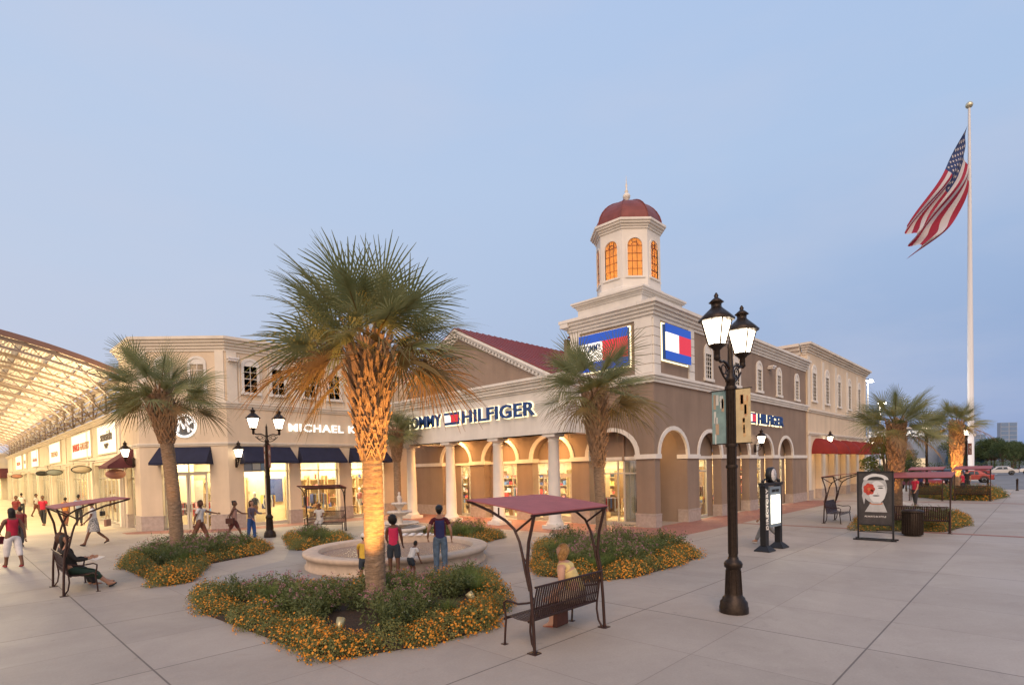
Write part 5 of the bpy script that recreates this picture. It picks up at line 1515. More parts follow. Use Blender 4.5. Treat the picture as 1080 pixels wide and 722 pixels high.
# ribbed cascade step between the two pools
t = thing('cascade_step', 'low stone step with white ribs behind the round pool', 'fountain step', (11.0, 15.6, 0), atan2(.6952, .7187) - pi / 2)
q = MB(); q.box(-1.1, 1.1, -.2, .35, 0.01, .52); q.build('block', M_CAST, t)
q = MB()
for k in range(8): q.box(-1.04 + k * .27, -.90 + k * .27, -.25, .3, .522, .56)
q.build('rib', M_WHITE, t)
M_TIN = mat('plain_pebble', (.45, .36, .3), .8)

# ---------------------------------------------------------------- shaded benches
def shade_bench(label, loc, rz, W=1.75):
    """origin between the rear feet; the sitter faces +y"""
    t = thing('shade_bench', label, 'bench', loc, rz, 'metal benches under maroon shades')
    h = W / 2
    for s in (-1, 1):
        q = MB(); x = s * h
        q.tube([(x, -.05, .0), (x, -.03, .5), (x, .0, .95), (x, .06, 1.25), (x, .02, 1.6), (x, -.10, 2.0)], .026, 8)
        q.box(x - .07, x + .07, -.12, .04, 0, .012)
        q.build('post', M_BENCH, t)
        q = MB()
        q.tube([(x, .02, .90), (x, .09, 1.15), (x, .15, 1.42), (x, .2, 1.6), (x, .30, 1.78), (x, .48, 1.90), (x, .80, 2.03), (x, 1.27, 2.16)], .022, 8)
        q.tube([(x, .14, 1.38), (x, .05, 1.30)], .014, 6); q.tube([(x, .28, 1.74), (x, -.07, 1.97)], .018, 6); q.tube([(x, .62, 1.965), (x, .62, 2.09)], .013, 6)
        q.build('shade_bracket', M_BENCH, t)
        q = MB()
        xi = x - s * .045
        q.tube([(xi, .60, 0), (xi, .585, .2), (xi, .56, .40), (xi, .59, .55), (xi, .60, .64), (xi, .53, .685), (xi, .3, .66), (xi, .12, .70), (xi, .05, .72)], .017, 7)
        q.box(xi - .04, xi + .04, .56, .65, 0, .01)
        q.build('front_leg', M_BENCH, t)
        q = MB(); q.tube([(xi, -.04, 0), (xi, .04, .12), (xi, .07, .3), (xi, .06, .44), (xi, -.0, .8)], .017, 7); q.box(xi - .04, xi + .04, -.1, .02, .0, .011); q.build('rear_leg', M_BENCH, t)
    hh = h - .07
    prof_s = [(.10, .425), (.2, .41), (.35, .41), (.5, .43), (.575, .425), (.60, .39)]
    prof_b = [(.08, .44), (.05, .52), (.03, .62), (-.0, .78), (-.035, .90), (-.05, .95)]
    for nm, prof in (('seat', prof_s), ('backrest', prof_b)):
        q = MB(); n = 30
        for k in range(n):
            x = -hh + 2 * hh * (k + .5) / n; w = .017
            vs = []
            for i, (y, z) in enumerate(prof):
                ny, nz_ = (0, .007) if nm == 'seat' else (.007, 0)
                vs += [(x - w, y, z), (x + w, y, z), (x + w, y + ny, z + nz_), (x - w, y + ny, z + nz_)]
            fs = []
            for i in range(len(prof) - 1):
                for j in range(4): fs.append((i * 4 + j, i * 4 + (j + 1) % 4, i * 4 + 4 + (j + 1) % 4, i * 4 + 4 + j))
            q.add(vs, fs, None, False)
        for (y, z) in (prof[0], prof[-1]): q.tube([(-hh - .03, y, z), (hh + .03, y, z)], .018, 7)
        if nm == 'backrest': q.tube([(-hh, .02, .60), (hh, .02, .60)], .012, 6)
        q.build(nm, M_BENCH, t)
    q = MB()
    nx = 10
    vs = []; fs = []
    for i in range(nx + 1):
        y = -.13 + 1.43 * i / nx; z = 2.0 + (2.17 - 2.0) * (i / nx) ** .8 + .012
        vs += [(-h - .06, y, z), (h + .06, y, z), (h + .06, y, z + .018), (-h - .06, y, z + .018)]
    for i in range(nx):
        for j in range(4): fs.append((i * 4 + j, i * 4 + (j + 1) % 4, i * 4 + 4 + (j + 1) % 4, i * 4 + 4 + j))
    fs += [(0, 1, 2, 3), (nx * 4, nx * 4 + 1, nx * 4 + 2, nx * 4 + 3)]
    q.add(vs, fs, None, False); q.build('shade_panel', M_CANOPY, t)
    for y, z in ((-.10, 1.995), (1.27, 2.165)):
        q = MB(); q.tube([(-h - .06, y, z), (h + .06, y, z)], .02, 7); q.build('shade_rail', M_BENCH, t)
    return t
b0 = shade_bench('nearest bench with a maroon shade, a blonde woman sitting on it', (6.72, 5.33, 0), 0)
def bench_copy(label, loc, rz):
    c = copy_tree(b0); c.location = loc; c.rotation_euler = (0, 0, rz); c['label'] = label
bench_copy('bench with a maroon shade at the left where two people lean back', (1.90, 17.08, 0), -pi / 2)
bench_copy('bench with a maroon shade before the navy awnings, a person in white on it', (12.4, 24.1, 0), radians(140))
bench_copy('bench with a maroon shade directly behind the framed poster', (27.6, 6.9, 0), radians(180))
bench_copy('bench with a maroon shade right of the rubbish bin', (25.0, 3.3, 0), -pi / 2)
bench_copy('empty bench with a maroon shade at the planted bed nearest the flagpole', (45.3, 3.3, 0), -pi / 2)
bench_copy('farthest bench with a maroon shade by the parking area', (44.7, 5.6, 0), -pi / 2)

# ---------------------------------------------------------------- directory post, poster, bin, bollards
rd = atan2(-.6, .8)
t = thing('directory_sign', 'black two legged directory sign with clock and glowing map panel', 'sign', (17.85, 6.1, 0), radians(-4))
for s in (-1, 1):
    x = s * .50
    q = MB()
    q.lathe([(.33, 0), (.33, .03), (.16, .16), (.13, .18)], 4, (x, 0), rot=pi / 4, smooth=False); q.build('foot', M_BLACK, t)
    q = MB(); q.box(x - (.12 if s < 0 else .085), x + (.10 if s < 0 else .085), -.085, .085, .18, 1.98); q.build('leg', M_BLACK, t)
q = MB(); q.box(-.72, .72, -.06, .06, 1.98, 2.03); q.box(-.66, .66, -.11, .11, 2.03, 2.08); q.tube([(-.72, 0, 2.0), (-.78, 0, 1.96)], .02, 6)
for s in (-1, 1): q.tube([(s * .5, 0, 2.08), (s * .44, 0, 2.2), (s * .3, 0, 2.13), (s * .2, 0, 2.2)], .022, 6); q.ell((s * .6, 0, 2.13), (.04, .04, .05), 8, 6)
q.build('top_rail', M_BLACK, t)
q = MB(); q.box(-.37, .40, -.13, .13, .72, 1.95); q.build('cabinet', mat('grey_blue_cabinet', (.20, .25, .30), .4, metal=.3), t)
q = MB(); q.box(-.33, .33, -.138, -.131, .82, 1.70); q.build('map_panel', mat('lit_map_panel', (.9, .9, .8), .4, emit=(1, .95, .75), estr=1.7), t)
q = MB()
for k in range(5): q.box(-.25 + k * .09, -.2 + k * .09, -.141, -.139, .86, .9)
q.build('map_print', mat('map_print', (.25, .3, .15), .6), t)
text_mesh('lettering', 'DIRECTORY', 1, M_BLACK, t, (0, -.14, 1.83), (pi / 2, 0, 0), .01, .02, 1, 'CENTER', (.52, .085))
# the white letters down the left leg
o = text_mesh('lettering', 'DIRECTORY', 1, M_WHITE, t, (-.51, -.092, 1.28), (0, 0, 0), .012, .03, 1.15, 'CENTER', (1.25, .155))
o.rotation_euler = (Matrix.Rotation(pi / 2, 4, 'X') @ Matrix.Rotation(pi / 2, 4, 'Z')).to_euler()
q = MB(Matrix.Translation((0, 0, 2.31)) @ Matrix.Rotation(pi / 2, 4, 'X')); q.lathe([(0, -.09), (.22, -.09), (.245, -.06), (.245, .06), (.22, .09), (0, .09)], 28)
q.build('clock_case', M_BLACK, t)
q = MB(Matrix.Translation((0, 0, 2.31)) @ Matrix.Rotation(pi / 2, 4, 'X')); q.lathe([(0, .091), (.19, .091), (.19, .097), (0, .097)], 24); q.build('clock_face', mat('clock_face', (.65, .6, .58), .5), t)
q = MB(); q.box(-.008, .008, -.103, -.099, 2.31, 2.45); q.box(-.008, .09, -.103, -.099, 2.305, 2.32)
for k in range(12): a = k * pi / 6; q.box(.165 * cos(a) - .008, .165 * cos(a) + .008, -.101, -.098, 2.31 + .165 * sin(a) - .012, 2.31 + .165 * sin(a) + .012)
q.build('clock_hand', M_BLACK, t)
lamp('map_light', 'AREA', (0, -.3, 1.3), 6, (1, .9, .7), .5, None, t).rotation_euler = (pi / 2, 0, 0)

t = thing('poster_stand', 'black framed poster stand with a woman in a hat, right of the directory sign', 'poster', (21.8, 4.10, 0), -pi / 2 + radians(0))
hw = .50
q = MB(); 
for s in (-1, 1): q.box(s * hw - .025, s * hw + .025, -.03, .03, 0, 2.32)
q.box(-hw, hw, -.03, .03, 2.27, 2.32); q.box(-hw, hw, -.025, .025, .50, .54); q.box(-hw, hw, -.02, .02, .26, .29)
q.box(-hw - .12, hw + .12, -.20, -.15, 0, .05); q.box(-hw - .12, hw + .12, .15, .2, 0, .05)
for s in (-1, 1): q.box(s * hw - .03, s * hw + .03, -.2, .2, .0, .045)
q.build('frame', M_BLACK, t)
q = MB(); q.box(-hw + .025, hw - .025, -.015, .015, .54, 2.27); q.build('poster_board', mat('poster_dark', (.045, .04, .04), .45, noise=.4, nscale=3), t)
q = MB()
PG = [mat('poster_grey', (.42, .42, .42), .5, noise=.15, nscale=5), mat('poster_dark2', (.03, .03, .03), .5), mat('poster_red', (.45, .05, .03), .5, noise=.4, nscale=20), mat('poster_light', (.62, .62, .62), .5), mat('poster_orange', (.5, .15, .05), .5)]
def flat(mb, pts, lvl, mi): mb.prism(pts, -.0155 - .0012 * lvl - .001, -.0155 - .0012 * lvl, mi)
def elp(cx_, cz_, rx, rz_, n=22, a0=0, a1=2 * pi): return [(cx_ + rx * cos(a0 + (a1 - a0) * i / n), cz_ + rz_ * sin(a0 + (a1 - a0) * i / n)) for i in range(n + (0 if a1 - a0 > 6.2 else 1))]
flat(q, elp(-.02, 1.75, .36, .50), 1, 0)                                   # hair and hat brim
flat(q, elp(.02, 2.03, .36, .20, 16, 0, pi), 2, 3)
flat(q, elp(.02, 2.02, .24, .12, 14, 0, pi), 3, 1)
flat(q, elp(.06, 1.62, .245, .37), 4, 3)                                   # face
flat(q, [(-.32, 1.2), (-.22, 1.75), (-.3, 1.9), (-.38, 1.5)], 5, 0)
flat(q, [(-.30, .95), (-.12, 1.28), (.22, 1.28), (.34, .95)], 2, 0)        # shoulders
flat(q, elp(.16, 1.76, .075, .022), 6, 1); flat(q, elp(.16, 1.83, .10, .012), 6, 1)
flat(q, elp(.03, 1.50, .10, .020), 6, 1); flat(q, [(.07, 1.60), (.10, 1.56), (.06, 1.55)], 6, 0)
for k in range(7):
    a = k * 2 * pi / 7; flat(q, elp(-.17 + .10 * cos(a), 1.72 + .12 * sin(a), .075, .085, 10), 7 + k % 3, 2)
flat(q, elp(-.17, 1.72, .05, .06, 10), 11, 4)
flat(q, elp(.03, 1.24, .19, .04), 7, 4); flat(q, elp(.03, 1.255, .15, .03), 8, 0)
q.build('portrait', PG, t)
text_mesh('lettering', 'ALWAYS IN STYLE', 1, M_WHITE, t, (0, -.026, .80), (pi / 2, 0, 0), .004, .01, 1, 'CENTER', (.62, .055))

t = thing('rubbish_bin', 'dark slatted metal rubbish bin in front of the planted bed', 'bin', (23.7, 3.35, 0))
q = MB(); q.lathe([(.28, .04), (.30, .08), (.30, .80), (.28, .84)], 28)
for k in range(28): a = k * 2 * pi / 28; q.box(.305 * cos(a) - .012, .305 * cos(a) + .012, .305 * sin(a) - .012, .305 * sin(a) + .012, .06, .84)
q.build('body', M_IRON, t)
q = MB(); q.lathe([(.33, .83), (.34, .87), (.32, .90), (.2, .93), (.13, .93), (.12, .90)], 28); q.build('lid', M_IRON, t)
bl = None
for i, y in enumerate((3.4, 1.6, -.2, -2.0)):
    if bl is None:
        bl = thing('bollard', '', 'bollard', (60.6, y, 0), 0, 'dark bollards before the parking area'); q = MB(); q.lathe([(.11, 0), (.11, .06), (.07, .08), (.07, .85), (.09, .87), (.09, .93), (.03, .99), (.0, 1.0)], 12); q.build('post', M_IRON, bl); b_ = bl
    else: b_ = copy_tree(bl); b_.location = (60.6, y, 0)
    b_['label'] = ['dark bollard close to the flagpole at the end of the plaza', 'dark bollard at the right edge of the photo', 'dark bollard beyond the right edge', 'dark bollard beyond the right edge'][i]
bpy.data.objects.remove(b_.children[0]); bpy.data.objects.remove(b_)
b_ = [o for o in bpy.data.objects if o.get('label') == 'dark bollard beyond the right edge']
for o in b_:
    for c in list(o.children): bpy.data.objects.remove(c)
    bpy.data.objects.remove(o)

# ---------------------------------------------------------------- vehicles
def car(label, loc, rz, color, kind='suv', L=4.7, lit=False):
    t = thing('parked_car', label, 'car', loc, rz, 'cars in the parking area')
    H = 1.78 if kind == 'suv' else 1.45; w = .93
    body = mat('car_paint_' + color[0], color[1], .25, metal=.2, spec=.6)
    h = L / 2
    if kind == 'suv':
        low = [(-h, .38), (-h, .85), (-h + .06, 1.02), (h - 1.05, 1.05), (h - .12, .92), (h, .75), (h, .38)]
        cab = [(-h + .10, 1.02), (-h + .28, H - .05), (-h + .55, H), (.35, H), (.55, H - .04), (h - 1.25, 1.05)]
    else:
        low = [(-h, .35), (-h, .80), (-h + .1, .92), (h - 1.2, .92), (h - .15, .78), (h, .62), (h, .35)]
        cab = [(-h + .55, .92), (-h + 1.25, H - .03), (-h + 1.6, H), (.1, H), (.35, H - .05), (h - 1.35, .92)]
    q = MB()
    def sec(pts, w0, w1, z0, z1):
        n = len(pts); vs = []
        for s in (-1, 1):
            for x, z in pts: k = (z - z0) / (z1 - z0); vs.append((x, s * (w0 + (w1 - w0) * k), z))
        q.add(vs, [tuple(range(n)), tuple(range(2 * n - 1, n - 1, -1))] + [(i, (i + 1) % n, n + (i + 1) % n, n + i) for i in range(n)], None, False)
    sec(low, w, w * .97, .35, 1.05); sec(cab, w * .96, w * .78, .9, H)
    for sx_ in (-1, 1):          # dark wheel arches stand a little proud
        pass
    o = q.build('body', body, t)
    bv = o.modifiers.new('soft', 'BEVEL'); bv.width = .05; bv.segments = 2
    g = MB()
    za, zb = (1.10, H - .14) if kind == 'suv' else (.97, H - .12)
    xa, xb = cab[0][0] + .22, cab[-1][0] - .25
    for s in (-1, 1):
        ww = lambda z: s * ((w * .96 + (w * .78 - w * .96) * (z - .9) / (H - .9)) + .006)
        k0 = xa + (.05 if kind == 'suv' else .55); k1 = xb - .55
        for a, b, at, bt in ((k0, (k0 + k1) / 2 - .04, k0 + .12, (k0 + k1) / 2 - .04), ((k0 + k1) / 2 + .04, k1 + .35, (k0 + k1) / 2 + .04, k1 - .08)):
            g.add([(a, ww(za), za), (b, ww(za), za), (bt, ww(zb), zb), (at, ww(zb), zb)], [(0, 1, 2, 3)])
    f0, f1 = cab[-1], cab[-2]; r0, r1 = cab[0], cab[1]
    for (p, q_, s) in ((f0, f1, 1), (r0, r1, -1)):
        dx = .008 * s
        a = (p[0] + (q_[0] - p[0]) * .12 + dx * 2, p[1] + (q_[1] - p[1]) * .12 + .01); b = (p[0] + (q_[0] - p[0]) * .9 + dx * 2, p[1] + (q_[1] - p[1]) * .9 + .01)
        g.add([(a[0], -w * .82, a[1]), (a[0], w * .82, a[1]), (b[0], w * .72, b[1]), (b[0], -w * .72, b[1])], [(0, 1, 2, 3)])
    g.build('window', mat('car_glass', (.015, .02, .025), .05, spec=.9), t, fix=False)
    for sx_ in (-1, 1):
        for s in (-1, 1):
            x = sx_ * (h - .88)
            W_ = MB(Matrix.Translation((x, s * (w - .10), .34)) @ Matrix.Rotation(pi / 2, 4, 'X')); W_.lathe([(.2, -.115), (.33, -.115), (.35, -.08), (.35, .08), (.33, .115), (.2, .115)], 20)
            wo = W_.build('wheel', mat('tyre', (.02, .02, .02), .85), t)
            W_ = MB(Matrix.Translation((x, s * (w - .10), .34)) @ Matrix.Rotation(pi / 2, 4, 'X')); W_.lathe([(0, -.10), (.2, -.118), (.2, .118), (0, .10)], 14); W_.build('rim', mat('alloy', (.45, .45, .46), .35, metal=.7), wo)
            A_ = MB(); A_.ring(x, .36, .36, .43, s * w - .02 if s > 0 else s * w - .012, s * w + .012 if s > 0 else s * w + .02, n=10); A_.build('wheel_arch', M_BLACK, t)
    for s in (-1, 1):
        q = MB(); q.box(h - .06, h + .012, s * w * .88 - .12, s * w * .88 + .04, .66, .80); q.build('headlight', mat('headlight', (.8, .8, .8), .2), t)
        q = MB(); q.box(-h - .012, -h + .05, s * w * .88 - .09, s * w * .88 + .05, .68, .95); q.build('tail_light', mat('tail_light', (.4, .02, .02), .3), t)
    q = MB(); q.box(-h - .03, -h + .02, -w, w, .36, .55); q.box(h - .02, h + .03, -w, w, .36, .52); q.build('bumper', M_BLACK, t)
    return t
car('red off road vehicle parked just beyond the second shade bench', (64.8, 8.6, -.1), radians(215), ('red', (.24, .02, .02)))
car('black off road vehicle parked next to the red one', (70.5, 7.0, -.1), radians(170), ('black', (.015, .015, .02)))
car('small red car parked behind the black one', (84.0, 6.4, -.1), radians(100), ('red', (.24, .02, .02)), 'sedan', 4.3)
car('silver saloon car right of the flagpole', (122.0, 5.4, -.1), radians(95), ('silver', (.45, .45, .46)), 'sedan')
car('wine red saloon car beside the silver one', (118.0, 8.6, -.1), radians(95), ('wine', (.22, .03, .04)), 'sedan')
car('white pickup like car far across the parking area', (128.0, .8, -.1), radians(95), ('white', (.6, .6, .6)), 'suv')
car('dark grey car far across the parking area', (131.0, -3.5, -.1), radians(95), ('grey', (.07, .07, .08)), 'sedan')

# ---------------------------------------------------------------- beyond the parking area
def flood_pole(label, loc, H, heads, e):
    t = thing('floodlight_pole', label, 'light pole', loc, 0, 'tall parking area lights')
    q = MB(); q.lathe([(.3, 0), (.3, .7), (.14, .75), (.09, H)], 10); q.box(-.9, .9, -.05, .05, H - .05, H + .05); q.build('pole', mat('galvanised', (.35, .35, .36), .5, metal=.4), t)
    for k in range(heads):
        x = -.8 + 1.6 * k / max(1, heads - 1)
        q = MB(); q.box(x - .3, x + .3, -.5, .0, H + .03, H + .22); q.build('floodlight', M_IRON, t)
        q = MB(); q.box(x - .28, x + .28, -.52, -.501, H + .04, H + .21); q.box(x - .28, x + .28, -.48, -.02, H + .0, H + .028); q.build('lens', mat('flood_lens', (1, .95, .85), .4, emit=(1, .90, .72), estr=45), t)
    lamp('flood_light', 'POINT', (0, -.8, H - .2), e, (1, .85, .65), .4, None, t)
flood_pole('tall parking light above the end of the cream store', (93.5, 18.4, 0), 14.2, 3, 2500)
flood_pole('parking light half hidden in the crown of the palm behind the poster', (80.5, 14.6, 0), 9.7, 2, 1200)
# plaza building with mural
fw = Vector((.7187, .6952, 0)); rt = Vector((.6952, -.7187, 0))
pb = thing('plaza_building', 'grey blue low store with white capitals and a colourful mural beyond the parking area', 'building', fw * 150 + rt * 92, atan2(rt.y, rt.x))
M_PB = mat('grey_blue_wall', (.24, .29, .38), .8, noise=.1, nscale=.5)
q = MB(); q.box(0, 34, 0, 20, -.2, 9.2); q.box(6, 19, -.5, 0, 9.0, 11.4); q.box(24, 36, -1.5, -.02, 0, 6.5); q.build('wall', M_PB, pb)
q = MB(); q.box(-.2, 34.2, -.3, -.01, 8.9, 9.5); q.box(5.7, 19.3, -.8, -.51, 11.2, 11.7); q.build('cornice', M_WHITE, pb)
for x in (2, 7, 12, 17): q = MB(); q.box(x, x + 3.6, -.08, -.005, 0.0, 3.2); q.build('window', mat('dim_shop_window', (.5, .42, .3), .3, emit=(1, .75, .45), estr=.5), pb)
q = MB(); q.box(9, 11.5, -.62, -.51, 5.2, 7.0); q.build('sign_box', GOODS[1], pb)
text_mesh('lettering', 'FORD PLAZA', 1, M_SIGNLIT, pb, (12.6, -.56, 9.9), (pi / 2, 0, 0), .2, .02, 1, 'CENTER', (15, 1.5))
q = MB()
q.prism([(24.5, 1.2)] + elp(30, 1.2, 5.4, 5.0, 14, pi, 0)[1:], -1.62, -1.52, 0)
q.box(25.5, 27, -1.68, -1.63, 1.5, 4.4, 1); q.prism([(27.5, 2), (29, 5.4), (29.6, 2)], -1.69, -1.63, 2); q.box(30, 33.5, -1.69, -1.63, 1.4, 2.8, 3); q.prism(elp(31.5, 4.0, 1.6, .7), -1.72, -1.63, 4)
q.build('mural', [mat('mural_blue', (.06, .16, .28), .6, noise=.3, nscale=.6), mat('mural_yellow', (.45, .35, .12), .6), mat('mural_white', (.55, .55, .55), .6), mat('mural_teal', (.04, .28, .36), .6), mat('mural_red', (.4, .07, .08), .6)], pb)
def glass_tower(label, d, lat, w, H, cols, rows):
    p = fw * d + rt * lat
    t = thing('office_tower', label, 'tower', (p.x, p.y, -.1), atan2(rt.y, rt.x))
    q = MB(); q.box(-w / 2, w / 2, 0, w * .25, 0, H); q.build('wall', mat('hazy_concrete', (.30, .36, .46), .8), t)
    q = MB()
    for i in range(cols):
        for j in range(rows):
            a = -w / 2 + w * (i + .07) / cols; b = -w / 2 + w * (i + .93) / cols; z0 = H * (j + .1) / rows; z1 = H * (j + .93) / rows
            q.box(a, b, -.25, -.01, z0, z1)
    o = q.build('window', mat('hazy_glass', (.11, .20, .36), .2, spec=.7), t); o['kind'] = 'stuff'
glass_tower('taller pale blue glass tower on the horizon', 700, 632, 21, 48, 2, 9)
glass_tower('shorter blue glass tower on the horizon behind the flagpole', 700, 596, 13, 34, 2, 7)
# low hedge and far stores between the tree row and the parking area
hs = thing('clipped_hedge', 'low clipped hedge along the far side of the parking area', 'hedge', (150, -20, -.1), 0)
rs_ = np.random.RandomState(3); P = np.stack([rs_.uniform(-.7, .7, 9000), rs_.uniform(-60, 60, 9000), rs_.uniform(0, 2.2, 9000)], 1)
V, Fq, MI = leaf_cloud(rs_, P, .16, .6, 0); o = bpy.data.objects.new('foliage', np_mesh('hedge_mesh', V, Fq, MI, [M_TREE])); COL.objects.link(o); o.parent = hs

# ---------------------------------------------------------------- people
SKIN_D = mat('dark_skin', (.16, .075, .045), .55); SKIN_M = mat('tan_skin', (.42, .22, .14), .55); SKIN_L = mat('fair_skin', (.58, .33, .23), .55)
HAIR_B = mat('black_hair', (.015, .012, .01), .6, noise=.3, nscale=30); HAIR_F = mat('blonde_hair', (.40, .22, .08), .55, noise=.55, nscale=14, stretch=(5, 5, 1)); HAIR_G = mat('grey_hair', (.4, .38, .36), .6)
EYE_W = mat('eye_white', (.7, .68, .65), .3); LIP = mat('lip', (.35, .12, .10), .5)
def cloth(n, c, nz=.12): return mat('cloth_' + n, c, .85, noise=nz, nscale=9, bump=.25, bscale=14)
def skin_mesh(name, pts, edges, mats, root=0, levels=2):
    """one continuous surface grown round a skeleton: pts = (co, radius or (rx, ry))"""
    me = bpy.data.meshes.new(name)
    me.from_pydata([tuple(p[0]) for p in pts], edges, [])
    o = bpy.data.objects.new(name, me); COL.objects.link(o)
    m = o.modifiers.new('skin', 'SKIN'); m.use_smooth_shade = True
    if not me.skin_vertices: 
        bpy.context.view_layer.objects.active = o
    sv = me.skin_vertices[0].data
    for i, p in enumerate(pts):
        r = p[1] if isinstance(p[1], tuple) else (p[1], p[1])
        sv[i].radius = r; sv[i].use_root = (i == root)
    s = o.modifiers.new('sub', 'SUBSURF'); s.levels = levels; s.render_levels = levels
    dg = bpy.context.evaluated_depsgraph_get(); dg.update()
    out = bpy.data.meshes.new_from_object(o.evaluated_get(dg))
    bpy.data.objects.remove(o); bpy.data.meshes.remove(me)
    for p in out.polygons: p.use_smooth = True
    return out
def merge(name, meshes, mats, parent):
    bm = bmesh.new()
    for me, mi in meshes:
        n0 = len(bm.faces); bm.from_mesh(me); bm.faces.ensure_lookup_table()
        for f in bm.faces[n0:]: f.material_index = mi if mi is not None else f.material_index
    me = bpy.data.meshes.new(name); bm.to_mesh(me); bm.free()
    me.materials.clear()
    for m in mats: me.materials.append(m)
    o = bpy.data.objects.new(name, me); COL.objects.link(o); o.parent = parent
    return o
def person(label, loc, heading, H=1.75, skin=SKIN_D, hair='short', hair_m=HAIR_B, top=None, bottom=None, kind='trousers', sleeves='short',
           legs=((0, 0), (0, 0)), arms=((0, .08, .1), (0, .08, .1)), lean=0., head=(0., 0.), shoes=None, seat=None, build_=1.0, cap=None, detail=False, extra=None, female=False, group=None, lift=0.):
    """heading: direction faced. legs: (hip forward, knee bend); arms: (forward, out, elbow) per side, all radians; seat: pelvis height when sitting"""
    t = thing('person', label, 'person', loc, heading - pi / 2, group)
    k = H / 1.75; bw = build_
    sk = {}
    P = []; E = []
    def v(name, co, r): sk[name] = len(P); P.append((Vector(co) * k, tuple(a * k for a in r) if isinstance(r, tuple) else r * k)); return sk[name]
    def e(a, b): E.append((sk[a], sk[b]))
    th, sh = .42, .41
    foot = []
    for i, (a, b) in enumerate(legs):
        kn = Vector((0, sin(a) * th, -cos(a) * th)); an = kn + Vector((0, sin(a - b) * sh, -cos(a - b) * sh)); foot.append(an.z)
    pz = (-min(foot) + .085 + .06) if seat is None else seat / k
    v('pelvis', (0, 0, pz), (.15 * bw, .11 * bw))
    up = lambda d, x=0., f=0.: Vector((x, sin(lean) * d + cos(lean) * f, pz + cos(lean) * d - sin(lean) * f))
    v('belly', up(.16), ((.125 if female else .14) * bw, .10 * bw)); v('chest', up(.36), (.15 * bw * (.93 if female else 1), .11 * bw)); v('collar', up(.49), (.09, .07)); v('neck', up(.56), .052)
    hp = up(.66, 0, .02 + .10 * sin(head[0])); v('skull', up(.63, 0, .015 + .06 * sin(head[0])), .055)
    for a, b in (('pelvis', 'belly'), ('belly', 'chest'), ('chest', 'collar'), ('collar', 'neck'), ('neck', 'skull')): e(a, b)
    J = {}
    for i, s in enumerate((-1, 1)):
        a, b = legs[i]; hx = .09 * bw
        hip = Vector((s * hx, 0, pz - .06)); kn = hip + Vector((s * .01, sin(a) * th, -cos(a) * th)); an = kn + Vector((0, sin(a - b) * sh, -cos(a - b) * sh))
        mid = hip.lerp(kn, .35); calf = kn.lerp(an, .3)
        v('hip%d' % i, hip, .088 * bw); v('thigh%d' % i, mid, .080 * bw); v('knee%d' % i, kn, .056 * bw); v('calf%d' % i, calf, .054 * bw); v('ankle%d' % i, an, .036)
        fa = max(-.5, min(.6, a - b)); ff = Vector((0, cos(fa * .8), sin(fa * .8) - .02))
        v('heel%d' % i, an + Vector((0, -.03, -.045)), .034); v('toe%d' % i, an + ff * .15 + Vector((0, 0, -.055)), (.038, .024))
        e('pelvis', 'hip%d' % i)
        for x, y in (('hip', 'thigh'), ('thigh', 'knee'), ('knee', 'calf'), ('calf', 'ankle'), ('ankle', 'heel'), ('ankle', 'toe')): e(x + str(i), y + str(i))
        J['leg%d' % i] = (hip, mid, kn, calf, an, ff)
        fa_, ou, el = arms[i]
        S_ = up(.455, s * .175 * bw * (.93 if female else 1)); base = fa_ - lean
        fwd = Vector((0, cos(lean), -sin(lean))); dn = Vector((0, -sin(lean), -cos(lean)))
        def dr(f, o_): return (dn * cos(f) * cos(o_) + fwd * sin(f) * cos(o_) + Vector((s * sin(o_), 0, 0)))
        El = S_ + dr(fa_, ou) * .29; Wr = El + dr(fa_ + el, ou * (.2 if el < 1.2 else -.9)) * .25; hd = dr(fa_ + el + .15, ou * (.0 if el < 1.2 else -.9))
        v('shoulder%d' % i, S_, .055 * bw); v('elbow%d' % i, El, .038 * bw); v('wrist%d' % i, Wr, .025); v('palm%d' % i, Wr + hd * .06, (.036, .018))
        e('collar', 'shoulder%d' % i); e('shoulder%d' % i, 'elbow%d' % i); e('elbow%d' % i, 'wrist%d' % i); e('wrist%d' % i, 'palm%d' % i)
        J['arm%d' % i] = (S_, El, Wr, hd, s)
    body = skin_mesh('body', P, E, None)
    parts = [(body, 0)]
    # fingers: four and a thumb, unequal and bent, rooted in the palm
    fm = MB(); fm.smooth = True
    for i in (0, 1):
        S_, El, Wr, hd, s = J['arm%d' % i]
        side = hd.cross(Vector((s, 0, 0))); side = side.normalized() if side.length > .1 else Vector((0, 1, 0))
        nrm = hd.cross(side).normalized()
        pc_ = Wr + hd * .05
        for j, L in enumerate((.068, .078, .074, .058)):
            o_ = side * (-.026 + .0175 * j)
            a = pc_ + hd * .02 + o_; b = a + hd * (.035 + L * .3); c = b + (hd * .85 + nrm * -.45 * s).normalized() * L * .45; d_ = c + (hd * .55 + nrm * -.8 * s).normalized() * L * .3
            fm.tube([a * k, b * k, c * k, d_ * k], [.0095 * k, .009 * k, .008 * k, .006 * k], 6)
        a = Wr + hd * .03 + side * -.028; b = a + (hd * .6 - side * .7).normalized() * .035; c = b + (hd * .95 - side * .2).normalized() * .03
        fm.tube([a * k, b * k, c * k], [.012 * k, .0105 * k, .007 * k], 6)
    parts.append((fm.mesh('hand', [skin]), 0))
    # head with face
    pitch_, yaw_ = head
    HM = Matrix.Translation(hp * k) @ Matrix.Rotation(-yaw_, 4, 'Z') @ Matrix.Rotation(-pitch_ - lean * .5, 4, 'X') @ Matrix.Scale(k, 4)
    hm = MB(HM); hm.smooth = True
    vs = []; fs = []; n, m = 20, 14
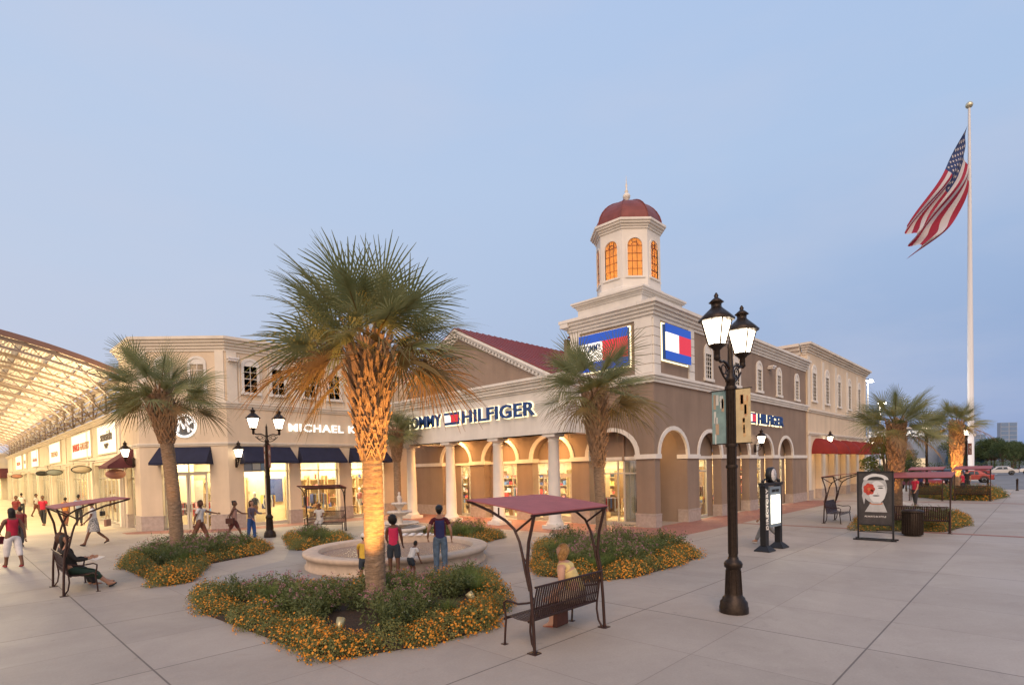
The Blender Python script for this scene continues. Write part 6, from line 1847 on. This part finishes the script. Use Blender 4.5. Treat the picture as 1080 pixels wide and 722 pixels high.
    for a in range(m + 1):
        th_ = pi * a / m
        for b in range(n):
            ph = 2 * pi * b / n
            x, y, z = sin(th_) * cos(ph), sin(th_) * sin(ph), cos(th_)
            jaw = 1 - .22 * max(0, -z) ** 1.2
            X, Y, Z = .075 * x * jaw, .092 * y * (1 - .10 * max(0, -z)) + (.008 if y > 0 and z < 0 else 0), .115 * z + .055
            if y > .55: Y -= .006 * math.exp(-((z - .12) / .14) ** 2)      # eye hollow
            vs.append((X, Y, Z))
    for a in range(m):
        for b in range(n): fs.append((a * n + b, (a + 1) * n + b, (a + 1) * n + (b + 1) % n, a * n + (b + 1) % n))
    hm.add(vs, fs, 0, True)
    hm.tube([(0, .080, .068), (0, .097, .046), (0, .108, .032), (0, .090, .022)], [.008, .010, .013, .009], 6, 0)
    for s in (-1, 1):
        hm.ell((s * .074, -.004, .05), (.010, .020, .030), 8, 6, 0)
        hm.ell((s * .030, .076, .066), (.013, .008, .008), 8, 6, 1); hm.ell((s * .030, .083, .066), (.006, .004, .006), 6, 4, 2)
        hm.tube([(s * .046, .074, .083), (s * .030, .086, .088), (s * .014, .084, .085)], .004, 5, 2)
    hm.tube([(-.024, .078, -.004), (0, .090, -.003), (.024, .078, -.004)], [.004, .007, .004], 6, 3)
    parts.append((hm.mesh('head', [skin]), None))
    merge('body', parts, [skin, EYE_W, HAIR_B, LIP], t)
    # hair
    q = MB(HM)
    def shell(sx_, sy_, sz_, cut, extra_=0, back=0.):
        vs = []; fs = []; n, m = 20, 12
        keep = {}
        for a in range(m + 1):
            th_ = pi * a / m
            for b in range(n):
                ph = 2 * pi * b / n; x, y, z = sin(th_) * cos(ph), sin(th_) * sin(ph), cos(th_)
                w_ = 1 + .04 * sin(ph * 7 + th_ * 5)
                vs.append((sx_ * x * w_, sy_ * y * w_ - .012 - back * max(0, -z), .062 + sz_ * z)); keep[len(vs) - 1] = cut(x, y, z)
        for a in range(m):
            for b in range(n):
                f = (a * n + b, (a + 1) * n + b, (a + 1) * n + (b + 1) % n, a * n + (b + 1) % n)
                if all(keep[i] for i in f): fs.append(f)
        q.add(vs, fs, 0, True)
    if hair == 'short': shell(.084, .100, .118, lambda x, y, z: z > .35 or y < -.15 - .25 * max(0, -z) or (abs(x) > .8 and z > .1))
    elif hair == 'bob': shell(.104, .112, .134, lambda x, y, z: z > .30 or y < .25, 0); q.ell((0, -.04, -.01), (.095, .08, .10), 14, 8)
    elif hair == 'long': shell(.094, .106, .125, lambda x, y, z: z > .42 or y < .1); q.lathe([(.03, -.20), (.085, -.12), (.098, -.02), (.088, .07)], 14, (0, -.045), sy=.6)
    elif hair == 'afro': shell(.125, .13, .15, lambda x, y, z: z > .3 or y < .25)
    elif hair == 'bun': shell(.084, .100, .118, lambda x, y, z: z > .38 or y < -.05); q.ell((0, -.085, .13), (.045, .045, .045), 10, 6)
    q.build('hair', hair_m, t, fix=False)
    if cap:
        q = MB(HM)
        vs = []; q.lathe([(.092, .075), (.097, .09), (.093, .13), (.07, .17), (.03, .19), (0, .193)], 18, (0, -.008), sy=1.14)
        q.box(-.07, .07, .07, .165, .078, .09); q.build('cap', cap, t)
    # clothes, grown on the same skeleton a little wider
    if top:
        g = .022 if sleeves != 'tank' else .014
        pp_ = [(P[sk['pelvis']][0] - Vector((0, 0, .02 * k)), (P[sk['pelvis']][1][0] + g * k * 1.3, P[sk['pelvis']][1][1] + g * k * 1.5))]
        for nm in ('belly', 'chest'): r = P[sk[nm]][1]; pp_.append((P[sk[nm]][0], (r[0] + g * k, r[1] + g * k)))
        pp_.append((P[sk['collar']][0] - Vector((0, 0, .01 * k)), (.100 * k * bw, .078 * k * bw))); ee = [(0, 1), (1, 2), (2, 3)]
        frac = {'tank': .0, 'short': .55, 'long': 1.0}[sleeves]
        for i in (0, 1):
            S_, El, Wr, hd, s = J['arm%d' % i]
            pp_.append((S_ * k, (.060 if sleeves != 'tank' else .050) * bw * k)); ee.append((3, len(pp_) - 1))
            if frac > 0:
                pp_.append((S_.lerp(El, min(1, frac)) * k, (.062 if frac < 1 else .052) * bw * k)); ee.append((len(pp_) - 2, len(pp_) - 1))
            if frac >= 1: pp_.append((El.lerp(Wr, .9) * k, .038 * k)); ee.append((len(pp_) - 2, len(pp_) - 1))
        me = skin_mesh('top', pp_, ee, None, 1); me.materials.append(top); o = bpy.data.objects.new('shirt', me); COL.objects.link(o); o.parent = t
    if bottom and kind != 'skirt':
        r = P[sk['pelvis']][1]; g = .016
        pp_ = [(P[sk['pelvis']][0] + Vector((0, 0, .01)), (r[0] + g * k * 1.2, r[1] + g * k * 1.2)), ((P[sk['pelvis']][0] * .45 + P[sk['belly']][0] * .55), (r[0] + .006 * k, r[1] + .01 * k))]; ee = [(0, 1)]
        for i in (0, 1):
            hip, mid, kn, calf, an, ff = J['leg%d' % i]; j0 = len(pp_)
            pp_ += [(hip * k, (.094 * bw + g * .6) * k), (mid * k, (.084 * bw + g) * k)]; ee += [(0, j0), (j0, j0 + 1)]
            if kind == 'shorts': pp_.append((mid.lerp(kn, .62) * k, (.070 * bw + g * 1.3) * k)); ee.append((j0 + 1, j0 + 2))
            elif kind == 'capri': pp_ += [(kn * k, (.062 * bw + g) * k), (kn.lerp(an, .45) * k, (.052 * bw + g) * k)]; ee += [(j0 + 1, j0 + 2), (j0 + 2, j0 + 3)]
            else: pp_ += [(kn * k, (.064 * bw + g) * k), (kn.lerp(an, .5) * k, (.056 + g) * k), (kn.lerp(an, .95) * k, (.050 + g) * k)]; ee += [(j0 + 1, j0 + 2), (j0 + 2, j0 + 3), (j0 + 3, j0 + 4)]
        me = skin_mesh('bottom', pp_, ee, None, 0); me.materials.append(bottom); o = bpy.data.objects.new({'shorts': 'shorts'}.get(kind, 'trousers'), me); COL.objects.link(o); o.parent = t
    if bottom and kind == 'skirt':
        q = MB(Matrix.Scale(k, 4)); off = (sin(legs[0][0]) + sin(legs[1][0])) * .12
        prof = [(.135, pz + .14), (.165 * bw, pz + .02), (.19 * bw, pz - .12), (.22 * bw, pz - .38)]
        vs = []; fs = []; n = 20
        for a, (r, z) in enumerate(prof):
            for b in range(n): ph = 2 * pi * b / n; f_ = 1 + (.06 * sin(ph * 5) * a / 3); vs.append((r * f_ * cos(ph), r * f_ * .8 * sin(ph) * (1 + .25 * a / 3) + off * a / 3, z))
        for a in range(3):
            for b in range(n): fs.append((a * n + b, a * n + (b + 1) % n, (a + 1) * n + (b + 1) % n, (a + 1) * n + b))
        q.add(vs, fs, 0, True); q.build('skirt', bottom, t, fix=False)
    sm = shoes or M_BLACK
    for i in (0, 1):
        hip, mid, kn, calf, an, ff = J['leg%d' % i]
        me = skin_mesh('shoe', [((an + Vector((0, -.04, -.055))) * k, .040 * k), ((an + Vector((0, .03, -.060))) * k, (.042 * k, .03 * k)), ((an + ff * .165 + Vector((0, 0, -.062))) * k, (.042 * k, .024 * k))], [(0, 1), (1, 2)], None, 0, 1)
        me.materials.append(sm); o = bpy.data.objects.new('shoe', me); COL.objects.link(o); o.parent = t
    if extra: extra(t, J, k, pz)
    return t
def handbag(label, m, loc, s=1., rz=0.):
    t = thing('handbag', label, 'bag', loc, rz)
    q = MB(); q.extrude_z([(-.16 * s, -.05), (.16 * s, -.05), (.16 * s, .05), (-.16 * s, .05)], 0, .22 * s); o = q.build('bag_body', m, t)
    bv = o.modifiers.new('soft', 'BEVEL'); bv.width = .02; bv.segments = 2
    q = MB(); q.tube([(-.11 * s + .22 * s * i / 8, 0, .22 * s + .16 * s * sin(pi * i / 8)) for i in range(9)], .009, 6); q.build('strap', m, t)
    return t
def toward(dx, dy): return atan2(dy, dx)
AWAY = atan2(.6952, .7187)                     # the way the camera looks
RIGHT = AWAY - pi / 2
C_ = cloth
man = person('man in dark blue and maroon shirt, jeans and cap standing at the round pool', (8.72, 11.02, 0), AWAY + .15, 1.76, SKIN_M, 'short', HAIR_B, C_('navy_shirt', (.028, .030, .11)), C_('blue_jeans', (.10, .15, .22), .35), 'trousers', 'short',
       ((.04, .04), (-.03, .02)), ((-.45, .38, 1.15), (-.15, .34, .75)), .05, (-.5, 0.15), cap=M_BLACK, build_=1.02, shoes=C_('brown_shoe', (.08, .05, .03)))
q = MB()
sh = [c for c in man.children if c.name.startswith('shirt')][0]
sh.data.materials.append(C_('maroon_panel', (.09, .012, .02)))
for p in sh.data.polygons:
    if abs(p.center.x) > .115 or p.center.z > 1.44: p.material_index = 1
person('woman in a bright pink sleeveless top and dark shorts standing at the round pool', (7.62, 11.45, 0), AWAY + .1, 1.58, SKIN_D, 'afro', HAIR_B, C_('hot_pink', (.62, .03, .10)), C_('dark_denim', (.035, .045, .06)), 'shorts', 'tank',
       ((.03, .03), (-.05, .03)), ((.45, .12, .8), (.35, .12, .5)), .12, (-.5, .3), build_=1.04, female=True, shoes=C_('brown_shoe', (.08, .05, .03)))
person('small child in white bending beside the woman in pink', (7.95, 11.25, 0), AWAY - .5, 1.02, SKIN_D, 'short', HAIR_B, C_('white_shirt', (.68, .66, .64)), C_('dark_denim', (.035, .045, .06)), 'shorts', 'short',
       ((.5, .7), (.4, .6)), ((.9, .1, .3), (.8, .1, .3)), .65, (-.2, 0), build_=.95)
person('child in a yellow shirt leaning on the pool rim half behind the largest palm trunk', (6.68, 11.25, 0), AWAY + .2, 1.25, SKIN_M, 'short', HAIR_B, C_('yellow_shirt', (.60, .38, .05)), C_('dark_denim', (.035, .045, .06)), 'shorts', 'short',
       ((.1, .1), (.0, .1)), ((.8, .1, .4), (.8, .1, .4)), .30, (-.3, 0), cap=M_WHITE)
# woman on the nearest bench
person('blonde woman in a pale yellow sleeveless top bent forward on the nearest bench', (7.34, 5.62, 0), pi / 2 + .40, 1.80, SKIN_L, 'bob', HAIR_F, C_('pale_yellow_top', (.72, .56, .24)), C_('beige_shorts', (.45, .36, .28)), 'shorts', 'tank',
       ((1.45, 1.45), (1.35, 1.62)), ((.45, .12, .9), (.5, .12, .9)), .50, (-.7, .3), seat=.60, build_=1.32, female=True, shoes=C_('sandal', (.30, .10, .06)))
handbag('brown cloth bag standing on the ground under the nearest bench', C_('brown_bag', (.10, .04, .03)), (7.22, 5.92, 0), 1.15, .1)
# two people on the left bench
person('person in black with a dark green skirt stretched out on the left bench', (2.10, 16.75, 0), .02, 1.76, SKIN_M, 'long', HAIR_B, C_('black_top', (.02, .018, .018)), C_('dark_green_trousers', (.02, .045, .03)), 'capri', 'long',
       ((1.38, .62), (1.30, .50)), ((.35, .10, 1.0), (.35, .1, 1.1)), -.22, (.1, .5), seat=.55, build_=1.05, female=True)
person('person with big brown hair on the far half of the left bench', (2.08, 17.45, 0), .10, 1.70, SKIN_M, 'afro', mat('brown_hair', (.07, .03, .015), .6), C_('grey_brown_top', (.08, .06, .055)), C_('dark_trousers', (.03, .03, .035)), 'trousers', 'short',
       ((1.35, 1.1), (1.3, .9)), ((.2, .1, 1.0), (.2, .1, 1.1)), -.15, (.0, .4), seat=.55, female=True)
def magazine(t, J, k, pz):
    pass
mg = thing('magazine', 'open pale magazine on the lap of the person on the left bench', 'magazine', (2.50, 16.76, .70), .3)
q = MB(); q.prism([(-.2, .06), (0, 0), (.2, .06), (.2, .067), (0, .008), (-.2, .067)], -.14, .14); q.build('pages', M_WHITE, mg)
# people walking on the left
person('woman in a red tank top and white trousers walking away at the left edge', (1.47, 23.2, 0), AWAY + 1.2, 1.80, SKIN_D, 'long', HAIR_B, C_('red_tank', (.45, .02, .05)), C_('white_capri', (.70, .66, .64)), 'capri', 'tank',
       ((.22, .05), (-.20, .15)), ((.25, .28, .2), (-.3, .28, .2)), .02, (0, 0), build_=1.14, female=True, shoes=C_('red_shoe', (.3, .03, .04)))
bag1 = handbag('dark red handbag carried by the woman in the red tank top', C_('dark_red_bag', (.12, .02, .03)), (1.14, 23.45, .72), 1.1, .6)
person('woman in white top and black and white patterned skirt crossing behind the left bench', (4.24, 27.9, 0), AWAY + 2.2, 1.84, SKIN_D, 'short', HAIR_B, C_('white_shirt', (.68, .66, .64)), mat('patterned_skirt', (.05, .05, .05), .8, noise=.2, nscale=22, col2=(.6, .58, .55)), 'skirt', 'short',
       ((.42, .1), (-.35, .45)), ((.3, .2, .5), (-.2, .2, .4)), .05, (0, 0), female=True)
handbag('tan shopping bag carried by the woman in the patterned skirt', C_('tan_bag', (.36, .19, .12)), (4.68, 27.75, .75), 1.3, 1.)
handbag('black shoulder bag on the woman in the patterned skirt', M_BLACK, (4.55, 27.95, 1.18), .9, 1.)
brs = C_('rust_brown_shorts', (.20, .08, .05))
person('woman in white shirt pointing ahead, last of three walking past the corner door', (6.99, 23.9, 0), RIGHT + .15, 1.76, SKIN_D, 'bob', mat('brown_hair', (.07, .03, .015), .6), C_('white_shirt', (.68, .66, .64)), brs, 'trousers', 'short',
       ((.42, .12), (-.42, .25)), ((1.25, .1, .15), (-.35, .12, .2)), .05, (0, 0), build_=1.06, female=True)
person('slim girl in pale sleeveless top, middle of three walking past the corner door', (8.16, 23.6, 0), RIGHT + .1, 1.70, SKIN_D, 'bun', HAIR_B, C_('pale_pink_top', (.45, .25, .20)), C_('dark_red_shorts', (.14, .04, .035)), 'shorts', 'tank',
       ((.45, .1), (-.45, .3)), ((1.0, .1, .5), (-.4, .12, .3)), .04, (0, 0), build_=.88, female=True)
handbag('brown bag on the hip of the middle walker', C_('brown_bag', (.10, .04, .03)), (7.95, 23.45, .78), 1., RIGHT)
person('woman in grey purple top and blue jeans, first of three walking past corner door', (8.79, 23.5, 0), RIGHT - .3, 1.62, SKIN_M, 'long', mat('brown_hair', (.07, .03, .015), .6), C_('grey_purple_top', (.13, .10, .13)), C_('bright_blue_jeans', (.03, .08, .25)), 'trousers', 'long',
       ((.15, .1), (-.10, .1)), ((.8, .15, .8), (.3, .1, .6)), .05, (-.1, 0), build_=1.0, female=True)
person('person in white sitting on the shaded bench before the navy awnings', (12.10, 24.15, 0), radians(230), 1.72, SKIN_D, 'short', HAIR_G, C_('white_shirt', (.68, .66, .64)), C_('pale_trousers', (.5, .48, .46)), 'trousers', 'short',
       ((1.45, 1.5), (1.4, 1.4)), ((.7, .1, .9), (.7, .1, .9)), .1, (-.1, 0), seat=.56)
# visitors in the arcade
arc = [(3.05, 44.5, 1.80, 'person in a dark red top and grey trousers walking towards the plaza under the canopy', C_('dark_red_top', (.18, .03, .03)), C_('grey_trousers', (.2, .2, .2)), 'short', -2.2),
       (4.15, 43.2, 1.78, 'woman in a red shirt and dark trousers with a bag walking under the canopy', C_('red_tank', (.45, .02, .05)), C_('dark_trousers', (.03, .03, .035)), 'short', -2.0),
       (5.0, 41.5, 1.66, 'person in an orange shirt by the arcade windows left of the left bench shade', C_('orange_shirt', (.6, .25, .05)), C_('rust_brown_shorts', (.20, .08, .05)), 'short', 1.2),
       (5.55, 41.0, 1.80, 'man in a light blue shirt by the arcade windows next to the person in orange', C_('light_blue_shirt', (.28, .34, .44)), C_('dark_trousers', (.03, .03, .035)), 'short', 1.4),
       (4.3, 58.0, 1.75, 'person in white far inside the canopied street', C_('white_shirt', (.68, .66, .64)), C_('dark_trousers', (.03, .03, .035)), 'short', 1.5),
       (4.9, 55.0, 1.70, 'person in dark red shorts stepping out far inside the canopied street', C_('white_shirt', (.68, .66, .64)), C_('dark_red_shorts', (.14, .04, .035)), 'short', -.5),
       (2.2, 30.5, 1.6, 'child in dark clothes at the very left edge behind the woman in red', C_('dark_red_top', (.18, .03, .03)), C_('dark_trousers', (.03, .03, .035)), 'short', 1.2),
       (2.5, 62.0, 1.75, 'person in brown far down the canopied street at the left edge', C_('grey_brown_top', (.08, .06, .055)), C_('dark_trousers', (.03, .03, .035)), 'short', 1.6)]
for i, (x, y, h, lb, c1, c2, hr, hd) in enumerate(arc):
    person(lb, (x, y, 0), hd, h, SKIN_D, hr, HAIR_B, c1, c2, 'trousers' if i != 5 else 'shorts', 'short', ((.25, .1), (-.25, .2)), ((.2, .1, .3), (-.2, .1, .3)))
person('person stepping out from behind the directory sign, only legs and shoe showing', (19.2, 6.74, 0), RIGHT + 2.9, 1.72, SKIN_M, 'short', HAIR_B, C_('grey_trousers', (.2, .2, .2)), C_('grey_trousers', (.2, .2, .2)), 'trousers', 'long',
       ((.45, .05), (-.45, .35)), ((.3, .1, .3), (-.3, .1, .3)), .04, (0, 0), shoes=C_('pale_shoe', (.6, .55, .5)))
for x, y, lb, c1, hd in ((38.5, 5.3, 'person in dark trousers standing beyond the bin beside the red shade', C_('red_tank', (.45, .02, .05)), 2.5),
                         (52.6, 6.9, 'person in a dark blue shirt standing by the vehicles near the distant lamp', C_('navy_shirt', (.028, .030, .11)), .5),
                         (50.4, 4.2, 'person in red seated near the palm lit orange', C_('red_tank', (.45, .02, .05)), 1.5),
                         (57.5, 4.5, 'person in black in front of the parked cars left of the flagpole', C_('black_top', (.02, .018, .018)), .3)):
    person(lb, (x, y, 0), hd, 1.78, SKIN_M, 'short', HAIR_B, c1, C_('dark_trousers', (.03, .03, .035)), 'trousers', 'short', ((.15, .05), (-.1, .1)), ((.2, .1, .3), (-.2, .1, .3)))
